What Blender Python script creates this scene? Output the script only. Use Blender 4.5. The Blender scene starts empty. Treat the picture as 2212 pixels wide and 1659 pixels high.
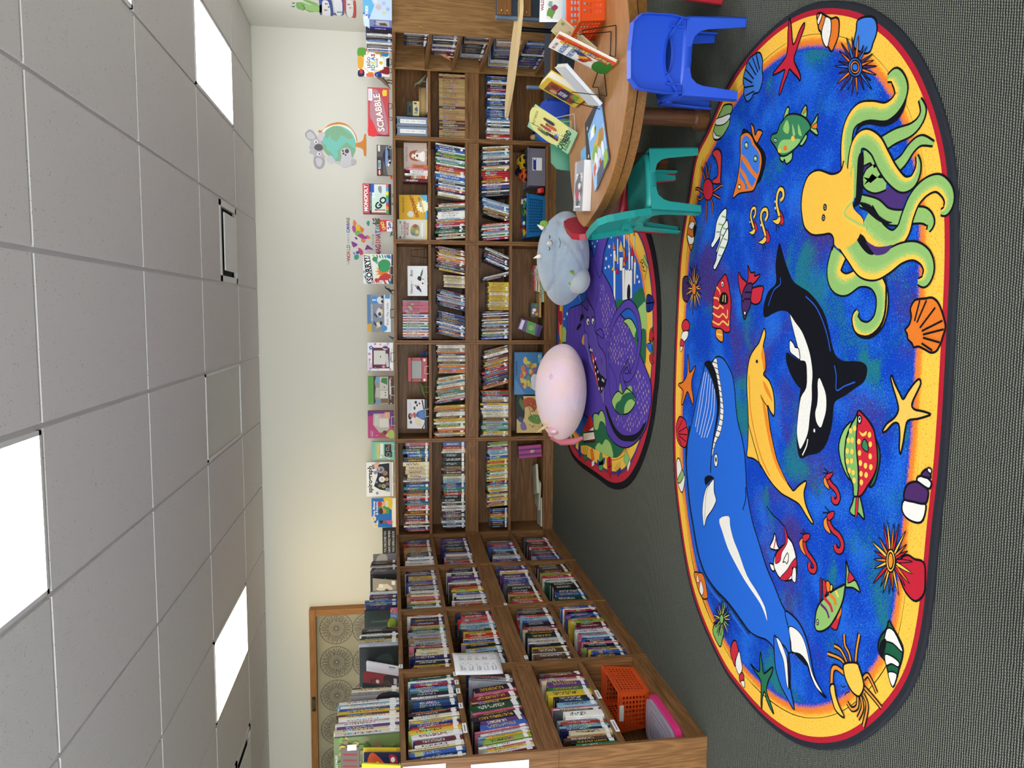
import bpy, bmesh, math, random
from mathutils import Vector, Matrix
from mathutils.geometry import tessellate_polygon
SC=bpy.context.scene; COL=SC.collection
PI=math.pi
# ---------------------------------------------------------------- camera, world, light, exposure
F_PX,PITCH,YAW,ROLL,CAM_H=1638.2,-0.1565,0.0944,-0.0092,1.5201
_fw=Vector((-math.sin(YAW)*math.cos(PITCH),math.cos(YAW)*math.cos(PITCH),math.sin(PITCH)))
_rt=Vector((math.cos(YAW),math.sin(YAW),0)); _up=_rt.cross(_fw)
_r2=_rt*math.cos(ROLL)+_up*math.sin(ROLL); _u2=_up*math.cos(ROLL)-_rt*math.sin(ROLL)
cam=bpy.data.cameras.new('camera'); camo=bpy.data.objects.new('camera',cam); COL.objects.link(camo)
cam.sensor_fit='HORIZONTAL'; cam.sensor_width=36; cam.lens=36*F_PX/2212; cam.clip_start=.05; cam.clip_end=60
# the phone was held on its side: the picture's right is the room's down
M=Matrix((-_u2,_r2,-_fw)).transposed().to_4x4(); M.translation=Vector((0,0,CAM_H)); camo.matrix_world=M
SC.camera=camo
W=bpy.data.worlds.new('world'); SC.world=W; W.use_nodes=True
W.node_tree.nodes['Background'].inputs[0].default_value=(.75,.82,1,1); W.node_tree.nodes['Background'].inputs[1].default_value=.6
SC.view_settings.view_transform='Standard'; SC.view_settings.look='None'; SC.view_settings.gamma=1; SC.view_settings.use_curve_mapping=False
SC.view_settings.exposure=EXPOSURE=0.52
LAMP=9.0      # radiance of the lit ceiling panels
def area(name,loc,rot,sx,sy,power,col):
    l=bpy.data.lights.new(name,'AREA'); l.shape='RECTANGLE'; l.size=sx; l.size_y=sy; l.energy=power; l.color=col
    o=bpy.data.objects.new(name,l); COL.objects.link(o); o.location=loc; o.rotation_euler=rot; return o
area('window_daylight',(-5.9,-1.5,1.8),(0,-PI/2,0),1.6,2.8,130,(.86,.93,1))      # windows of the unseen left side
area('window_daylight',(-1.2,-2.9,1.7),(PI/2,0,0),4.5,1.5,190,(.9,.95,1))       # windows behind the photographer
# ---------------------------------------------------------------- materials
def lin(c): return c/12.92 if c<=.04045 else ((c+.055)/1.055)**2.4
def hx(h,a=1): return (lin(int(h[0:2],16)/255),lin(int(h[2:4],16)/255),lin(int(h[4:6],16)/255),a)
MATS={}
class NT:
    def __init__(s,m): s.t=m.node_tree; s.b=s.t.nodes['Principled BSDF']
    def n(s,typ,**k):
        x=s.t.nodes.new('ShaderNode'+typ)
        for a,b in k.items():
            if a in x.inputs: s.set(x,a,b)
            else: setattr(x,a,b)
        return x
    def set(s,x,a,b):
        i=x.inputs[a]
        if hasattr(b,'is_linked'): s.t.links.new(b,i)
        else: i.default_value=b
    def math(s,op,a,b=0,c=0,clamp=False):
        x=s.t.nodes.new('ShaderNodeMath'); x.operation=op; x.use_clamp=clamp
        for i,v in enumerate((a,b,c)):
            if hasattr(v,'is_linked'): s.t.links.new(v,x.inputs[i])
            else: x.inputs[i].default_value=v
        return x.outputs[0]
    def mix(s,f,a,b):
        x=s.t.nodes.new('ShaderNodeMix'); x.data_type='RGBA'
        for i,v in ((0,f),(6,a),(7,b)):
            if hasattr(v,'is_linked'): s.t.links.new(v,x.inputs[i])
            else: x.inputs[i].default_value=v
        return x.outputs[2]
    def ramp(s,f,stops):
        x=s.t.nodes.new('ShaderNodeValToRGB'); s.t.links.new(f,x.inputs[0])
        e=x.color_ramp.elements
        while len(e)<len(stops): e.new(.5)
        for i,(p,c) in enumerate(stops): e[i].position=p; e[i].color=c
        return x.outputs[0]
    def bump(s,h,st=.3,d=.002):
        x=s.n('Bump'); x.inputs['Strength'].default_value=st; x.inputs['Distance'].default_value=d
        s.t.links.new(h,x.inputs['Height']); s.t.links.new(x.outputs[0],s.b.inputs['Normal'])
    def obj(s,scale=(1,1,1)):
        t=s.n('TexCoord'); m=s.n('Mapping'); m.inputs['Scale'].default_value=scale
        s.t.links.new(t.outputs['Object'],m.inputs[0]); return m.outputs[0]
    def world(s,scale=(1,1,1)):
        g=s.n('NewGeometry'); m=s.n('Mapping'); m.inputs['Scale'].default_value=scale
        s.t.links.new(g.outputs['Position'],m.inputs[0]); return m.outputs[0]
    def noise(s,vec,scale,detail=3,rough=.5,dist=0):
        x=s.n('TexNoise'); s.t.links.new(vec,x.inputs['Vector']); x.inputs['Scale'].default_value=scale
        x.inputs['Detail'].default_value=detail; x.inputs['Roughness'].default_value=rough; x.inputs['Distortion'].default_value=dist
        return x.outputs[0]
    def base(s,c): s.t.links.new(c,s.b.inputs['Base Color'])
def mat(name,col='808080',rough=.5,metal=0,spec=.4,alpha=1,trans=0,emit=0,coat=0):
    if name in MATS: return MATS[name]
    m=bpy.data.materials.new(name); m.use_nodes=True; b=m.node_tree.nodes['Principled BSDF']
    b.inputs['Base Color'].default_value=hx(col); b.inputs['Roughness'].default_value=rough; b.inputs['Metallic'].default_value=metal
    b.inputs['Specular IOR Level'].default_value=spec; b.inputs['Alpha'].default_value=alpha
    b.inputs['Transmission Weight'].default_value=trans; b.inputs['Coat Weight'].default_value=coat
    if emit: b.inputs['Emission Color'].default_value=hx(col); b.inputs['Emission Strength'].default_value=emit
    MATS[name]=m; return m
def ink(h): return mat('ink_'+h,h,.45,spec=.3)
def plastic(h,rough=.35): return mat('plastic_%s_%d'%(h,rough*100),h,rough,spec=.45)
def wood(axis,base='9a6e44',dark='5f3f1f',tag=''):
    """oak veneer, grain running along the axis"""
    name='oak_%s%s'%('xyz'[axis],tag)
    if name in MATS: return MATS[name]
    m=mat(name,base,.45,spec=.3); t=NT(m)
    sc=[9,9,9]; sc[axis]=.7
    v=t.world(tuple(sc))
    n1=t.noise(v,1.3,3,.55,1.2); w=t.math('SINE',t.math('MULTIPLY',n1,42)); w=t.math('MULTIPLY_ADD',w,.5,.5)
    sc2=[160,160,160]; sc2[axis]=5
    n2=t.noise(t.world(tuple(sc2)),1,2,.6)
    f=t.math('ADD',t.math('MULTIPLY',t.math('POWER',w,2.5),.2),t.math('MULTIPLY',n2,.75),clamp=True)
    t.base(t.ramp(f,[(.2,hx(dark)),(.75,hx(base)),(1,hx(base))])); t.bump(n2,.1,.001)
    return m
WX,WY,WZ=wood(0),wood(1),wood(2)
# ---------------------------------------------------------------- mesh helpers
def smooth(pts,closed=True,k=4):
    n=len(pts); out=[]
    if n<3: return [tuple(p) for p in pts]
    rng=range(n) if closed else range(n-1)
    for i in rng:
        g=lambda j: Vector(pts[j%n]) if closed else Vector(pts[max(0,min(n-1,j))])
        a,b,c,d=g(i-1),g(i),g(i+1),g(i+2)
        for s in range(k):
            t=s/k
            out.append(tuple(.5*((2*b)+(c-a)*t+(2*a-5*b+4*c-d)*t*t+(3*b-a-3*c+d)*t**3)))
    if not closed: out.append(tuple(pts[-1]))
    return out
class MB:
    def __init__(s): s.v=[];s.f=[];s.m=[];s.a={}
    def add(s,vs,fs,m=0):
        o=len(s.v); s.v+=[tuple(v) for v in vs]; s.f+=[tuple(o+i for i in f) for f in fs]; s.m+=[m]*len(fs); return s
    def box(s,x0,x1,y0,y1,z0,z1,m=0,mx=None):
        vs=[Vector((x,y,z)) for z in (z0,z1) for y in (y0,y1) for x in (x0,x1)]
        if mx: vs=[mx@v for v in vs]
        return s.add(vs,[(0,2,3,1),(4,5,7,6),(0,1,5,4),(2,6,7,3),(0,4,6,2),(1,3,7,5)],m)
    def prism(s,pts,h0,h1,m=0,ax=(0,1,2)):
        """extrude a 2D polygon along the third of the axes"""
        n=len(pts); vs=[]
        for h in (h0,h1):
            for p in pts:
                q=[0,0,0]; q[ax[0]],q[ax[1]],q[ax[2]]=p[0],p[1],h; vs.append(q)
        tri=tessellate_polygon([[Vector((p[0],p[1],0)) for p in pts]])
        fs=[tuple(t) for t in tri]+[tuple(n+i for i in reversed(t)) for t in tri]
        fs+=[(i,(i+1)%n,n+(i+1)%n,n+i) for i in range(n)]
        return s.add(vs,fs,m)
    def tube(s,pts,r,n=8,m=0,closed=False,cap=True):
        pts=[Vector(p) for p in pts]; N=len(pts); rs=r if isinstance(r,(list,tuple)) else [r]*N
        vs=[];fs=[]; up=None
        for i,p in enumerate(pts):
            if closed: d=pts[(i+1)%N]-pts[i-1]
            else: d=pts[min(i+1,N-1)]-pts[max(i-1,0)]
            d.normalize()
            if up is None: up=Vector((0,0,1)) if abs(d.z)<.9 else Vector((1,0,0))
            a=d.cross(up); a.normalize(); b=a.cross(d); up=b
            for k in range(n):
                t=2*PI*k/n; vs.append(p+(a*math.cos(t)+b*math.sin(t))*rs[i])
        for i in range(N if closed else N-1):
            j=(i+1)%N
            for k in range(n): fs.append((i*n+k,i*n+(k+1)%n,j*n+(k+1)%n,j*n+k))
        if not closed and cap: fs+= [tuple(reversed(range(n))),tuple((N-1)*n+k for k in range(n))]
        return s.add(vs,fs,m)
    def lathe(s,prof,n=24,m=0,c=(0,0)):
        vs=[(c[0]+r*math.cos(2*PI*k/n),c[1]+r*math.sin(2*PI*k/n),z) for r,z in prof for k in range(n)]
        fs=[(i*n+k,i*n+(k+1)%n,(i+1)*n+(k+1)%n,(i+1)*n+k) for i in range(len(prof)-1) for k in range(n)]
        fs+=[tuple(reversed(range(n))),tuple((len(prof)-1)*n+k for k in range(n))]
        return s.add(vs,fs,m)
    def ell(s,c,r,m=0,nu=16,nv=10,mx=None):
        vs=[];fs=[]
        for j in range(nv+1):
            b=PI*j/nv
            for i in range(nu):
                a=2*PI*i/nu; v=Vector((math.cos(a)*math.sin(b)*r[0],math.sin(a)*math.sin(b)*r[1],math.cos(b)*r[2]))
                if mx: v=mx@v
                vs.append(v+Vector(c))
        for j in range(nv):
            for i in range(nu): fs.append((j*nu+i,(j+1)*nu+i,(j+1)*nu+(i+1)%nu,j*nu+(i+1)%nu))
        return s.add(vs,fs,m)
    def mesh(s,name,mats,sm=False):
        me=bpy.data.meshes.new(name); me.from_pydata(s.v,[],s.f)
        for m in (mats if isinstance(mats,(list,tuple)) else [mats]): me.materials.append(m)
        me.polygons.foreach_set('material_index',s.m)
        if sm: me.polygons.foreach_set('use_smooth',[True]*len(s.f))
        for k,vals in s.a.items():
            at=me.attributes.new(k,'FLOAT','POINT'); at.data.foreach_set('value',vals)
        me.update(); return me
    def obj(s,name,mats,parent=None,loc=(0,0,0),rot=(0,0,0),sm=False,bev=0,seg=2,fix=True,subd=0):
        me=s.mesh(name,mats,sm)
        if fix:
            b=bmesh.new(); b.from_mesh(me); bmesh.ops.recalc_face_normals(b,faces=b.faces); b.to_mesh(me); b.free()
        return link(name,me,parent,loc,rot,bev,seg,subd)
def link(name,me,parent=None,loc=(0,0,0),rot=(0,0,0),bev=0,seg=2,subd=0):
    o=bpy.data.objects.new(name,me); COL.objects.link(o); o.location=loc; o.rotation_euler=rot
    if parent: o.parent=parent
    if bev:
        md=o.modifiers.new('bevel','BEVEL'); md.width=bev; md.segments=seg; md.limit_method='ANGLE'; md.angle_limit=.7; md.harden_normals=False
    if subd:
        md=o.modifiers.new('subdivision','SUBSURF'); md.levels=subd; md.render_levels=subd
    return o
def tag(o,label=None,cat=None,group=None,kind=None):
    if label: o['label']=label
    if cat: o['category']=cat
    if group: o['group']=group
    if kind: o['kind']=kind
    return o
def thing(name,label,cat,loc=(0,0,0),rot=0,group=None):
    o=bpy.data.objects.new(name,None); COL.objects.link(o); o.location=loc
    o.rotation_euler=rot if isinstance(rot,tuple) else (0,0,rot); o.empty_display_size=.05
    return tag(o,label,cat,group)
def copy_tree(o,parent=None):
    c=o.copy(); COL.objects.link(c)
    if parent: c.parent=parent
    for ch in list(o.children): copy_tree(ch,c)
    return c
# lettering: the outlines of a text as triangles around the origin
_TX={}
def text_tris(txt,bold=0,shear=0,res=2):
    k=(txt,bold,shear)
    if k in _TX: return _TX[k]
    cu=bpy.data.curves.new('lettering','FONT'); cu.body=txt; cu.align_x='CENTER'; cu.align_y='CENTER'; cu.resolution_u=res
    cu.offset=bold; cu.shear=shear; cu.space_line=.9
    o=bpy.data.objects.new('lettering',cu); me=o.to_mesh()
    vs=[(v.co.x,v.co.y) for v in me.vertices]; fs=[tuple(p.vertices) for p in me.polygons]
    o.to_mesh_clear(); bpy.data.objects.remove(o); bpy.data.curves.remove(cu)
    _TX[k]=(vs,fs); return vs,fs
class Print:
    """flat ink on a plane: M maps (u,v,height) to the parent's space; every later mark lies a hair above the earlier"""
    def __init__(s,M,eps=.00022): s.M=M; s.mb=MB(); s.cols=[]; s.z=0; s.eps=eps
    def slot(s,c):
        if c not in s.cols: s.cols.append(c)
        return s.cols.index(c)
    def put(s,vs,fs,c):
        s.z+=s.eps; s.mb.add([s.M@Vector((a,b,s.z)) for a,b in vs],fs,s.slot(c))
    def poly(s,pts,c,sm=False,k=4):
        if sm: pts=smooth([(*p,0) for p in pts],True,k)
        t=tessellate_polygon([[Vector((p[0],p[1],0)) for p in pts]])
        s.put([(p[0],p[1]) for p in pts],[tuple(x) for x in t],c)
    def rect(s,x0,y0,x1,y1,c): s.put([(x0,y0),(x1,y0),(x1,y1),(x0,y1)],[(0,1,2,3)],c)
    def disc(s,x,y,r,c,ry=None,n=20):
        ry=ry or r; s.put([(x+r*math.cos(2*PI*i/n),y+ry*math.sin(2*PI*i/n)) for i in range(n)],[tuple(range(n))],c)
    def ring(s,x,y,r,w,c,n=24):
        s.put([(x+q*math.cos(2*PI*i/n),y+q*math.sin(2*PI*i/n)) for q in (r,r-w) for i in range(n)],[(i,(i+1)%n,n+(i+1)%n,n+i) for i in range(n)],c)
    def line(s,pts,w,c,closed=False):
        v,f=ribbon(pts,w,closed); s.put(v,f,c)
    def text(s,t,x,y,size,c,rot=0,bold=0,shear=0,sx=1):
        vs,fs=text_tris(t,bold,shear); ca,sa=math.cos(rot),math.sin(rot)
        s.put([(x+size*(a*sx*ca-b*sa),y+size*(a*sx*sa+b*ca)) for a,b in vs],fs,c)
    def star(s,x,y,r,c,n=8,r2=.5,rot=0):
        s.put([(x+r*(1 if i%2==0 else r2)*math.cos(rot+PI*i/n),y+r*(1 if i%2==0 else r2)*math.sin(rot+PI*i/n)) for i in range(2*n)],[tuple(range(2*n))],c)
    def obj(s,name,parent,mf=None): return s.mb.obj(name,[(mf or ink)(c) for c in s.cols],parent,fix=False)
def ribbon(pts,w,closed=False,side=0):
    """flat strip along a polyline; side=1/-1 puts all the width on one side"""
    P=[Vector((p[0],p[1])) for p in pts]; n=len(P); L=[];R=[]
    ws=w if isinstance(w,(list,tuple)) else [w]*n
    for i in range(n):
        d=(P[(i+1)%n]-P[i-1]) if closed else (P[min(i+1,n-1)]-P[max(i-1,0)])
        if d.length<1e-9: d=Vector((1,0))
        d.normalize(); nn=Vector((-d.y,d.x)); h=ws[i]/2
        if side==0: L.append(P[i]+nn*h); R.append(P[i]-nn*h)
        else: L.append(P[i]+nn*ws[i]*side); R.append(P[i])
    vs=[tuple(p) for p in L]+[tuple(p) for p in R]
    fs=[(i,(i+1)%n,n+(i+1)%n,n+i) for i in range(n if closed else n-1)]
    fs=[tuple(reversed(f)) for f in fs] if side>=0 else fs
    return vs,fs
FRONT=Matrix(((1,0,0,0),(0,0,-1,0),(0,1,0,0),(0,0,0,1)))       # (u,v,h) -> (x=u, z=v, y=-h): a face looking towards -Y
def front(x=0,y=0,z=0): return Matrix.Translation((x,y,z))@FRONT
# ---------------------------------------------------------------- the room
XR,XL_,YB,YF,ZC=2.63,-6.0,7.568,-3.0,2.781
def wallmat():
    m=mat('painted_plaster','dedccf',.75,spec=.2); t=NT(m); n=t.noise(t.world(),220,2,.6); t.bump(n,.25,.0015); return m
WALL=wallmat()
def struct(name,mb,m,parent=None,**k):
    o=mb.obj(name,m,parent,**k)
    if not parent: tag(o,kind='structure')
    return o
wb=struct('wall_back',MB().box(XL_-.1,XR+.1,YB,YB+.1,0,ZC+.15),WALL)
wr=struct('wall_right',MB().box(XR,XR+.1,YF,YB,0,ZC+.15),WALL)
wl=struct('wall_left',MB().box(XL_-.1,XL_,YF,YB,0,ZC+.15),WALL)
wf=struct('wall_front',MB().box(XL_-.1,XR+.1,YF-.1,YF,0,ZC+.15),WALL)
struct('baseboard_back',MB().box(XL_,XR,YB-.012,YB,0,.1),mat('vinyl_base','3a3a38',.5))
struct('baseboard_right',MB().box(XR-.012,XR,YF,YB-.012,0,.1),mat('vinyl_base'))
# floor: grey-green loop carpet
def carpet():
    m=mat('loop_carpet','4c5048',.95,spec=.05); t=NT(m); v=t.world()
    sep=t.n('SeparateXYZ'); t.t.links.new(v,sep.inputs[0]); x,y=sep.outputs[0],sep.outputs[1]
    wob=t.noise(v,38,2); wob2=t.noise(v,6,1)
    yy=t.math('MULTIPLY_ADD',wob,.006,y)
    row=t.math('MULTIPLY_ADD',t.math('SINE',t.math('MULTIPLY',yy,2*PI/.0088)),.5,.5)
    off=t.math('MULTIPLY',t.math('FLOOR',t.math('DIVIDE',yy,.0088)),.0037)
    xx=t.math('ADD',t.math('ADD',x,off),t.math('MULTIPLY',wob,.009))
    lp=t.math('MULTIPLY_ADD',t.math('SINE',t.math('MULTIPLY',xx,2*PI/.0072)),.5,.5)
    loop=t.math('MULTIPLY',t.math('POWER',row,.8),t.math('MULTIPLY_ADD',lp,.6,.4))
    fine=t.noise(v,300,2)
    h=t.math('ADD',loop,t.math('MULTIPLY',fine,.45))
    t.base(t.ramp(h,[(.1,hx('0c0e0d')),(.5,hx('343734')),(1,hx('85887c'))])); t.bump(loop,.7,.004); return m
fl=struct('floor',MB().box(XL_-.1,XR+.1,YF-.1,YB+.1,-.08,0),carpet())
# ceiling: lay-in tiles whose faces hang a little below the grid
def tilemat():
    m=mat('mineral_tile','b8b5b3',.9,spec=.1); t=NT(m); v=t.world()
    vo=t.n('TexVoronoi'); t.t.links.new(v,vo.inputs['Vector']); vo.inputs['Scale'].default_value=75
    n=t.noise(v,30,3); n2=t.noise(v,260,2)
    pit=t.math('LESS_THAN',vo.outputs['Distance'],t.math('MULTIPLY_ADD',n,.75,-.27))
    t.base(t.mix(t.math('MULTIPLY',pit,.6),t.ramp(n2,[(.2,hx('d6d3d0')),(.8,hx('e4e1de'))]),hx('7c7875')))
    t.bump(t.math('SUBTRACT',t.math('MULTIPLY',n2,.4),pit),.5,.003); return m
TILE=tilemat(); RAIL=mat('grid_rail_white','e0dfdd',.45); 
cl=struct('ceiling',MB().box(XL_-.1,XR+.1,YF-.1,YB+.1,ZC+.05,ZC+.15),mat('plenum_white','d0ceca',.8))
GX,SX=2.1166,.6338
YROWS=[YB,6.642,5.4166,4.1912,2.9658,1.7404,.515,-.7104,-1.9358,YF]
xs=[XR]+[GX-i*SX for i in range(13)]+[XL_]
for x in xs[1:-1]: MB().box(x-.012,x+.012,YF,YB,ZC+.010,ZC+.016).obj('grid_rail',RAIL,cl)
for y in YROWS[1:-1]: MB().box(XL_,XR,y-.012,y+.012,ZC+.011,ZC+.017).obj('grid_rail',RAIL,cl)
LIT={(0,1):'white',(0,3):'white',(7,1):'warm',(4,4):'white',(1,7):'white',(8,6):'white',(4,7):'white',(10,3):'white'}   # (column from x=GX, row) -> lamp
OFF={(4,1)}
VENTS={(2,1),(9,1)}
tile_mesh={}
def tile(x0,x1,y0,y1):
    g=.011; w,d=x1-x0-2*g,y1-y0-2*g; k=(round(w,3),round(d,3))
    if k not in tile_mesh:
        tile_mesh[k]=MB().box(-w/2,w/2,-d/2,d/2,0,.016).mesh('tile',TILE)
    return link('tile',tile_mesh[k],cl,((x0+x1)/2,(y0+y1)/2,ZC))
DIFF_OFF=mat('diffuser_unlit','b9b9b4',.35)
def emissive(name,col,s):
    m=mat(name,col,.4,emit=s); return m
E_W=emissive('diffuser_lit','f4f8ff',LAMP); E_Y=emissive('diffuser_warm','ffe3a4',LAMP*.9)
def ceiling_light(x0,x1,y0,y1,kind):
    t=thing('ceiling_light',{'white':'lit flat white ceiling panel','warm':'lit warm-tinted ceiling panel','off':'unlit grey diffuser panel in the ceiling'}[kind],'ceiling light',((x0+x1)/2,(y0+y1)/2,ZC))
    w,d=(x1-x0)/2-.012,(y1-y0)/2-.012; f=MB()
    for a in ((-w,-w+.018,-d,d),(w-.018,w,-d,d),(-w,w,-d,-d+.018),(-w,w,d-.018,d)): f.box(*a,-.002,.02)
    f.obj('frame',RAIL,t)
    MB().box(-w+.018,w-.018,-d+.018,d-.018,.004,.012).obj('diffuser',{'white':E_W,'warm':E_Y,'off':DIFF_OFF}[kind],t)
    return t
def air_vent(x0,x1,y0,y1,label):
    t=thing('ceiling_vent',label,'vent',((x0+x1)/2,(y0+y1)/2,ZC)); w,d=(x1-x0)/2-.012,(y1-y0)/2-.012
    f=MB()
    for a in ((-w,-w+.045,-d,d),(w-.045,w,-d,d),(-w,w,-d,-d+.045),(-w,w,d-.045,d)): f.box(*a,-.002,.02)
    f.obj('frame',RAIL,t); MB().box(-w+.02,w-.02,-d+.02,d-.02,.03,.04).obj('duct_mouth',mat('duct_dark','14110f',.8),t)
    MB().box(-w+.085,w-.085,-d+.085,d-.085,-.016,-.006).obj('plaque',RAIL,t,bev=.004)
    for s in (-1,1): MB().box(s*.1-.01,s*.1+.01,-.01,.01,-.006,.03).obj('bracket',RAIL,t)
LL={(0,1):'lit white ceiling panel nearest the frog decal corner',(7,1):'lit warm-tinted ceiling panel above the display case wall',(4,4):'lit bluish-white ceiling panel nearest the camera'}
for c in range(len(xs)-1):
    for r in range(len(YROWS)-1):
        x1,x0,y1,y0=xs[c],xs[c+1],YROWS[r],YROWS[r+1]; k=(c-1,r)
        if k in LIT:
            o=ceiling_light(x0,x1,y0,y1,LIT[k])
            o['label']=LL.get(k) or 'lit white ceiling panel out of view, %s from the right wall, %s row'%(('first','second','third','fourth','fifth','sixth','seventh','eighth','ninth','tenth','eleventh','twelfth')[c],('','','','third','','','middle','far')[r])
            if k not in LL: o['group']='ceiling panels behind the camera'
        elif k in OFF: ceiling_light(x0,x1,y0,y1,'off')
        elif k in VENTS:
            m=y1-SX; air_vent(x0,x1,m,y1,'square ceiling vent with hanging plaque between two lit panels' if k[0]==2 else 'square ceiling vent beyond the warm ceiling panel'); tile(x0,x1,y0,m)
            MB().box(x0,x1,m-.012,m+.012,ZC+.011,ZC+.017).obj('grid_rail',RAIL,cl)
        else: tile(x0,x1,y0,y1)
# ---------------------------------------------------------------- bookcases (each cabinet unit is a thing)
BW,BH,BD=.914,.7487,.34       # width, height, depth
XL,YD=-2.0758,7.028           # front planes of the side row and of the back row
XB=[-2.1015+i*BW for i in range(6)]
WD={'back':(0,1,2)}
def bookcase(name,label,loc,rot,long_axis,group,shelves=(.423,),h=BH,pale=None):
    """local frame: x along the front, y into the case, z up; origin at the front lower left corner"""
    wl,wz=(WX,WY)[long_axis],WZ
    t=thing(name,label,'bookcase',loc,rot,group); w=BW
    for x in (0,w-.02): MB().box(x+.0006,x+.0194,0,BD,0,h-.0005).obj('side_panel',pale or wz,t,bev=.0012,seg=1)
    MB().box(.02,w-.02,.001,BD-.006,h-.0255,h-.0005).obj('top_panel',wl,t,bev=.001,seg=1)
    MB().box(.02,w-.02,.001,BD-.006,.074,.097).obj('bottom_panel',wl,t,bev=.001,seg=1)
    MB().box(.02,w-.02,.008,.026,0,.074).obj('base_rail',wl,t)
    MB().box(.02,w-.02,BD-.006,BD,0,h-.0255).obj('back_panel',wl,t)
    for z in shelves: MB().box(.0205,w-.0205,.004,BD-.008,z-.0125,z+.0125).obj('shelf',wl,t,bev=.001,seg=1)
    return t
BAYN=['first','second','third','fourth','fifth']
for i in range(5):
    for up in (0,1):
        bookcase('bookcase','brown oak %s bookcase unit, %s bay from the corner, back wall'%(('lower','upper')[up],BAYN[i]),(XB[i],YD,up*BH),0,0,'oak bookcases along the back wall')
YL=[YD-.005-i*BW for i in range(5)]      # dividers of the side row, far to near
for i in range(4):
    for up in (0,1):
        bookcase('bookcase','brown oak %s bookcase unit, %s bay from the corner, side row'%(('lower','upper')[up],BAYN[i]),(XL,YL[i+1],up*BH),PI/2,1,'oak bookcases of the side row')
XR2=2.145
rc=bookcase('disc_bookcase','oak bookcase with disc cases, turned sideways in the right corner',(XR2,YD-.004,0),-PI/2,1,None,(.185+.02,.45,.715,.965,1.2),1.497,wood(2,'a88050','74502a','_lit'))  # side panels get a lighter oak: the lamp light on the end is in the colour
ART={}
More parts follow.
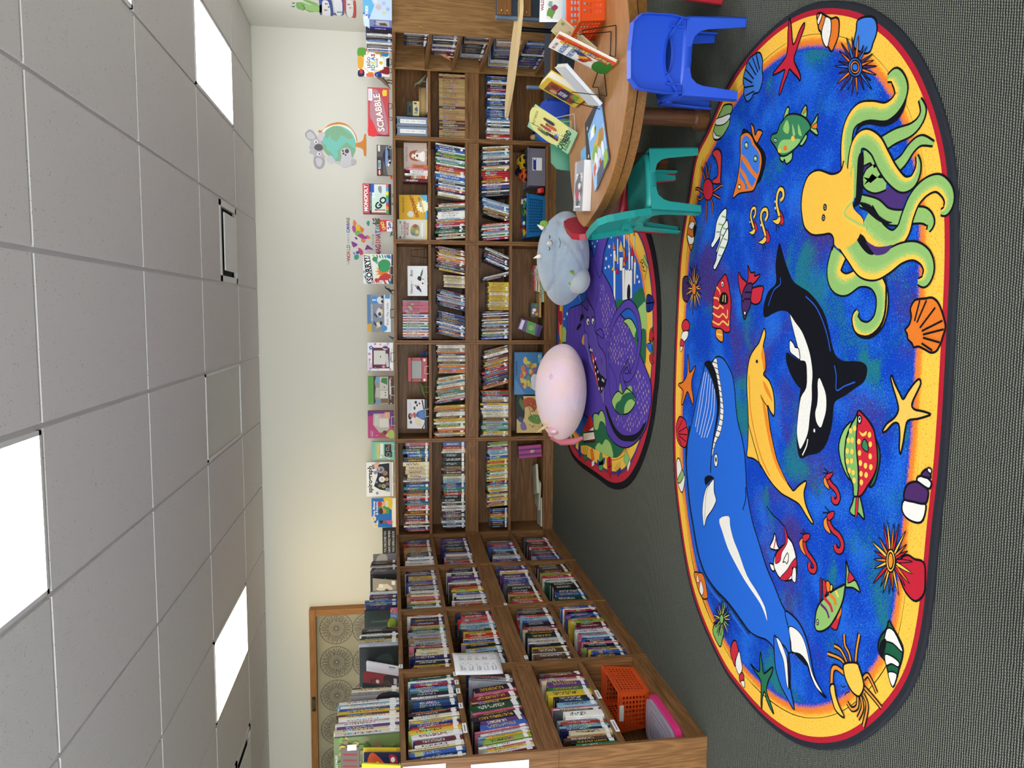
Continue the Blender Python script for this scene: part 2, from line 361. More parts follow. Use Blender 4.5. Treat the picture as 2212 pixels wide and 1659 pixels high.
ART['rug']=[
('starfish_print',[('p','c3263c',7,[1125,2806,1087,2790,1021,2775,1022,2756,1048,2734,1064,2712,1067,2695,1049,2697,1023,2718,989,2744,965,2761,937,2749,905,2723,881,2709,865,2711,885,2731,913,2767,933,2793,919,2802,896,2825,871,2844,856,2861,867,2866,898,2851,928,2833,942,2829,944,2870,950,2924,963,2898,977,2852,990,2822,1021,2812,1071,2814,1105,2811])]),
('starfish_print',[('p','e0782e',7,[-204,3721,-252,3705,-299,3689,-257,3617,-288,3632,-324,3655,-366,3661,-412,3640,-459,3632,-429,3674,-399,3712,-437,3746,-476,3775,-464,3791,-404,3767,-376,3845,-356,3780,-316,3727,-260,3722])]),
('starfish_print',[('p','eec05a',7,[-183,2100,-204,2086,-234,2059,-250,2042,-226,2023,-196,1996,-184,1977,-197,1970,-222,1983,-260,2003,-274,1990,-275,1956,-279,1922,-289,1943,-300,1976,-311,2016,-339,2026,-380,2032,-416,2041,-399,2048,-359,2049,-327,2057,-329,2082,-356,2112,-363,2131,-335,2113,-310,2077,-283,2061,-252,2073,-221,2091,-193,2104])]),
('starfish_print',[('p','2c7050',7,[-1401,2847,-1435,2833,-1474,2818,-1472,2801,-1419,2744,-1446,2747,-1500,2777,-1544,2784,-1568,2755,-1603,2719,-1598,2747,-1577,2782,-1552,2801,-1583,2816,-1634,2818,-1618,2827,-1561,2829,-1519,2838,-1510,2880,-1493,2930,-1496,2900,-1491,2852,-1443,2850])]),
('scallop_print',[('p','3f7ad2',7,[1082,3093,1080,3057,1068,3033,1035,3013,998,3014,964,3005,935,3017,915,3039,921,3081,908,3104,903,3134,916,3154,947,3175,974,3173,1006,3186,1036,3175,1059,3158,1079,3135]),('l','14151c',6,[1075,3104,998,3049],0),('l','14151c',6,[1066,3138,992,3065],0),('l','14151c',6,[1044,3163,982,3085],0),('l','14151c',6,[1014,3176,969,3096],0),('l','14151c',6,[971,3170,954,3083],0),('l','14151c',6,[933,3155,930,3075],0),('l','14151c',6,[1077,3069,1004,3034],0)]),
('scallop_print',[('p','e0782a',7,[-43,2050,-27,2033,-3,2026,20,2032,43,2016,47,1993,48,1971,50,1944,38,1921,16,1904,-10,1891,-32,1884,-58,1892,-81,1901,-100,1915,-105,1936,-98,1959,-90,1988,-93,2008,-82,2017,-70,2036,-55,2040]),('l','14151c',6,[-17,2011,43,1993],0),('l','14151c',6,[-21,2000,43,1965],0),('l','14151c',6,[-36,1986,22,1928],0),('l','14151c',6,[-45,1977,-14,1896],0),('l','14151c',6,[-55,1971,-38,1889],0),('l','14151c',6,[-64,1970,-75,1902],0),('l','14151c',6,[-80,1974,-99,1929],0)]),
('scallop_print',[('p','c83040',7,[-540,3795,-554,3729,-583,3708,-608,3689,-666,3703,-695,3728,-691,3803,-661,3844,-605,3858,-558,3832]),('l','14151c',5,[-624,3837,-556,3769],0),('l','14151c',5,[-630,3827,-583,3708],0),('l','14151c',5,[-637,3821,-623,3697],0),('l','14151c',5,[-646,3816,-661,3712],0),('l','14151c',5,[-657,3819,-686,3775],0)]),
('conch_print',[('p','e0762c',7,[1066,2613,1062,2587,1048,2565,1033,2543,1017,2517,1011,2489,991,2470,947,2470,922,2486,905,2508,928,2531,936,2548,962,2567,995,2582,1009,2596,1035,2604]),('p','ece8e0',5,[1033,2543,1016,2521,981,2516,952,2524,929,2535,939,2552,969,2571,997,2575,1020,2563,1035,2556]),('p','ece8e0',5,[1061,2587,1051,2576,1030,2591,1027,2602,1045,2607])]),
('conch_print',[('p','8cb46a',7,[950,3369,932,3292,902,3287,890,3309,855,3307,828,3346,808,3402,815,3462,848,3487,891,3460,919,3425,936,3397]),('p','ece8e0',5,[896,3310,878,3305,865,3349,869,3406,885,3459,908,3453,902,3380]),('p','ece8e0',4,[859,3480,833,3448,816,3395,812,3432,828,3478])]),
('conch_print',[('p','d8742e',7,[506,3723,485,3687,441,3655,378,3679,323,3710,350,3747,401,3778,459,3755,491,3740]),('p','ece8e0',4,[468,3712,451,3679,427,3709,446,3754]),('p','ece8e0',4,[407,3769,387,3706,394,3680,358,3687,356,3739]),('p','14151c',2,[450,3676,428,3654,384,3680,419,3691])]),
('conch_print',[('p','c83040',7,[-28,3757,-46,3714,-81,3717,-89,3780,-69,3815,-41,3802]),('p','ece8e0',5,[-89,3780,-89,3725,-122,3732,-145,3785,-125,3818,-100,3807]),('p','c83040',5,[-132,3818,-145,3776,-173,3789,-168,3830]),('p','ece8e0',4,[-171,3821,-173,3789,-200,3819])]),
('conch_print',[('p','ece8e0',7,[-767,3808,-787,3778,-819,3757,-846,3717,-897,3723,-939,3748,-926,3787,-890,3818,-814,3839,-779,3830]),('p','8cb46a',5,[-819,3757,-841,3727,-896,3780,-890,3818,-837,3774])]),
('conch_print',[('p','ece8e0',7,[-551,2015,-543,1980,-537,1926,-563,1921,-595,1935,-604,1969,-598,2005,-578,2022]),('p','4c2c62',7,[-499,2001,-485,1973,-484,1950,-496,1916,-519,1914,-539,1926,-545,1974,-547,2012,-523,2014]),('p','ece8e0',7,[-466,1957,-460,1930,-470,1904,-486,1905,-492,1916,-484,1950,-479,1963]),('p','4c2c62',7,[-441,1931,-439,1915,-458,1905,-462,1924,-460,1946]),('p','ece8e0',5,[-432,1918,-435,1904,-447,1906,-442,1920])]),
('conch_print',[('p','e0762c',7,[-1303,3551,-1289,3501,-1278,3460,-1296,3426,-1341,3399,-1377,3388,-1401,3443,-1383,3494,-1348,3531,-1323,3558]),('p','ece8e0',4,[-1301,3517,-1335,3494,-1341,3523]),('p','ece8e0',4,[-1320,3474,-1355,3438,-1388,3452,-1373,3486])]),
('conch_print',[('p','c83040',7,[-1476,3107,-1455,3075,-1477,3053,-1498,3045,-1540,3069,-1573,3073,-1555,3102,-1528,3124]),('p','ece8e0',5,[-1486,3039,-1516,3018,-1551,3002,-1590,3025,-1579,3059,-1546,3068]),('p','c83040',5,[-1590,3025,-1566,3001,-1579,2983,-1607,2991,-1617,3023]),('p','ece8e0',4,[-1611,3010,-1595,2979,-1623,2975,-1622,2997])]),
('conch_print',[('p','1f5c40',7,[-939,2052,-952,2032,-976,1999,-997,1982,-1032,1985,-1066,1995,-1095,2002,-1135,2018,-1120,2034,-1099,2045,-1072,2061,-1063,2088,-1037,2098,-1001,2086,-969,2062]),('p','ece8e0',5,[-964,2056,-962,2025,-999,1985,-1009,1990,-1001,2028,-1009,2066,-989,2067]),('p','ece8e0',5,[-1051,2062,-1042,2025,-1046,1996,-1062,1998,-1066,2029,-1082,2053]),('p','ece8e0',4,[-1100,2042,-1087,2002,-1135,2018]),('p','14151c',2,[-1022,2084,-1002,2060,-1048,2066,-1065,2074,-1054,2088])]),
('anemone_print',[('p','3f7cd6',7,[953,2367,956,2345,948,2310,933,2278,907,2260,878,2260,855,2275,834,2287,835,2314,856,2352,877,2379,902,2377,929,2368]),('p','4a2c62',3,[802,2329,792,2293,776,2249,784,2292,794,2328]),('p','e0782a',3,[794,2328,775,2291,749,2248,768,2293,787,2330]),('p','4a2c62',3,[787,2330,767,2307,738,2275,763,2311,782,2335]),('p','2f6ad0',3,[783,2333,750,2301,710,2268,747,2308,780,2339]),('p','4a2c62',3,[780,2340,753,2325,717,2308,752,2332,779,2348]),('p','e0782a',3,[779,2352,749,2347,713,2345,752,2356,781,2361]),('p','4a2c62',3,[781,2360,754,2365,722,2376,758,2374,785,2370]),('p','2f6ad0',3,[785,2369,767,2381,744,2401,772,2389,791,2378]),('p','4a2c62',3,[791,2378,773,2405,755,2444,780,2414,798,2385]),('p','e0782a',3,[797,2385,790,2419,785,2466,798,2426,805,2391]),('p','4a2c62',3,[806,2391,809,2419,817,2461,816,2421,814,2394]),('p','2f6ad0',3,[815,2394,828,2434,849,2486,836,2434,822,2394]),('p','4a2c62',3,[820,2394,835,2422,859,2464,841,2421,827,2393]),('p','e0782a',3,[829,2392,856,2423,893,2462,860,2418,833,2386]),('p','4a2c62',3,[833,2387,870,2418,915,2451,872,2410,835,2380]),('p','2f6ad0',3,[835,2380,875,2401,921,2420,875,2391,835,2371]),('p','4a2c62',3,[836,2373,872,2382,914,2389,870,2373,834,2363]),('p','e0782a',3,[834,2363,868,2360,905,2352,863,2350,830,2354]),('p','4a2c62',3,[829,2352,844,2340,864,2320,839,2332,823,2343]),('p','2f6ad0',3,[825,2346,838,2329,853,2302,832,2322,818,2339]),('p','4a2c62',3,[815,2336,819,2307,820,2268,811,2302,807,2331]),('p','e0782a',3,[808,2331,805,2301,798,2261,798,2299,800,2329]),('p','2f6ad0',5,[795,2323,781,2326,774,2339,776,2358,786,2378,802,2394,819,2400,833,2396,840,2383,838,2363,828,2344,812,2329]),('p','e0782a',5,[799,2334,789,2337,784,2346,785,2359,792,2373,803,2383,815,2388,825,2385,830,2376,829,2363,822,2349,811,2339]),('p','2f6ad0',5,[802,2344,796,2346,793,2352,794,2360,798,2368,805,2375,812,2377,818,2376,821,2370,820,2362,816,2353,809,2347])]),
('anemone_print',[('p','4a2c62',7,[194,3763,183,3818,92,3815,64,3772,77,3728,180,3744]),('p','e8b860',3,[131,3626,130,3600,127,3563,123,3599,122,3625]),('p','4a2c62',3,[121,3625,112,3599,97,3562,105,3600,112,3627]),('p','e0a040',3,[114,3626,97,3597,72,3561,89,3600,106,3629]),('p','e8b860',3,[103,3631,70,3603,28,3572,64,3608,97,3637]),('p','4a2c62',3,[97,3636,69,3621,28,3603,65,3627,93,3643]),('p','e0a040',3,[94,3642,61,3633,17,3623,59,3640,92,3650]),('p','e8b860',3,[92,3648,62,3646,19,3645,62,3653,92,3656]),('p','4a2c62',3,[92,3657,46,3662,-6,3674,48,3671,94,3665]),('p','e0a040',3,[95,3667,58,3686,15,3713,63,3694,100,3674]),('p','e8b860',3,[100,3674,79,3694,52,3725,85,3700,107,3680]),('p','4a2c62',3,[105,3679,84,3709,62,3750,92,3714,113,3684]),('p','e0a040',3,[115,3685,105,3724,98,3774,114,3727,123,3687]),('p','e8b860',3,[124,3687,127,3714,134,3755,135,3715,133,3687]),('p','4a2c62',3,[132,3687,144,3725,165,3771,153,3724,140,3686]),('p','e0a040',3,[140,3686,157,3712,184,3747,164,3709,148,3682]),('p','e8b860',3,[148,3682,170,3703,204,3731,175,3698,154,3677]),('p','4a2c62',3,[155,3676,197,3698,248,3719,201,3690,159,3669]),('p','e0a040',3,[158,3670,191,3680,237,3690,193,3673,160,3663]),('p','e8b860',3,[160,3661,200,3662,248,3659,199,3654,159,3653]),('p','4a2c62',3,[159,3653,202,3644,249,3629,199,3636,156,3645]),('p','e0a040',3,[157,3647,188,3632,225,3611,183,3626,152,3639]),('p','e8b860',3,[152,3639,176,3617,204,3587,170,3612,146,3633]),('p','4a2c62',3,[147,3634,164,3610,183,3576,157,3606,140,3629]),('p','e0a040',3,[137,3628,141,3604,146,3568,134,3602,128,3626]),('p','e0782a',5,[125,3631,110,3633,99,3641,96,3654,100,3667,111,3678,127,3682,142,3680,153,3671,156,3658,152,3645,140,3635])]),
('anemone_print',[('p','c02638',7,[-729,2013,-709,1984,-712,1955,-707,1926,-717,1911,-755,1906,-799,1908,-833,1939,-829,1974,-809,2000,-775,2021]),('p','c02638',3,[-738,2030,-728,1999,-721,1961,-737,1998,-747,2030]),('p','f0c04a',3,[-747,2030,-750,1996,-758,1959,-760,1997,-757,2031]),('p','e0782a',3,[-756,2031,-771,2001,-792,1968,-780,2005,-765,2035]),('p','c02638',3,[-762,2033,-780,2012,-806,1987,-788,2016,-770,2038]),('p','f0c04a',3,[-774,2041,-805,2027,-846,2013,-811,2034,-779,2047]),('p','e0782a',3,[-779,2047,-806,2044,-846,2041,-809,2050,-782,2055]),('p','c02638',3,[-782,2053,-813,2054,-857,2059,-815,2061,-783,2060]),('p','f0c04a',3,[-783,2061,-821,2071,-868,2087,-820,2078,-782,2068]),('p','e0782a',3,[-782,2066,-811,2080,-851,2101,-808,2085,-779,2073]),('p','c02638',3,[-778,2073,-814,2101,-853,2138,-807,2107,-772,2078]),('p','f0c04a',3,[-770,2079,-785,2102,-803,2137,-778,2105,-762,2082]),('p','e0782a',3,[-762,2082,-768,2106,-774,2141,-760,2106,-753,2082]),('p','c02638',3,[-754,2082,-752,2106,-746,2139,-744,2104,-744,2081]),('p','f0c04a',3,[-747,2081,-737,2115,-719,2153,-727,2112,-738,2078]),('p','e0782a',3,[-737,2078,-720,2097,-693,2121,-713,2092,-729,2073]),('p','c02638',3,[-726,2071,-690,2087,-645,2101,-685,2079,-721,2064]),('p','f0c04a',3,[-722,2066,-681,2076,-631,2084,-677,2068,-719,2059]),('p','e0782a',3,[-718,2058,-679,2057,-630,2051,-678,2049,-717,2051]),('p','c02638',3,[-717,2052,-673,2042,-623,2027,-674,2034,-718,2045]),('p','f0c04a',3,[-719,2043,-679,2022,-637,1995,-684,2016,-723,2037]),('p','e0782a',3,[-724,2037,-702,2016,-676,1987,-708,2012,-731,2032]),('p','c02638',3,[-729,2033,-713,2012,-695,1981,-720,2009,-736,2030]),('p','f0c04a',5,[-743,2035,-761,2036,-777,2043,-785,2053,-784,2064,-774,2073,-757,2077,-739,2075,-723,2069,-715,2058,-717,2048,-727,2039]),('p','e8902a',5,[-746,2043,-759,2044,-769,2048,-775,2054,-774,2060,-766,2065,-754,2068,-741,2067,-731,2064,-725,2058,-727,2051,-734,2046])]),
('anemone_print',[('p','7fae62',7,[-1486,3310,-1461,3281,-1449,3237,-1465,3200,-1509,3211,-1553,3230,-1544,3275,-1521,3315]),('p','d8d070',3,[-1399,3192,-1386,3158,-1375,3119,-1393,3158,-1406,3192]),('p','4a2c62',3,[-1404,3192,-1401,3167,-1400,3135,-1408,3169,-1412,3193]),('p','7fae62',3,[-1410,3193,-1412,3164,-1419,3132,-1420,3168,-1418,3196]),('p','d8d070',3,[-1419,3197,-1433,3174,-1453,3149,-1440,3179,-1426,3202]),('p','4a2c62',3,[-1426,3202,-1447,3185,-1476,3169,-1453,3192,-1432,3208]),('p','7fae62',3,[-1431,3208,-1459,3200,-1495,3194,-1464,3207,-1436,3215]),('p','d8d070',3,[-1436,3217,-1464,3220,-1500,3228,-1466,3228,-1438,3225]),('p','4a2c62',3,[-1438,3224,-1471,3236,-1511,3254,-1471,3243,-1438,3231]),('p','7fae62',3,[-1438,3230,-1468,3247,-1505,3272,-1466,3254,-1437,3236]),('p','d8d070',3,[-1435,3238,-1457,3260,-1484,3291,-1453,3264,-1431,3242]),('p','4a2c62',3,[-1431,3242,-1452,3274,-1474,3314,-1445,3276,-1425,3244]),('p','7fae62',3,[-1425,3244,-1435,3272,-1445,3309,-1428,3272,-1418,3245]),('p','d8d070',3,[-1421,3245,-1428,3279,-1432,3321,-1420,3278,-1413,3244]),('p','4a2c62',3,[-1410,3243,-1405,3267,-1394,3298,-1398,3263,-1403,3239]),('p','7fae62',3,[-1406,3240,-1396,3259,-1380,3282,-1390,3254,-1399,3235]),('p','d8d070',3,[-1397,3233,-1379,3245,-1352,3258,-1374,3239,-1391,3227]),('p','4a2c62',3,[-1390,3226,-1363,3230,-1328,3232,-1360,3223,-1387,3218]),('p','7fae62',3,[-1388,3221,-1358,3220,-1320,3215,-1355,3212,-1386,3213]),('p','d8d070',3,[-1386,3213,-1350,3201,-1308,3183,-1350,3193,-1385,3206]),('p','4a2c62',3,[-1386,3204,-1359,3185,-1326,3159,-1361,3179,-1388,3198]),('p','7fae62',3,[-1388,3199,-1362,3173,-1332,3140,-1366,3169,-1392,3195]),('p','d8d070',3,[-1393,3194,-1370,3160,-1349,3120,-1377,3158,-1399,3192]),('p','7fae62',5,[-1406,3198,-1418,3200,-1429,3207,-1436,3216,-1437,3226,-1432,3234,-1422,3238,-1409,3236,-1398,3229,-1391,3220,-1390,3209,-1395,3202])]),
('green_fish_print',[('p','8fc070',7,[792,2802,781,2781,739,2803,748,2829]),('p','8fc070',7,[682,2623,699,2598,713,2579,690,2580,675,2591,647,2572,639,2580,658,2612,671,2628]),('p','e0782a',3,[680,2614,684,2582,663,2584,673,2613]),('p','8fc070',7,[738,2696,766,2666,748,2652,719,2657]),('p','e0782a',2,[739,2682,753,2662,743,2657]),('p','8fc070',7,[617,2835,612,2799,618,2749,587,2747,577,2786,598,2803,590,2812,602,2834]),('p','8fc070',7,[641,2698,660,2653,644,2644,622,2678]),('p','3a7f58',7,[696,2918,715,2906,714,2868,740,2849,750,2824,762,2795,755,2745,738,2696,713,2652,682,2623,669,2626,660,2653,642,2679,625,2716,614,2759,611,2804,623,2841,646,2863,673,2892]),('p','8fc070',0,[745,2794,712,2773,690,2784,716,2822]),('p','8fc070',0,[720,2752,677,2727,673,2744]),('p','8fc070',0,[709,2708,661,2679,672,2705]),('p','8fc070',0,[675,2829,666,2768,649,2689,627,2726,620,2784,630,2836,650,2858]),('p','f0c04a',0,[660,2729,656,2730,653,2735,653,2742,656,2749,661,2754,666,2757,671,2755,674,2750,673,2744,670,2737,666,2731]),('p','e0782a',0,[637,2783,632,2785,630,2790,630,2797,633,2804,637,2810,643,2812,648,2811,650,2806,650,2798,647,2791,643,2786]),('p','f0c04a',0,[636,2829,633,2830,630,2835,631,2841,633,2848,637,2852,642,2854,645,2853,647,2849,647,2842,645,2836,641,2831]),('p','ece8e0',4,[684,2866,680,2867,678,2871,678,2876,680,2882,684,2886,688,2888,692,2887,694,2883,694,2878,692,2872,688,2868]),('p','14151c',0,[684,2872,682,2873,681,2874,681,2876,682,2879,684,2880,686,2881,688,2881,689,2879,689,2877,688,2875,686,2873])]),
('angelfish_print',[('p','14151c',0,[788,3182,791,3144,751,3080,699,3017,656,2966,622,2954,578,2973,545,3005,541,3113,664,3173]),('p','e07a30',7,[751,3080,802,3098,782,3070,746,3056,762,3033,745,2992,721,3019,710,3041]),('p','e07a30',7,[775,3188,776,3131,750,3086,712,3053,669,3003,628,2986,587,2997,558,3018,520,3051,521,3112,527,3189,515,3247,538,3242,575,3218,634,3197,696,3188,742,3192]),('p','3f78d8',0,[755,3173,761,3136,738,3097,712,3077,674,3027,643,3007,600,3009,566,3030,538,3064,537,3126,568,3179,598,3187,644,3184,694,3178]),('p','e07a30',0,[693,3175,660,3122,611,3070,575,3019,563,3030,604,3093,648,3146,676,3176]),('p','e07a30',0,[638,3187,600,3130,554,3090,533,3064,536,3101,578,3135,621,3185]),('p','e07a30',0,[596,3207,583,3167,543,3126,541,3190]),('p','7fb070',4,[717,3113,710,3115,707,3121,707,3129,711,3138,717,3145,724,3148,731,3146,734,3140,734,3131,730,3123,724,3116]),('p','ece8e0',0,[723,3127,720,3128,718,3130,718,3133,720,3136,722,3138,725,3140,728,3139,729,3137,730,3134,728,3130,726,3128]),('p','7fb070',4,[644,3027,639,3028,635,3034,635,3041,638,3049,644,3056,650,3058,656,3056,659,3051,659,3043,656,3035,651,3029]),('p','ece8e0',0,[648,3038,646,3038,644,3040,644,3043,645,3046,648,3049,650,3050,653,3049,654,3047,654,3044,653,3041,651,3039]),('p','ece8e0',4,[553,3171,548,3173,546,3177,545,3184,548,3190,552,3195,557,3197,561,3196,564,3191,564,3185,562,3178,558,3173])]),
('crab_print',[('l','d06a3a',12,[578,3467,590,3386,589,3360],5),('l','d06a3a',12,[566,3466,535,3382],5),('l','d06a3a',12,[550,3488,509,3462,471,3459],5),('l','d06a3a',12,[551,3535,506,3537,443,3538],5),('l','d06a3a',12,[589,3578,619,3646,621,3679],5),('l','d06a3a',12,[575,3569,562,3617,580,3651],5),('l','d06a3a',12,[649,3558,686,3585,716,3608],5),('l','d06a3a',12,[652,3534,685,3541,730,3564],5),('l','d06a3a',12,[644,3526,708,3500],5),('p','d04040',7,[615,3462,602,3387,626,3381,697,3377,735,3382,762,3413,768,3458,754,3480,722,3440,686,3415,661,3409,638,3419,633,3464]),('p','c82a3e',5,[586,3460,562,3466,547,3486,545,3516,556,3546,578,3570,605,3580,630,3574,645,3553,647,3523,635,3493,613,3470])]),
('striped_fish_print',[('p','e8ece6',7,[481,3317,445,3311,399,3329,361,3369,334,3412,313,3456,333,3469,361,3436,427,3418,465,3377]),('l','8fb86a',14,[451,3361,440,3318],0),('l','8fb86a',14,[419,3396,405,3329],0),('l','8fb86a',14,[384,3415,378,3356],0),('p','e8ece6',7,[424,3296,388,3286,349,3311,322,3352,288,3386,296,3409,337,3375,385,3364,417,3323]),('l','8fb86a',14,[395,3343,384,3300],0),('l','8fb86a',14,[366,3362,355,3312],0),('p','e8ece6',7,[388,3286,340,3280,306,3301,261,3348,209,3410,223,3434,253,3406,289,3394,324,3367,363,3326]),('l','8fb86a',14,[345,3332,335,3289],0),('l','8fb86a',14,[311,3366,300,3308],0),('l','8fb86a',14,[275,3378,267,3341],0)]),
('seahorse_print',[('p','c3263c',4,[389,3035,361,3008,343,3020,347,3032]),('l','e6c050',22,[404,3044,421,3029,441,3033,445,3051,435,3066,410,3069,380,3052,356,3036,343,3043],5),('p','e6c050',4,[361,3033,344,3026,334,3049,350,3084,352,3056]),('l','14151c',4,[338,3049,317,3035],0),('l','14151c',4,[339,3037,319,3024],0),('p','c3263c',4,[344,2927,309,2895,289,2906,296,2929]),('l','e6c050',28,[382,2941,400,2924,423,2933,426,2960,412,2977,385,2975,353,2954,324,2937,302,2935],5),('p','e6c050',4,[318,2937,301,2924,287,2951,298,2993,307,2959]),('l','14151c',4,[288,2957,260,2947],0),('l','14151c',4,[290,2946,266,2927],0),('p','c3263c',4,[405,2819,363,2787,347,2804,359,2820]),('l','e6c050',28,[444,2822,456,2800,480,2806,489,2830,471,2847,435,2850,396,2831,372,2818],5),('p','e6c050',4,[385,2822,366,2814,353,2838,374,2882,375,2848]),('l','14151c',4,[354,2846,328,2846],0),('l','14151c',4,[355,2838,336,2822],0),('l','14151c',12,[405,3076,393,3071],0),('l','14151c',12,[387,3070,376,3064],0),('l','14151c',12,[370,3061,361,3053],0),('l','14151c',12,[386,2982,371,2975],0),('l','14151c',12,[363,2971,351,2962],0),('l','14151c',12,[339,2955,328,2949],0),('l','14151c',12,[463,2860,450,2862],0),('l','14151c',12,[442,2862,426,2860],0),('l','14151c',12,[415,2856,401,2848],0),('l','ece8e0',12,[393,3073,387,3069],0),('l','ece8e0',12,[371,2976,362,2970],0),('l','ece8e0',12,[450,2862,442,2862],0),('l','ece8e0',12,[425,2860,415,2856],0)]),
('red_fish_print',[('p','c42c3e',7,[182,3303,154,3276,105,3251,56,3234,2,3237,-46,3240,-76,3235,-83,3279,-75,3309,-66,3360,-58,3429,2,3425,59,3429,109,3410,145,3376,168,3334]),('p','e0903a',7,[-70,3382,-72,3316,-124,3305,-125,3341,-105,3383]),('l','f0c060',17,[127,3394,108,3358,92,3350],0),('l','f0c060',17,[78,3423,71,3370,46,3346],0),('l','f0c060',17,[37,3425,27,3374,39,3346,27,3309],0),('l','f0c060',17,[5,3426,-13,3357,2,3314,-16,3270,21,3266],0),('l','f0c060',17,[-33,3427,-48,3354,-32,3312,-49,3254,-28,3249],0),('l','f0c060',17,[-92,3373,-96,3314],0),('p','14151c',2,[98,3328,90,3275,48,3269,52,3357]),('l','f0c060',8,[88,3313,58,3318],0),('l','f0c060',8,[88,3292,54,3290],0),('p','ece8e0',4,[138,3314,131,3315,127,3320,125,3326,127,3333,132,3338,139,3340,146,3339,151,3334,152,3328,150,3321,145,3316]),('p','14151c',0,[136,3321,133,3322,131,3324,130,3326,131,3329,133,3332,136,3333,139,3332,142,3330,142,3327,141,3324,139,3322])]),
('purple_fish_print',[('p','c42c3e',7,[211,3082,178,3055,176,3013,160,3018,166,2969,147,2987,127,3033,129,3083,162,3073]),('p','c42c3e',7,[184,3166,159,3136,134,3083,111,3081,66,3116,108,3151,155,3168]),('p','c42c3e',7,[99,3043,112,3020,115,2938,85,2942,53,2957,42,2997,54,3040]),('p','4a2c62',7,[129,3083,127,3033,76,3042,37,3045,3,3073,-23,3093,3,3111,49,3127,95,3118]),('l','14151c',14,[95,3099,93,3040],0),('l','14151c',14,[66,3103,65,3043],0),('l','14151c',14,[61,3120,52,3102],0),('p','ece8e0',4,[6,3081,1,3082,-1,3085,-3,3089,-1,3094,1,3097,6,3099,10,3098,12,3095,14,3090,12,3086,10,3082])]),
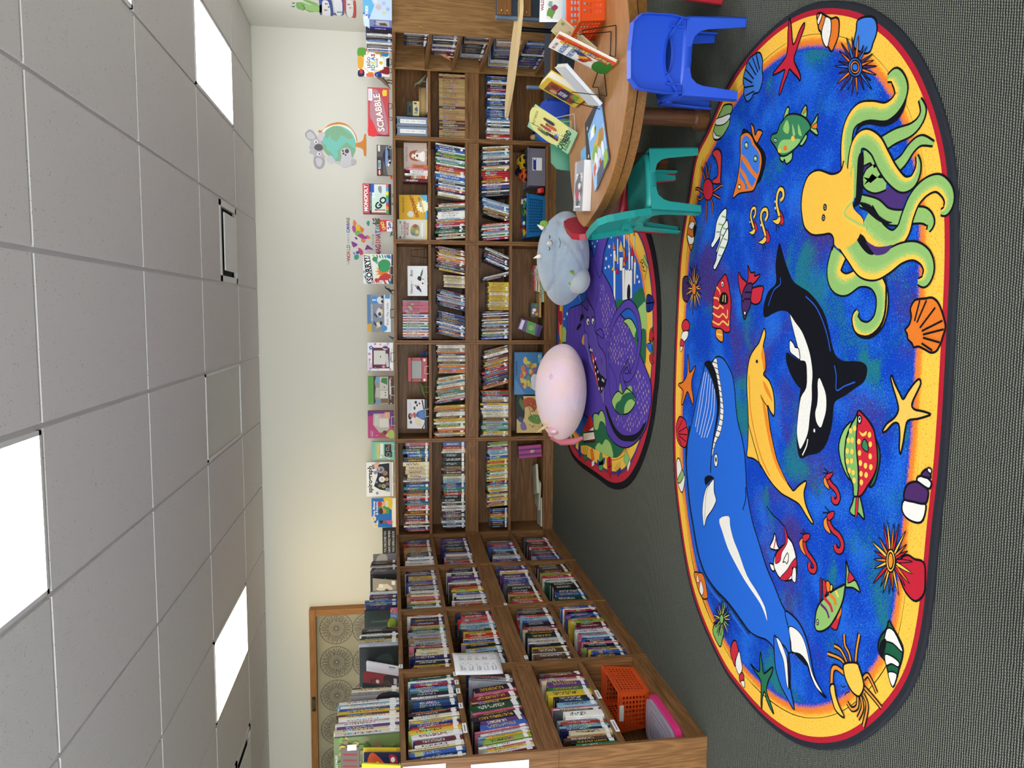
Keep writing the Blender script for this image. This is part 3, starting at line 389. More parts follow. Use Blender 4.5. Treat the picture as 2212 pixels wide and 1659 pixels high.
('whale_print',[('p','2868d0',7,[-198,3366,-203,3299,-236,3240,-275,3196,-327,3172,-403,3153,-472,3128,-537,3084,-602,3053,-681,3035,-743,3024,-802,3001,-879,2958,-939,2905,-1027,2829,-1081,2759,-1131,2701,-1154,2663,-1183,2641,-1220,2628,-1257,2615,-1286,2608,-1308,2631,-1307,2688,-1349,2733,-1334,2750,-1331,2806,-1349,2875,-1357,2947,-1341,3024,-1325,3091,-1308,3190,-1301,3293,-1275,3403,-1228,3480,-1163,3535,-1074,3585,-982,3635,-885,3669,-792,3697,-736,3698,-642,3686,-545,3640,-458,3603,-387,3574,-303,3530,-248,3501,-230,3479,-227,3424]),('f','10131c2868d0',75,[-576,3662,-673,3699,-750,3697,-798,3690,-884,3664,-981,3630,-1072,3580,-1162,3530,-1226,3475,-1273,3399,-1300,3288,-1306,3186,-1324,3089,-1340,3021,-1355,2944]),('p','14151c',2,[-242,3510,-227,3479,-227,3432,-277,3375,-338,3340,-386,3322,-456,3324,-515,3342,-597,3374,-671,3392,-757,3394,-745,3402,-666,3397,-592,3382,-531,3364,-459,3347,-396,3356,-330,3394,-271,3460]),('p','ece8e0',4,[-233,3416,-205,3373,-263,3346,-335,3311,-407,3284,-449,3274,-507,3284,-561,3309,-606,3351,-662,3377,-678,3391,-603,3374,-540,3341,-486,3315,-423,3312,-356,3332,-283,3367,-248,3400]),('l','14151c',4,[-225,3413,-230,3359],0),('l','14151c',4,[-251,3391,-256,3349],0),('l','14151c',4,[-277,3369,-282,3338],0),('l','14151c',4,[-303,3356,-307,3326],0),('l','14151c',4,[-328,3343,-333,3314],0),('l','14151c',4,[-354,3331,-359,3303],0),('l','14151c',4,[-380,3324,-384,3294],0),('l','14151c',4,[-406,3316,-410,3284],0),('l','14151c',4,[-432,3313,-436,3278],0),('l','14151c',4,[-459,3314,-462,3275],0),('l','14151c',4,[-487,3317,-489,3280],0),('l','14151c',4,[-516,3331,-517,3287],0),('l','14151c',4,[-545,3345,-546,3300],0),('l','14151c',4,[-575,3361,-576,3319],0),('l','14151c',4,[-605,3375,-608,3349],0),('l','14151c',4,[-634,3384,-638,3364],0),('l','dfe8f4',5,[-281,3499,-369,3530,-466,3560,-566,3595],0),('l','dfe8f4',5,[-279,3475,-366,3501,-448,3524,-590,3576],0),('l','dfe8f4',5,[-290,3451,-376,3465,-456,3482,-598,3542],0),('l','dfe8f4',5,[-307,3426,-386,3436,-459,3450,-608,3516],0),('l','dfe8f4',5,[-331,3401,-402,3404,-474,3417,-602,3484],0),('l','dfe8f4',5,[-354,3380,-431,3377,-496,3389,-597,3452],0),('p','ece8e0',5,[-683,3320,-699,3321,-712,3327,-718,3337,-715,3347,-706,3355,-691,3358,-675,3357,-663,3351,-657,3341,-659,3331,-669,3323]),('p','14151c',0,[-682,3330,-689,3331,-694,3334,-697,3338,-696,3343,-692,3346,-686,3348,-679,3347,-674,3344,-671,3340,-672,3336,-676,3332]),('p','14151c',0,[-829,3452,-798,3462,-774,3408,-775,3358,-795,3391,-825,3436]),('p','ece8e0',5,[-782,3361,-810,3397,-846,3442,-907,3470,-976,3477,-1040,3453,-988,3424,-933,3365,-891,3330,-870,3324,-838,3349,-787,3353]),('l','14151c',3,[-797,3383,-858,3433,-933,3444,-1008,3447],0),('p','ece8e0',0,[-956,3281,-915,3183,-955,3166,-1006,3128,-1050,3072,-1123,2989,-1163,2889,-1200,2822,-1248,2799,-1228,2820,-1199,2862,-1175,2936,-1149,3013,-1112,3094,-1065,3179,-1008,3240]),('p','2868d0',7,[-1154,2663,-1150,2589,-1167,2539,-1198,2504,-1238,2478,-1304,2446,-1341,2400,-1348,2361,-1351,2399,-1322,2463,-1286,2493,-1283,2521,-1283,2578,-1291,2607,-1224,2622]),('p','ece8e0',4,[-1204,2629,-1189,2586,-1197,2537,-1228,2502,-1285,2470,-1319,2436,-1344,2386,-1344,2425,-1317,2463,-1283,2489,-1271,2541,-1287,2598,-1255,2610]),('p','2868d0',7,[-1284,2738,-1290,2710,-1294,2658,-1304,2631,-1329,2616,-1378,2607,-1434,2601,-1504,2566,-1484,2623,-1456,2677,-1410,2717,-1339,2734]),('p','ece8e0',4,[-1285,2721,-1285,2690,-1308,2657,-1336,2634,-1385,2622,-1446,2615,-1427,2632,-1385,2646,-1345,2664,-1316,2698]),('p','14151c',0,[-1313,2631,-1334,2619,-1404,2607,-1434,2601,-1439,2612,-1376,2626]),('p','14151c',0,[-1287,2578,-1269,2531,-1279,2498,-1296,2492,-1293,2539]),('l','14151c',5,[-745,3030,-796,3024,-850,3048],0)]),
('dolphin_print',[('p','f2bc48',7,[-57,2916,-81,2903,-114,2915,-142,2919,-185,2899,-223,2892,-246,2909,-267,2859,-309,2823,-361,2808,-405,2810,-392,2838,-368,2866,-432,2846,-499,2819,-563,2782,-608,2741,-642,2697,-664,2656,-667,2636,-641,2604,-613,2559,-625,2553,-658,2565,-695,2553,-724,2527,-752,2494,-758,2507,-739,2545,-711,2594,-705,2652,-701,2724,-684,2789,-658,2846,-629,2894,-613,2930,-608,2978,-609,3028,-562,3025,-469,3026,-389,3038,-304,3053,-229,3050,-176,3029,-140,2989,-116,2956,-82,2935]),('p','e8862a',0,[-165,2934,-136,2917,-206,2894,-229,2907,-197,2920]),('p','e8862a',0,[-335,2914,-376,2879,-433,2852,-499,2819,-572,2776,-625,2719,-650,2687,-641,2718,-604,2773,-548,2821,-478,2860,-400,2894]),('p','e8862a',0,[-271,2909,-302,2862,-347,2825,-329,2860,-300,2896]),('l','e8862a',12,[-262,3035,-398,3012,-505,2962,-595,2896,-653,2824],0),('l','14151c',4,[-331,2922,-346,2913,-378,2856,-405,2810],0),('l','14151c',4,[-469,3023,-541,2971,-591,2932,-635,2899],0),('p','14151c',0,[-195,2958,-199,2959,-202,2962,-203,2967,-202,2971,-200,2975,-196,2977,-193,2976,-190,2972,-189,2968,-189,2963,-192,2959])]),
('orca_print',[('p','14151c',0,[281,2820,259,2802,210,2773,157,2733,125,2701,103,2647,82,2590,42,2525,-1,2479,-52,2450,-107,2425,-138,2402,-155,2361,-153,2308,-152,2257,-163,2228,-185,2223,-216,2238,-243,2286,-271,2337,-294,2386,-315,2400,-349,2402,-388,2407,-433,2424,-471,2450,-498,2491,-513,2544,-534,2588,-528,2612,-483,2630,-442,2635,-365,2630,-309,2625,-266,2618,-216,2627,-142,2642,-87,2666,-42,2693,3,2722,14,2758,14,2799,3,2852,-11,2901,-5,2927,36,2927,90,2897,125,2834,183,2842,235,2837]),('p','ece8e0',4,[1,2717,-27,2675,-61,2625,-109,2584,-152,2558,-209,2540,-258,2541,-307,2537,-369,2546,-419,2551,-457,2566,-501,2600,-490,2615,-445,2633,-378,2629,-308,2615,-267,2581,-213,2581,-174,2593,-169,2635,-127,2648,-68,2682]),('p','ece8e0',5,[-99,2709,-108,2683,-123,2668,-127,2643,-166,2631,-158,2665,-140,2706]),('p','14151c',0,[-146,2730,-159,2684,-172,2635,-174,2593,-213,2581,-262,2581,-276,2599,-268,2637,-231,2689,-183,2728]),('p','ece8e0',0,[-225,2495,-247,2472,-283,2448,-334,2444,-374,2458,-400,2473,-385,2500,-353,2511,-322,2501,-283,2499,-245,2504]),('l','ece8e0',6,[-455,2553,-483,2560,-521,2585],0),('p','ece8e0',0,[-416,2506,-420,2506,-423,2508,-424,2511,-423,2514,-421,2517,-418,2518,-415,2517,-412,2515,-410,2512,-411,2509,-413,2507]),('l','2a58c0',11,[67,2607,32,2541,-15,2494,-71,2456,-126,2432],0),('l','2a58c0',11,[-173,2404,-207,2390,-257,2385,-239,2339,-220,2281],0),('l','2a58c0',11,[35,2887,94,2848,118,2797,144,2799],0)]),
('octopus_print',[('p','4a3270',0,[384,2286,395,2225,391,2172,367,2071,338,2081,288,2125,329,2193,370,2277]),('p','4a3270',0,[470,2292,483,2232,442,2208,438,2283]),('t',0,[23,20,16,12,9,3],[526,2208,538,2145,541,2073,558,2035,585,2023,620,2040]),('t',0,[19,17,15,12,4],[443,2144,458,2102,489,2063,500,2024,480,1973]),('t',0,[23,22,23,26,23,16],[504,2295,503,2247,460,2216,436,2269,408,2226,403,2173]),('t',0,[17,20,21,20,21,19,13,4],[369,2299,341,2220,305,2165,291,2101,290,2030,282,1990,260,1966,239,1975]),('t',-1,[49,38,30,28,25,24,23,21,19,16,12,5],[306,2272,247,2199,225,2133,248,2085,293,2065,336,2039,363,1997,368,1948,342,1910,312,1897,288,1908,285,1928]),('t',1,[36,29,28,29,31,29,26,26,26,24,19,8],[445,2371,513,2387,580,2393,629,2378,652,2335,643,2271,623,2203,630,2153,658,2124,691,2133,721,2160,722,2192]),('p','14151c',0,[587,2348,620,2326,619,2270,599,2201,598,2150,623,2110,654,2097,614,2103,583,2137,580,2200,603,2268,606,2317]),('t',1,[36,33,29,27,28,29,26,21,17,12,7,2],[383,2340,483,2344,550,2335,564,2293,531,2235,475,2191,428,2149,389,2097,388,2055,411,2034,437,2030,461,2039]),('p','14151c',0,[510,2324,526,2303,503,2292,453,2292,401,2291,361,2305,352,2348,373,2328,437,2326]),('t',1,[44,39,38,34,27,27,26,26,25,23,22,15,6],[214,2406,157,2433,117,2414,101,2359,120,2286,113,2215,76,2172,28,2162,-20,2178,-47,2223,-41,2273,-10,2297,13,2285]),('p','14151c',0,[125,2153,63,2140,5,2141,-41,2163,-76,2214,-65,2286,-35,2314,-60,2279,-63,2222,-32,2170,22,2148]),('t',-1,[49,39,40,39,35,28,24,22,19,16,6],[270,2380,207,2322,164,2268,151,2205,164,2147,184,2086,187,2027,165,1980,130,1961,99,1975,97,2004]),('p','14151c',0,[273,2327,255,2275,222,2245,191,2215,197,2250,231,2295]),('p','4a3270',0,[236,2260,215,2210,211,2157,212,2125,190,2155,187,2201,199,2222]),('p','14151c',0,[365,2305,349,2248,309,2198,288,2157,281,2131,280,2163,298,2210,335,2268]),('p','f2bc48',0,[491,2412,482,2435,485,2475,501,2518,512,2553,513,2596,498,2631,458,2656,411,2663,371,2656,324,2636,296,2597,285,2561,282,2509,281,2468,267,2446,246,2440,222,2399,234,2324,265,2290,306,2279,348,2333,384,2343,426,2339,490,2382,516,2403]),('l','14151c',7,[516,2403,491,2412,482,2435,485,2475,501,2518,512,2553,513,2596,498,2631,458,2656,411,2663,371,2656,324,2636,296,2597,285,2561,282,2509,281,2468,267,2446,246,2440,222,2448],0),('f','8fb86af2bc48',30,[482,2336,417,2333,374,2335,353,2371,336,2377,306,2315,283,2256]),('p','ece8e0',6,[375,2495,370,2495,367,2498,367,2502,368,2507,372,2510,377,2512,382,2511,385,2508,385,2504,383,2500,380,2496]),('p','14151c',0,[375,2499,373,2499,372,2501,371,2503,372,2505,374,2507,377,2507,379,2507,380,2506,381,2504,380,2501,378,2500]),('p','ece8e0',6,[340,2501,335,2502,332,2505,331,2509,333,2513,337,2517,342,2518,346,2517,349,2514,350,2510,348,2506,344,2503]),('p','14151c',0,[340,2505,338,2506,336,2507,336,2509,337,2511,339,2513,341,2514,343,2513,345,2512,345,2510,344,2508,343,2506])]),
('spotted_fish_print',[('p','8fc070',7,[-353,2292,-386,2335,-441,2359,-490,2347,-530,2316,-550,2284,-514,2306,-466,2321,-411,2318]),('p','2c6b4c',7,[-390,2165,-424,2139,-471,2138,-531,2157,-550,2183,-510,2162,-469,2149]),('p','2c6b4c',4,[-336,2207,-346,2186,-362,2174,-355,2185]),('p','7fb468',7,[-593,2255,-589,2230,-651,2200,-659,2206,-647,2236,-663,2253,-654,2280,-623,2267]),('p','c42c3e',3,[-596,2247,-593,2235,-651,2236,-662,2249]),('p','7fb468',7,[-312,2259,-348,2260,-402,2263,-454,2255,-505,2244,-558,2239,-592,2240,-595,2262,-560,2269,-526,2301,-484,2320,-430,2320,-372,2298,-336,2272]),('p','c8283c',7,[-312,2259,-322,2229,-339,2200,-362,2174,-390,2162,-430,2150,-473,2148,-510,2162,-547,2190,-578,2213,-591,2229,-591,2239,-558,2238,-505,2242,-454,2255,-402,2263,-348,2260]),('p','f2c858',0,[-411,2238,-418,2240,-422,2247,-421,2253,-414,2257,-407,2254,-403,2248,-405,2241]),('p','f2c858',0,[-410,2178,-417,2181,-421,2187,-419,2193,-413,2196,-406,2194,-402,2188,-403,2182]),('p','f2c858',0,[-447,2232,-455,2234,-459,2240,-457,2247,-451,2250,-444,2248,-440,2242,-441,2235]),('p','f2c858',0,[-448,2175,-455,2177,-459,2183,-457,2190,-451,2193,-444,2191,-440,2185,-442,2179]),('p','f2c858',0,[-479,2224,-486,2226,-491,2232,-489,2239,-483,2242,-475,2240,-471,2234,-473,2227]),('p','f2c858',0,[-483,2197,-490,2199,-494,2205,-492,2212,-486,2215,-479,2213,-475,2207,-476,2200]),('p','f2c858',0,[-481,2169,-488,2171,-493,2177,-491,2184,-485,2187,-478,2185,-474,2179,-475,2172]),('p','f2c858',0,[-513,2218,-521,2220,-525,2226,-523,2233,-517,2236,-510,2234,-506,2228,-507,2221]),('p','f2c858',0,[-512,2191,-519,2193,-523,2199,-522,2206,-516,2209,-509,2207,-504,2201,-506,2194]),('p','f2c858',0,[-541,2213,-548,2216,-553,2222,-551,2228,-545,2232,-538,2230,-533,2223,-535,2217]),('p','f2c858',0,[-380,2184,-387,2186,-391,2192,-389,2199,-383,2202,-376,2200,-372,2194,-374,2187]),('p','f2c858',0,[-383,2284,-390,2286,-394,2293,-392,2300,-386,2303,-378,2301,-375,2294,-376,2287]),('p','f2c858',0,[-371,2263,-378,2265,-382,2272,-380,2279,-374,2282,-366,2280,-362,2273,-364,2266]),('p','f2c858',0,[-416,2294,-423,2296,-428,2303,-426,2310,-419,2314,-412,2311,-408,2305,-410,2298]),('p','f2c858',0,[-412,2273,-420,2275,-424,2282,-422,2289,-416,2292,-408,2290,-404,2283,-406,2276]),('p','f2c858',0,[-453,2297,-460,2300,-464,2306,-463,2313,-456,2317,-449,2315,-445,2308,-446,2301]),('p','f2c858',0,[-450,2271,-458,2274,-462,2280,-460,2287,-454,2290,-446,2288,-442,2282,-444,2275]),('p','f2c858',0,[-486,2293,-494,2295,-498,2302,-496,2309,-490,2313,-482,2310,-478,2304,-480,2297]),('p','f2c858',0,[-482,2271,-489,2273,-493,2280,-492,2287,-486,2290,-478,2288,-474,2281,-475,2274]),('p','f2c858',0,[-515,2280,-523,2282,-527,2288,-525,2296,-519,2299,-512,2297,-507,2290,-509,2283]),('p','f2c858',0,[-517,2259,-525,2261,-529,2267,-528,2274,-521,2278,-514,2275,-510,2269,-511,2262]),('p','f2c858',0,[-543,2251,-550,2253,-555,2259,-553,2266,-547,2270,-539,2267,-535,2261,-536,2254]),('p','f2c858',0,[-377,2246,-383,2228,-371,2208,-385,2210,-392,2231]),('p','ece8e0',5,[-338,2238,-345,2239,-350,2242,-353,2246,-352,2251,-347,2255,-341,2257,-334,2256,-329,2253,-327,2248,-328,2244,-332,2240]),('p','14151c',0,[-337,2243,-340,2244,-342,2245,-343,2247,-342,2249,-341,2251,-338,2252,-335,2251,-333,2250,-332,2248,-333,2246,-334,2244]),('p','3a7f58',4,[-423,2229,-399,2218,-413,2198,-437,2196,-434,2217])]),
('seahorse_print',[('p','e08a3a',4,[-563,2418,-580,2442,-602,2432,-609,2402,-588,2412]),('l','c02c3c',32,[-551,2409,-574,2413,-589,2395,-601,2364,-620,2347,-640,2355,-642,2375,-628,2380],5),('l','14151c',4,[-554,2419,-560,2448],0),('l','14151c',4,[-550,2415,-541,2441],0),('p','e08a3a',4,[-705,2403,-727,2429,-754,2420,-762,2382,-733,2398]),('l','c02c3c',32,[-689,2387,-721,2397,-744,2371,-753,2334,-774,2311,-800,2318,-807,2343,-792,2355],5),('l','14151c',4,[-691,2404,-702,2437],0),('l','14151c',4,[-687,2396,-675,2426],0),('p','e08a3a',4,[-828,2556,-852,2583,-878,2566,-888,2533,-857,2549]),('l','c02c3c',32,[-809,2534,-846,2546,-875,2525,-889,2492,-906,2467,-928,2477,-929,2504,-907,2506],5),('l','14151c',4,[-812,2553,-816,2576],0),('l','14151c',4,[-807,2544,-795,2563],0),('p','c02c3c',4,[-544,2386,-556,2387,-579,2417,-562,2426]),('p','c02c3c',4,[-677,2368,-698,2368,-718,2396,-699,2407]),('p','c02c3c',4,[-800,2512,-819,2515,-841,2546,-818,2557])]),
('clownfish_print',[('l','14151c',5,[-780,2842,-802,2791,-814,2726,-827,2693],0),('p','ece8e0',7,[-872,2766,-912,2745,-923,2728,-937,2753,-941,2802,-900,2778]),('l','c3263c',12,[-889,2757,-936,2770],0),('p','ece8e0',7,[-1006,2797,-1003,2754,-1028,2763,-1025,2785]),('p','ece8e0',7,[-827,2693,-856,2666,-871,2630,-910,2602,-948,2593,-991,2596,-1029,2658,-1037,2709,-1026,2741,-1001,2765,-960,2757,-915,2718,-887,2679,-859,2676]),('p','c3263c',3,[-822,2694,-850,2671,-872,2665,-897,2678,-933,2706,-968,2714,-991,2752,-951,2747,-912,2708,-882,2681]),('p','c3263c',3,[-920,2601,-948,2593,-976,2612,-1027,2658,-1037,2709,-988,2661,-952,2633]),('p','ece8e0',4,[-918,2661,-942,2652,-962,2663,-959,2678,-966,2693]),('p','ece8e0',4,[-961,2613,-960,2596,-990,2591,-1015,2597,-1006,2621]),('p','14151c',2,[-964,2613,-966,2613,-969,2615,-970,2617,-970,2620,-969,2621,-967,2622,-965,2622,-963,2620,-962,2618,-961,2615,-962,2614])]),
('rainbow_fish_print',[('p','8fb86a',7,[-908,2283,-857,2283,-826,2287,-848,2272,-877,2262,-897,2272,-875,2236,-884,2217,-904,2203,-904,2241,-916,2278]),('p','c42c3e',4,[-858,2266,-863,2248,-873,2236,-897,2271]),('p','6a2a5a',4,[-939,2435,-949,2422,-1022,2420,-1016,2429]),('p','c42c3e',4,[-942,2418,-941,2401,-971,2390,-998,2409]),('p','e0782a',4,[-940,2397,-932,2377,-958,2366,-972,2386]),('p','f0c04a',4,[-939,2368,-939,2355,-957,2358,-961,2369]),('p','c42c3e',5,[-985,2300,-1023,2301,-1066,2313,-1085,2324,-1084,2356,-1043,2327]),('p','e0782a',0,[-994,2299,-1023,2301,-1046,2323]),('p','8fb86a',7,[-1105,2453,-1063,2447,-1024,2424,-984,2385,-945,2339,-919,2301,-908,2283,-932,2285,-962,2290,-1002,2306,-1045,2331,-1086,2360,-1120,2400,-1136,2437,-1125,2453]),('l','5a2c6a',22,[-1030,2422,-1038,2385,-1059,2367],0),('l','c42c3e',28,[-999,2405,-1010,2365,-1030,2348],0),('l','e0782a',28,[-975,2373,-981,2340,-999,2331],0),('l','f0c858',22,[-948,2335,-965,2317],0),('p','ece8e0',4,[-1100,2428,-1105,2429,-1109,2431,-1112,2435,-1113,2439,-1110,2442,-1106,2443,-1101,2442,-1096,2440,-1093,2436,-1093,2432,-1095,2429]),('p','14151c',0,[-1102,2432,-1105,2432,-1107,2433,-1108,2435,-1109,2437,-1107,2438,-1105,2439,-1102,2439,-1100,2437,-1099,2436,-1099,2434,-1100,2433])]),
('crab_print',[('l','e0903a',16,[-1180,2265,-1174,2297,-1190,2369],5),('l','e0903a',16,[-1168,2254,-1142,2291,-1144,2331],5),('l','e0903a',16,[-1157,2233,-1131,2246,-1114,2270,-1079,2277],5),('l','e0903a',16,[-1146,2207,-1098,2204,-1043,2194],5),('l','e0903a',16,[-1178,2161,-1157,2142,-1167,2120,-1192,2091],5),('l','e0903a',16,[-1205,2159,-1215,2109,-1227,2065],5),('l','e0903a',16,[-1231,2157,-1259,2134,-1336,2149],5),('l','e0903a',16,[-1242,2171,-1276,2157,-1325,2178],5),('l','e0903a',16,[-1252,2184,-1287,2185,-1311,2213,-1302,2240],5),('l','e08a3a',26,[-1211,2266,-1213,2310,-1234,2332,-1283,2333],6),('p','f0c050',7,[-1287,2336,-1279,2317,-1308,2306,-1335,2284,-1358,2251,-1366,2270,-1361,2306,-1330,2329,-1307,2341]),('p','f0c050',7,[-1178,2265,-1144,2200,-1156,2181,-1183,2161,-1207,2155,-1236,2167,-1250,2181,-1251,2214,-1234,2245,-1210,2264]),('l','14151c',3,[-1262,2282,-1261,2266,-1251,2252],0),('l','14151c',3,[-1281,2253,-1268,2243,-1258,2228],0)]),
]
ART['outline']=[
('ocean',[('o','',0,[1146,2856,1141,3005,1106,3193,1054,3320,999,3429,918,3520,868,3603,832,3674,753,3736,613,3779,503,3826,327,3888,116,3902,-172,3921,-464,3921,-569,3913,-862,3893,-1064,3810,-1257,3720,-1458,3579,-1586,3354,-1658,3169,-1667,3072,-1687,2843,-1655,2626,-1609,2483,-1543,2356,-1465,2241,-1372,2138,-1227,2016,-1092,1936,-973,1900,-846,1882,-725,1876,-589,1871,-471,1860,-358,1856,-246,1855,-135,1856,-10,1857,135,1859,243,1868,330,1879,400,1891,464,1908,555,1944,639,1987,739,2050,819,2120,884,2186,958,2283,1017,2378,1074,2504,1117,2632,1138,2743])]),
('storybook',[('o','',0,[556,4458,479,4369,367,4280,209,4202,94,4172,-55,4151,-204,4146,-437,4175,-452,4191,-552,4207,-678,4256,-804,4331,-927,4435,-1038,4559,-1136,4720,-1196,4911,-1229,5103,-1231,5329,-1237,5615,-1248,5931,-1232,6162,-1196,6310,-1102,6481,-980,6650,-800,6790,-600,6870,-300,6900,100,6900,400,6820,650,6620,800,6300,860,5800,860,5300,800,4900,660,4620])]),
]
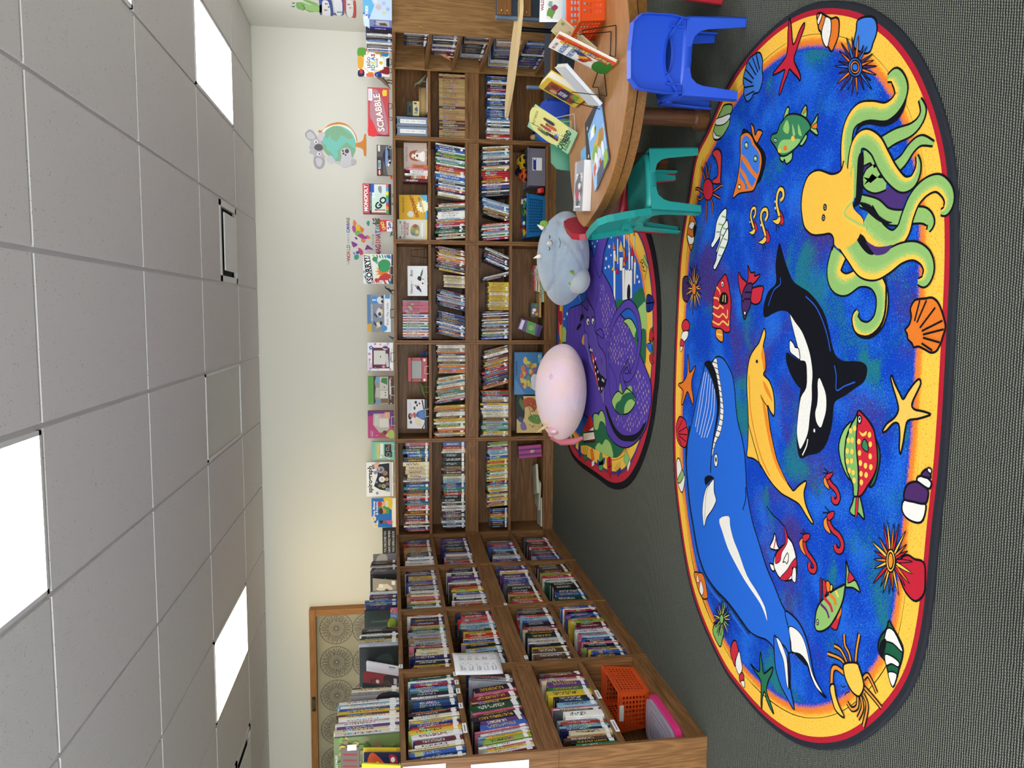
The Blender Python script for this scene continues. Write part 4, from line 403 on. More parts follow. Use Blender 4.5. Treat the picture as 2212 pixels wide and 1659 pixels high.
ART['dragon']=[
('castle_print',[('p','2c6b4c',0,[74,5024,95,4948,85,4842,67,4827,19,4974]),('p','2c6b4c',0,[103,4660,146,4556,153,4455,58,4393,34,4397,-31,4532,60,4603]),('p','9cc472',0,[22,4548,55,4473,62,4393,-110,4376,-96,4463,-39,4505]),('p','2c6b4c',0,[-100,4476,-91,4414,-122,4377,-296,4382,-260,4465,-189,4547]),('q','eceae4',4,[432,5102,427,5049,92,5028,93,5073]),('q','eceae4',4,[503,5017,500,4989,333,4978,334,5003]),('q','eceae4',4,[420,4961,413,4866,283,4884,286,4937]),('q','eceae4',4,[575,4881,571,4844,428,4835,430,4867]),('q','eceae4',4,[507,4769,505,4748,403,4741,404,4760]),('q','eceae4',4,[396,4758,393,4723,280,4715,282,4748]),('q','eceae4',4,[366,4698,363,4661,278,4665,279,4688]),('q','eceae4',4,[488,4658,486,4634,395,4636,396,4652]),('q','eceae4',4,[324,4641,321,4597,185,4605,186,4628]),('q','eceae4',4,[301,4886,297,4827,89,4821,89,4865]),('q','2f62c0',3,[411,4960,404,4866,370,4869,376,4953]),('q','2f62c0',3,[356,5064,355,5038,291,5034,293,5060]),('q','eceae4',4,[280,4818,292,4805,278,4783,287,4755,275,4726,281,4692,272,4668,99,4662,89,4828]),('p','1a1c30',4,[101,4760,165,4761,188,4730,163,4702,99,4704]),('q','eec050',3,[485,4920,413,4866,421,4971]),('q','e07a30',3,[499,5095,432,5046,437,5113]),('q','c3263c',3,[550,5015,500,4986,504,5027]),('q','c3263c',3,[423,4678,361,4634,367,4711]),('q','e07a30',3,[346,4844,309,4799,313,4875]),('q','e07a30',3,[356,4620,321,4587,324,4637]),('q','eec050',3,[408,5032,352,5002,356,5057]),('q','eec050',3,[428,4732,392,4713,395,4748]),('q','c3263c',3,[540,4760,504,4738,508,4776]),('q','e07a30',3,[438,4850,392,4816,342,4844,396,4870]),('q','eec050',3,[327,5103,293,5077,296,5121]),('q','e07a30',3,[524,4647,485,4628,488,4661]),('q','c3263c',3,[358,4831,376,4747,325,4821]),('q','c3263c',3,[307,5039,294,4968,267,4951,274,5013])]),
('star_print',[('q','f0f2f6',0,[464,5165,462,5189,449,5190,460,5206,459,5231,469,5217,481,5233,475,5207,484,5192,471,5190]),('q','f0f2f6',0,[326,5168,323,5190,312,5190,322,5206,320,5228,329,5216,340,5230,335,5206,343,5192,332,5191]),('q','f0f2f6',0,[386,5239,384,5261,372,5261,382,5277,381,5300,390,5287,401,5302,396,5278,404,5263,392,5262]),('q','f0f2f6',0,[228,4542,225,4559,215,4559,223,4571,221,4589,230,4579,239,4590,235,4572,243,4561,232,4560]),('q','f0f2f6',0,[196,4508,193,4523,184,4523,192,4534,190,4549,197,4541,205,4550,202,4534,209,4525,200,4523]),('q','f0f2f6',0,[528,5621,526,5644,514,5644,525,5660,524,5684,532,5671,543,5685,538,5661,545,5646,534,5644]),('q','f0f2f6',0,[497,5560,496,5577,487,5578,495,5590,494,5608,501,5598,509,5609,505,5590,511,5579,502,5578]),('q','f0f2f6',0,[530,5487,529,5504,520,5505,528,5516,527,5534,534,5524,542,5535,538,5517,544,5506,535,5505]),('q','f0f2f6',0,[401,5126,400,5141,392,5141,399,5151,398,5167,404,5158,411,5168,408,5152,414,5142,405,5141]),('q','f0f2f6',0,[322,5259,320,5277,310,5277,318,5289,317,5308,324,5298,333,5309,329,5290,336,5278,326,5277]),('q','f0f2f6',0,[380,5347,378,5361,371,5361,377,5371,376,5385,382,5377,388,5386,385,5371,390,5362,383,5361]),('q','f0f2f6',0,[-4,6417,-9,6447,-22,6448,-12,6469,-15,6500,-4,6482,7,6501,3,6469,14,6450,1,6448]),('q','f0f2f6',0,[-48,6546,-52,6567,-61,6567,-54,6582,-56,6603,-49,6591,-41,6604,-43,6582,-36,6569,-45,6567]),('q','f0f2f6',0,[525,5125,523,5140,515,5140,522,5151,522,5166,528,5158,535,5167,532,5151,537,5142,529,5141]),('q','f0f2f6',0,[559,5064,558,5078,550,5078,557,5089,557,5104,562,5095,570,5105,566,5089,572,5080,564,5079])]),
('hill_print',[('p','9cc472',0,[-127,6640,-141,6507,-246,6476,-277,6526,-270,6646]),('p','2c6b4c',0,[-272,6687,-253,6501,-330,6523,-397,6653]),('p','2c6b4c',0,[-1074,5994,-950,5912,-844,5565,-871,5505,-810,5396,-784,5253,-833,5164,-861,5095,-887,4995,-879,4766,-899,4779,-966,4896,-994,5021,-1003,5222,-1023,5496,-1034,5736]),('p','9cc472',4,[-754,5541,-740,5475,-750,5399,-712,5356,-704,5311,-726,5257,-788,5184,-833,5164,-789,5253,-794,5360,-863,5420,-864,5525]),('p','9cc472',0,[-1018,5467,-978,5441,-950,5369,-953,5296,-899,5211,-901,5109,-937,5041,-994,5021,-1008,5222])]),
('dragon_print',[('p','5844a6',8,[481,5722,481,5663,410,5581,305,5372,182,5143,74,5024,19,4981,-34,4806,-96,4647,-152,4537,-229,4506,-267,4452,-323,4374,-392,4285,-453,4257,-512,4253,-576,4282,-662,4321,-742,4414,-814,4546,-863,4681,-887,4825,-887,4995,-865,5094,-836,5181,-724,5239,-704,5329,-738,5418,-750,5512,-765,5550,-812,5707,-761,6151,-625,6507,-392,6573,-273,6566,-260,6527,-259,6501,-153,6481,-7,6437,45,6340,100,5864,279,5771]),('l','1a1838',9,[564,5388,467,5547,410,5581],0),('l','1a1838',9,[587,5285,450,5329,319,5373,240,5441,80,5524],0),('l','1a1838',9,[588,5168,437,5293,331,5339,143,5453,40,5540],0),('l','1a1838',9,[45,6390,-92,6333,-241,6349],0),('l','1a1838',9,[60,6150,-90,6188,-230,6204],0),('l','1a1838',9,[75,6015,-33,6053],0),('l','1a1838',9,[161,5805,72,5678,25,5587],0),('l','1a1838',9,[-70,5524,-158,5472],0),('l','1a1838',9,[-347,5160,-403,5026,-457,4959,-515,4948],0),('l','1a1838',9,[-356,5151,-496,5134,-607,5069],0),('l','1a1838',9,[-458,4637,-526,4552,-481,4528],0),('p','5844a6',8,[588,5168,589,5302,557,5460,439,5564,401,5600,264,5442,319,5373,440,5328]),('l','7462b8',10,[577,5285,360,5412],0),('p','1c1c24',0,[-654,5226,-667,5174,-741,5053,-785,4938,-799,4801,-785,4686,-755,4550,-714,4448,-648,4364,-656,4339,-734,4421,-797,4547,-824,4683,-840,4828,-819,4984,-755,5118,-686,5207]),('g','8a7cc0b89a9a',0,[239,5404,19,4989,-109,4646,-315,4552,-352,5093,-125,5311,69,5403]),('g','8a7cc0b89a9a',1,[-322,4526,-419,4319,-514,4265,-641,4316,-701,4423,-768,4687,-762,4909,-718,5022,-679,4838,-647,4666,-575,4535,-521,4512,-444,4584]),('p','9cc472',7,[-51,4834,-30,4734,-41,4651,-78,4581,-106,4555,-153,4589,-138,4631,-101,4688,-68,4760]),('p','2c6b4c',0,[-145,4590,-106,4555,-181,4535,-214,4546]),('l','5844a6',100,[-325,5187,-254,5191,-206,5177,-120,5132,-36,5033,32,4883,62,4740,35,4615,-23,4532,-105,4491,-187,4493,-272,4529,-352,4590,-411,4696,-414,4781],9),('p','8fb86a',0,[-505,4897,-462,4867,-511,4819,-539,4773,-485,4733,-458,4637,-508,4620,-534,4702,-541,4847]),('p','5a46a0',8,[-409,4878,-369,4828,-315,4744,-291,4703,-345,4679,-382,4649,-361,4713,-345,4735,-386,4812,-430,4809,-480,4734,-536,4759,-515,4819,-449,4868]),('p','9cc472',9,[-611,5061,-553,5000,-520,4909,-529,4818,-485,4733,-496,4635,-519,4565,-538,4544,-584,4575,-642,4695,-666,4839,-663,4962]),('p','2c6b4c',0,[-647,4979,-607,4950,-574,4860,-538,4817,-508,4704,-503,4620,-523,4565,-552,4557,-542,4618,-560,4700,-608,4769,-653,4780,-668,4854,-661,4946]),('p','1c1c30',4,[-155,5735,-217,5701,-267,5570,-376,5459,-440,5381,-464,5203,-577,5319,-532,5412,-459,5491,-384,5563,-302,5656,-248,5710]),('p','d8503a',3,[-301,5636,-303,5568,-346,5536,-402,5533,-476,5453,-541,5403,-577,5315,-559,5383,-489,5490,-394,5562]),('p','e8a040',4,[-164,5849,-192,5912,-236,5927,-248,5844]),('p','7462b8',6,[-126,5809,-190,5848,-243,5844,-317,5736,-401,5670,-462,5529,-551,5448,-603,5335,-659,5270,-603,5247,-518,5269,-578,5328,-552,5411,-479,5490,-375,5593,-263,5709,-166,5735]),('p','5f4ca4',8,[75,5970,42,5840,26,5736,125,5803,72,5698,25,5578,-5,5557,-70,5524,-120,5550,-163,5472,-226,5431,-269,5302,-313,5230,-383,5205,-468,5195,-457,5291,-440,5381,-378,5477,-323,5567,-276,5648,-218,5732,-161,5755,-137,5830,-64,5855,0,5901]),('p','f4f2ea',2,[-276,5644,-288,5650,-288,5664,-277,5672,-265,5665,-265,5651]),('p','f4f2ea',2,[-279,5600,-291,5606,-291,5620,-280,5628,-268,5621,-268,5608]),('p','f4f2ea',2,[-336,5489,-348,5495,-348,5508,-338,5516,-326,5510,-325,5497]),('p','f4f2ea',2,[-355,5551,-367,5557,-368,5571,-357,5578,-345,5572,-344,5558]),('p','f4f2ea',2,[-399,5491,-410,5497,-411,5510,-401,5518,-389,5512,-388,5499]),('p','f4f2ea',2,[-428,5420,-440,5426,-441,5439,-430,5446,-419,5440,-418,5428]),('p','f4f2ea',2,[-448,5475,-459,5481,-461,5494,-450,5501,-438,5496,-437,5482]),('p','f4f2ea',2,[-481,5399,-493,5405,-494,5417,-483,5424,-472,5419,-471,5406]),('p','f4f2ea',2,[-477,5295,-488,5300,-490,5313,-479,5319,-468,5314,-467,5302]),('p','f4f2ea',2,[-481,5256,-492,5261,-493,5274,-483,5280,-472,5275,-471,5263]),('p','f4f2ea',2,[-548,5377,-560,5382,-561,5395,-551,5402,-539,5396,-538,5384]),('p','f4f2ea',2,[-541,5305,-553,5311,-554,5323,-544,5330,-532,5324,-531,5312]),('p','f6f6f2',6,[-63,5696,-77,5701,-88,5717,-92,5739,-88,5762,-78,5779,-64,5786,-49,5781,-39,5765,-35,5742,-38,5720,-49,5703]),('p','f6f6f2',6,[-58,5561,-70,5564,-80,5575,-83,5590,-80,5606,-71,5618,-58,5623,-46,5620,-36,5609,-33,5593,-36,5578,-45,5566]),('p','14151c',0,[-70,5708,-76,5710,-80,5716,-82,5725,-81,5735,-76,5742,-70,5744,-64,5742,-59,5736,-57,5727,-59,5718,-63,5711]),('p','14151c',0,[-65,5568,-71,5570,-75,5575,-76,5583,-75,5591,-71,5597,-66,5599,-60,5597,-56,5592,-54,5584,-56,5577,-60,5571]),('l','1a1838',10,[-34,5804,-26,5712],0),('l','1a1838',10,[-25,5633,-25,5536],0),('l','1a1838',7,[-325,5352,-343,5329,-368,5340],0),('p','1c1c24',0,[-11,5966,-6,5890,-32,5878,-65,5984]),('p','1c1c24',0,[-116,6094,-76,5984,-102,5960,-138,6081]),('p','5844a6',6,[-144,5482,-123,5455,-112,5383,-125,5311,-153,5292,-177,5308])]),
('book_print',[('p','b82a30',0,[-935,5847,-850,5746,-776,5628,-842,5549,-873,5583,-920,5721]),('q','ece8dc',6,[-952,5836,-891,5519,-945,5485,-1016,5832]),('q','8a1c34',6,[-1016,5832,-944,5481,-960,5477,-1025,5821]),('q','ece8dc',5,[-907,5671,-855,5535,-884,5520])]),
('border_print',[('q','e07a30',5,[-1051,5622,-1025,5564,-1101,5501,-1132,5577]),('q','eceae4',5,[-1132,5577,-1101,5501,-1149,5508,-1173,5575]),('p','2a4aa0',4,[-1085,5416,-1091,5342,-1034,5229,-1079,5235,-1107,5323,-1123,5405]),('p','4a9a62',5,[-1019,5346,-1021,5292,-1125,5264,-1149,5371]),('p','b82a38',4,[-1031,5160,-1004,5069,-1080,5045,-1147,5069,-1101,5147]),('l','eceae4',8,[-1016,5110,-1140,5081],0),('l','eceae4',10,[-1092,5151,-1057,5050],0),('q','2a3a90',4,[-1072,4920,-1028,4838,-1049,4830,-1106,4903]),('l','14151c',5,[-1072,4920,-1050,4969],0),('l','14151c',5,[-1061,4898,-1025,4939],0),('l','14151c',5,[-1049,4875,-1004,4901],0),('l','14151c',5,[-1038,4853,-986,4856],0),('q','8fc070',5,[-966,4775,-884,4744,-927,4646,-995,4698]),('q','eceae4',4,[-995,4698,-932,4645,-959,4630,-1027,4681]),('q','2c7a4a',4,[-1129,5825,-1107,5721,-1150,5725,-1170,5812]),('l','8a6a20',5,[-1124,5815,-1073,5861],0),('l','8a6a20',5,[-1119,5790,-1060,5819],0),('l','8a6a20',5,[-1114,5762,-1052,5772],0),('l','8a6a20',5,[-1108,5731,-1045,5704],0),('p','2a3a90',4,[-1052,5996,-1064,5939,-1144,5923,-1175,5966,-1131,6002]),('p','2c6b4c',4,[-1029,6232,-1034,6159,-1090,6086,-1121,6131,-1088,6205]),('p','22307c',6,[108,4384,108,4307,80,4258,56,4251,22,4289,13,4336,21,4384]),('l','d88a50',14,[62,4387,66,4252],0),('l','d88a50',12,[107,4340,16,4334],0),('q','9cc472',5,[353,4443,287,4364,272,4389,330,4473]),('l','14151c',5,[330,4479,316,4516,306,4477],0),('l','14151c',5,[312,4453,294,4489,280,4451],0),('l','14151c',5,[299,4427,265,4462,254,4418],0),('l','14151c',5,[272,4389,234,4411,203,4427],0),('p','b83030',4,[-101,4316,-88,4282,-138,4244,-166,4277,-156,4324]),('p','2c5a3a',3,[-80,4282,-80,4261,-107,4263]),('p','e8c098',3,[-157,4336,-157,4298,-174,4304,-173,4330]),('p','2f6ad0',4,[-182,4365,-171,4288,-198,4269,-228,4284,-207,4345]),('p','b83030',4,[-243,4307,-228,4251,-268,4264,-282,4228,-294,4274,-271,4311]),('p','2c6b4c',3,[-150,4264,-142,4239,-235,4228,-236,4251]),('p','b82a30',4,[4,6791,11,6675,-85,6664,-98,6752]),('p','2f5ac0',3,[-186,6837,-196,6774,-257,6757,-271,6813]),('p','e07a30',3,[-239,6772,-254,6702,-297,6713,-312,6768]),('p','e07a30',0,[654,5783,646,5614,579,5591,573,5738]),('p','2a3a90',3,[627,5575,626,5519,589,5535,583,5582]),('p','b83030',3,[602,5338,597,5252,575,5302]),('p','e07a30',0,[590,5017,588,4919,557,4917,571,5008])]),
]
ART['koala']=[
('globe_print',[('p','d98a3a',0,[1717,2182,1713,2156,1767,2096,1790,2036,1795,1992,1781,1932,1743,1881,1688,1844,1637,1831,1607,1831,1606,1841,1651,1841,1703,1859,1742,1888,1767,1933,1775,1992,1768,2037,1749,2082,1695,2142,1693,2190]),('p','f2f2e0',0,[1709,2153,1756,2082,1772,2022,1769,1970,1745,1910,1699,1866,1644,1841,1592,1838,1485,1877,1424,1923,1398,2028,1477,2101,1594,2151]),('p','7cc8b8',0,[1668,2150,1722,2112,1750,2067,1762,2015,1754,1963,1723,1903,1673,1863,1606,1841,1546,1846,1486,1869,1455,1885,1424,1923,1422,1983,1442,2042,1477,2101,1535,2145,1594,2158]),('p','86b48e',0,[1699,2127,1730,2101,1716,2075,1671,2090,1640,2109,1662,2128]),('p','86b48e',0,[1686,2086,1746,2074,1759,2022,1753,1978,1714,1933,1687,1889,1650,1874,1644,1919,1669,1956,1667,1990,1618,2017,1621,2047,1649,2076]),('p','86b48e',0,[1612,2173,1609,2151,1587,2144,1580,2122,1536,2111,1508,2071,1479,2056,1477,2101,1528,2145,1564,2166]),('p','86b48e',0,[1587,1958,1610,1927,1589,1898,1561,1861,1539,1846,1486,1869,1455,1885,1424,1923,1437,1982,1431,2042,1480,2012,1525,2018,1556,1988]),('p','d98a3a',0,[1606,1841,1619,1800,1646,1773,1686,1765,1686,1746,1499,1747,1498,1769,1542,1774,1563,1800,1575,1842])]),
('koala_print',[('p','a9a6aa',0,[1684,2308,1715,2275,1705,2242,1677,2220,1651,2202,1633,2199,1617,2225,1611,2262,1626,2291,1654,2311]),('p','cdcacd',0,[1673,2297,1697,2267,1669,2231,1643,2221,1627,2254,1633,2287]),('p','a9a6aa',0,[1472,2231,1481,2198,1464,2153,1431,2135,1378,2147,1353,2185,1368,2222,1412,2240]),('p','cdcacd',0,[1450,2217,1452,2176,1423,2158,1377,2177,1391,2210]),('p','bcb9bc',0,[1604,2266,1632,2236,1633,2199,1612,2166,1587,2155,1535,2156,1497,2153,1469,2124,1456,2153,1470,2198,1472,2231,1487,2246,1500,2279,1530,2267,1552,2281,1567,2266]),('p','cdcacd',0,[1674,2190,1694,2164,1691,2138,1669,2126,1646,2143,1620,2151,1616,2173,1637,2195]),('p','5f5a60',0,[1554,2232,1581,2207,1584,2173,1564,2153,1535,2154,1522,2182,1529,2215]),('p','f4f4f4',0,[1604,2196,1596,2199,1590,2205,1588,2214,1590,2223,1595,2229,1602,2232,1610,2229,1615,2223,1618,2214,1616,2205,1611,2198]),('p','1c1c20',0,[1602,2205,1598,2206,1595,2209,1594,2213,1595,2216,1597,2219,1601,2220,1605,2219,1608,2216,1609,2212,1608,2209,1605,2206]),('p','f4f4f4',0,[1493,2171,1486,2173,1480,2180,1478,2189,1479,2198,1484,2204,1492,2206,1499,2204,1505,2197,1507,2188,1506,2179,1500,2173]),('p','1c1c20',0,[1493,2178,1489,2179,1486,2182,1485,2186,1486,2189,1489,2192,1492,2193,1496,2192,1499,2189,1500,2185,1499,2182,1496,2179]),('p','e0a8b4',0,[1490,2146,1483,2148,1478,2152,1476,2157,1478,2162,1483,2166,1489,2167,1496,2165,1501,2162,1503,2156,1502,2151,1497,2147]),('p','e0a8b4',0,[1617,2186,1611,2186,1607,2189,1606,2192,1607,2195,1611,2197,1616,2197,1621,2196,1625,2194,1627,2191,1625,2188,1622,2186]),('p','cdcacd',0,[1454,2124,1485,2086,1464,2057,1431,2046,1409,2076,1421,2109]),('p','c8c5c8',0,[1433,2072,1421,1990,1398,1983,1405,2028]),('p','cdcacd',0,[1526,1985,1553,1958,1557,1921,1537,1895,1485,1884,1440,1877,1394,1908,1376,1953,1392,1983,1436,1990,1474,1978]),('p','55525a',0,[1530,1955,1524,1956,1520,1960,1519,1965,1520,1969,1524,1973,1529,1974,1534,1973,1538,1969,1540,1964,1538,1959,1535,1956]),('p','55525a',0,[1505,1951,1500,1952,1496,1956,1494,1960,1495,1965,1499,1969,1504,1970,1510,1969,1514,1965,1515,1960,1514,1955,1510,1952]),('p','55525a',0,[1493,1933,1488,1934,1485,1937,1484,1941,1485,1945,1488,1948,1492,1949,1497,1948,1500,1945,1502,1941,1501,1937,1497,1934]),('p','55525a',0,[1529,1908,1518,1910,1511,1918,1507,1927,1510,1937,1517,1944,1528,1947,1538,1944,1546,1937,1549,1927,1547,1917,1539,1910]),('p','bcb9bc',0,[1455,1885,1453,1851,1426,1847,1407,1863,1397,1885,1425,1892])]),
]
ART['frog']=[
('frog_print',[('p','7fb862',0,[6966,2306,6940,2259,6978,2213,6986,2148,6989,2111,6966,2087,7144,2107,7131,2147,7152,2209,7108,2241,7113,2272,7072,2311]),('p','7fb862',0,[6846,2249,6875,2202,6937,2136,6971,2117,6979,2162,6916,2228]),('p','a2cf7e',0,[6992,2236,6989,2163,7029,2122,7109,2130,7126,2176,7087,2232]),('p','4a6a4a',0,[6963,2338,6963,2306,6989,2309,6986,2330]),('p','4a6a4a',0,[7047,2358,7033,2310,7063,2314]),('p','f2f4f0',0,[6985,2305,6994,2307,7001,2310,7004,2314,7002,2318,6996,2319,6987,2319,6979,2317,6972,2314,6969,2310,6971,2306,6976,2305]),('p','f2f4f0',0,[7046,2308,7054,2310,7060,2314,7063,2318,7062,2321,7056,2323,7049,2323,7041,2321,7035,2318,7032,2314,7033,2310,7039,2308]),('l','3a5a38',6,[6996,2258,7041,2243,7090,2251,7117,2268],0)]),
('book_print',[('p','2a4a9a',0,[6838,2098,6820,2046,6840,2004,6951,1998,7183,2008,7188,2035,6956,2028,6867,2050,6909,2082,7174,2106,7177,2125,6970,2110]),('p','eceef0',0,[6909,2079,6865,2042,6937,2026,7182,2034,7179,2098]),('p','6a4a9a',0,[6822,2003,6804,1901,6934,1898,7151,1914,7178,1954,7177,2007,7125,1996,7114,1935,6825,1916,6840,2000]),('p','eceef0',0,[6836,1979,6825,1916,7144,1931,7153,1983]),('p','c84a42',0,[6855,1896,6856,1878,7167,1893,7178,1840,6860,1820,6856,1798,7194,1811,7207,1849,7197,1887,7089,1903]),('p','eceef0',0,[6859,1875,6861,1822,7168,1839,7176,1885]),('q','c84a42',0,[6915,2059,6933,2026,6958,2061]),('q','c84a42',0,[7060,2077,7070,2040,7095,2076]),('q','3a8ac8',0,[6981,2041,7000,2005,7025,2041]),('q','e8b83a',0,[6965,1860,6982,1826,7013,1860]),('q','8a4a9a',0,[6901,1870,6908,1837,6936,1870]),('q','4a9a6a',0,[7091,1971,7093,1903,7109,1904,7117,1973])]),
]
ART['poster']=[
('map_print',[('p','e8882a',0,[887,1874,860,1846,829,1857,835,1881]),('p','b84a9a',0,[828,1885,822,1857,773,1855,766,1875,800,1889]),('p','e6c42e',0,[829,1854,837,1816,809,1806,774,1817,780,1848]),('p','e07a3a',0,[856,1850,816,1795,796,1775,761,1796,781,1810,830,1816]),('p','7ab84a',0,[780,1861,781,1816,753,1810,732,1845,752,1862]),('p','a83a8a',0,[739,1841,757,1796,733,1769,741,1741,720,1727,706,1755,705,1790,719,1817]),('p','e8883a',0,[705,1804,706,1769,678,1766,670,1787,684,1804]),('p','e8883a',0,[734,1748,728,1719,707,1724,710,1745]),('p','6a3a7a',0,[721,1866,718,1845,697,1842,704,1859]),('p','3a9a7a',0,[859,1753,880,1736,870,1722,832,1729,838,1743]),('p','8a3a8a',0,[679,1897,669,1866,649,1839,623,1877,648,1891]),('p','8a2a8a',0,[650,1749,630,1721,602,1690,609,1735,601,1770,629,1760]),('p','5a4aa0',0,[579,1857,593,1826,579,1812,558,1844]),('p','c8406a',0,[621,1832,601,1798,566,1788,551,1813,579,1826]),('p','3aa07a',0,[550,1868,551,1830,516,1834,505,1862,522,1874]),('p','6a8ac8',0,[578,1885,571,1864,550,1871]),('l','6a5a4a',14,[857,1694,853,1635],0),('l','6a5a4a',14,[903,1692,874,1677],0),('l','6a5a4a',14,[908,1668,872,1656],0),('l','6a5a4a',14,[907,1638,872,1646],0),('l','6a5a4a',14,[897,1624,869,1635],0)]),
]
# ---------------------------------------------------------------- printed rugs
def pile_bump(t):
    n=t.noise(t.world(),420,2,.7); t.bump(n,.5,.003); return n
def pile(h):
    k='pile_'+h
    if k in MATS: return MATS[k]
    m=mat(k,h,.95,spec=.05); t=NT(m); n=pile_bump(t); c=hx(h); d=tuple(x*.72 for x in c[:3])+(1,)
    t.base(t.ramp(n,[(.3,d),(.6,c)])); return m
def pile_fade(c0,c1,mid=None):
    k='pile_fade_%s_%s'%(c0,c1)
    if k in MATS: return MATS[k]
    m=mat(k,c0,.95,spec=.05); t=NT(m); pile_bump(t)
    a=t.n('Attribute'); a.attribute_name='fade'; f=a.outputs['Fac']
    n=t.noise(t.world(),330,2,.7); n=t.math('MULTIPLY_ADD',n,2.6,-.8)
    if mid:
        lo=t.math('GREATER_THAN',t.math('MULTIPLY',f,2),n); hi=t.math('GREATER_THAN',t.math('MULTIPLY_ADD',f,2,-1),n)
        t.base(t.mix(hi,t.mix(lo,hx(c0),hx(mid)),hx(c1)))
    else: t.base(t.mix(t.math('GREATER_THAN',f,n),hx(c0),hx(c1)))
    return m
def pile_water():
    """deep blue pile speckled with drifts of teal, purple and light blue yarn"""
    m=mat('pile_water','0f46b0',.95,spec=.05); t=NT(m); pile_bump(t); v=t.world()
    b1=t.noise(v,2.3,2,.5,.4); b2=t.noise(t.world((1,1,3)),3.1,2,.5,.6); b3=t.noise(v,5.5,2)
    s=t.noise(v,230,2,.8); s2=t.noise(t.world((1.3,1,1)),190,2,.8)
    def thr(big,lo,hi,sp): # chance of a speck grows with the broad drift
        g=t.math('MULTIPLY_ADD',big,1/(hi-lo),-lo/(hi-lo),clamp=True)
        return t.math('LESS_THAN',sp,t.math('MULTIPLY_ADD',g,.32,.33))
    c=t.mix(thr(b3,.35,.75,s2),hx('0c3cae'),hx('1f62cc'))
    c=t.mix(thr(b1,.5,.68,s),c,hx('3f2e78'))
    c=t.mix(thr(b2,.52,.72,s2),c,hx('1f6f78'))
    c=t.mix(t.math('GREATER_THAN',t.noise(v,170,1),.69),c,hx('5a8f6a')); t.base(c); return m
def pile_sand():
    m=mat('pile_sand','f0b842',.95,spec=.05); t=NT(m); pile_bump(t); v=t.world()
    s=t.noise(v,170,2,.7); t.base(t.mix(t.math('GREATER_THAN',s,.62),hx('f0ba46'),hx('c8862a'))); return m
def un(a): return [(a[i]/1000,a[i+1]/1000) for i in range(0,len(a),2)]
def rug_part(parent,name,ops,z,label=None):
    P=Print(Matrix.Translation((0,0,z)),min(.0002,.0035/max(1,2*len(ops))))
    for op in ops:
        k=op[0]
        if k in 'pq':
            pts=un(op[3]); 
            if k=='p': pts=[(a[0],a[1]) for a in smooth([(*q,0) for q in pts],True,3)]
            P.poly(pts,op[1])
            if op[2]: P.line(pts,op[2]/1000,'14151c',True)
        elif k=='l':
            pts=[(a[0],a[1]) for a in smooth([(*q,0) for q in un(op[3])],False,5)]
            w=op[2]/1000*(.5 if op[2]>=9 else 1)
            if op[4]: P.line(pts,w+.011,'14151c')
            P.line(pts,w,op[1])
        elif k=='g':                              # rows of pale scales inside an area
            A_=un(op[3]); rg=random.Random(op[2]); X=[q[0] for q in A_]; Y=[q[1] for q in A_]; vs=[[],[]]; fs=[[],[]]
            y=min(Y); r_=0
            while y<max(Y):
                x=min(X)+(r_%2)*.024
                while x<max(X):
                    inside=False
                    for i in range(len(A_)):
                        (xa,ya),(xb,yb)=A_[i-1],A_[i]
                        if (ya>y)!=(yb>y) and x<(xb-xa)*(y-ya)/(yb-ya)+xa: inside=not inside
                    if inside and rg.random()<.85:
                        w=rg.random()<.5; o=len(vs[w]); sx,sy=rg.uniform(.010,.015),rg.uniform(.007,.011); jx,jy=rg.uniform(-.005,.005),rg.uniform(-.006,.006)
                        vs[w]+=[(x+jx+sx*math.cos(t*PI/3),y+jy+sy*math.sin(t*PI/3)) for t in range(6)]; fs[w].append(tuple(range(o,o+6)))
                    x+=.048
                y+=.034; r_+=1
            for w in (0,1): P.put(vs[w],fs[w],op[1][6*w:6*w+6])
        elif k=='f':
            pts=[(a[0],a[1]) for a in smooth([(*q,0) for q in un(op[3])],False,4)]
            P.z+=.0001; v,f=ribbon(pts,op[2]*.00055,False,-1); n=len(pts)
            mb=MB(); mb.add([(a,b,z+P.z) for a,b in v],f); mb.a['fade']=[1]*n+[0]*n
            mb.obj('speckled_edge',pile_fade(op[1][:6],op[1][6:]),parent,fix=False)
        elif k=='t':
            c=un(op[3]); ws=op[2]; n=len(c)
            cc=smooth([(x,y,w/1000) for (x,y),w in zip(c,ws)],False,6); pts=[(a[0],a[1]) for a in cc]; w=[max(.002,a[2]) for a in cc]
            P.line(pts,[2*x+.013 for x in w],'14151c'); P.line(pts,[2*x for x in w],'8fb86a')
            if op[1]:
                P.z+=.0001; v,f=ribbon(pts,w,False,op[1]); m=len(pts); mb=MB(); mb.add([(a,b,z+P.z) for a,b in v],f)
                mb.a['fade']=[1.15]*m+[-.1]*m; mb.obj('speckled_edge',pile_fade('8fb86a','f2bc48'),parent,fix=False)
    o=P.obj(name,parent,pile)
    if label: o['label']=label
    return o
def offset(pts,d):
    out=[]; n=len(pts)
    for i in range(n):
        a,b=Vector(pts[i-1]),Vector(pts[(i+1)%n]); t=(b-a).normalized(); out.append((pts[i][0]-t.y*d*RS,pts[i][1]+t.x*d*RS))
    return out
def relax(pts,k):
    for _ in range(k): pts=[tuple((Vector(pts[i-1])+2*Vector(pts[i])+Vector(pts[(i+1)%len(pts)]))/4) for i in range(len(pts))]
    return pts
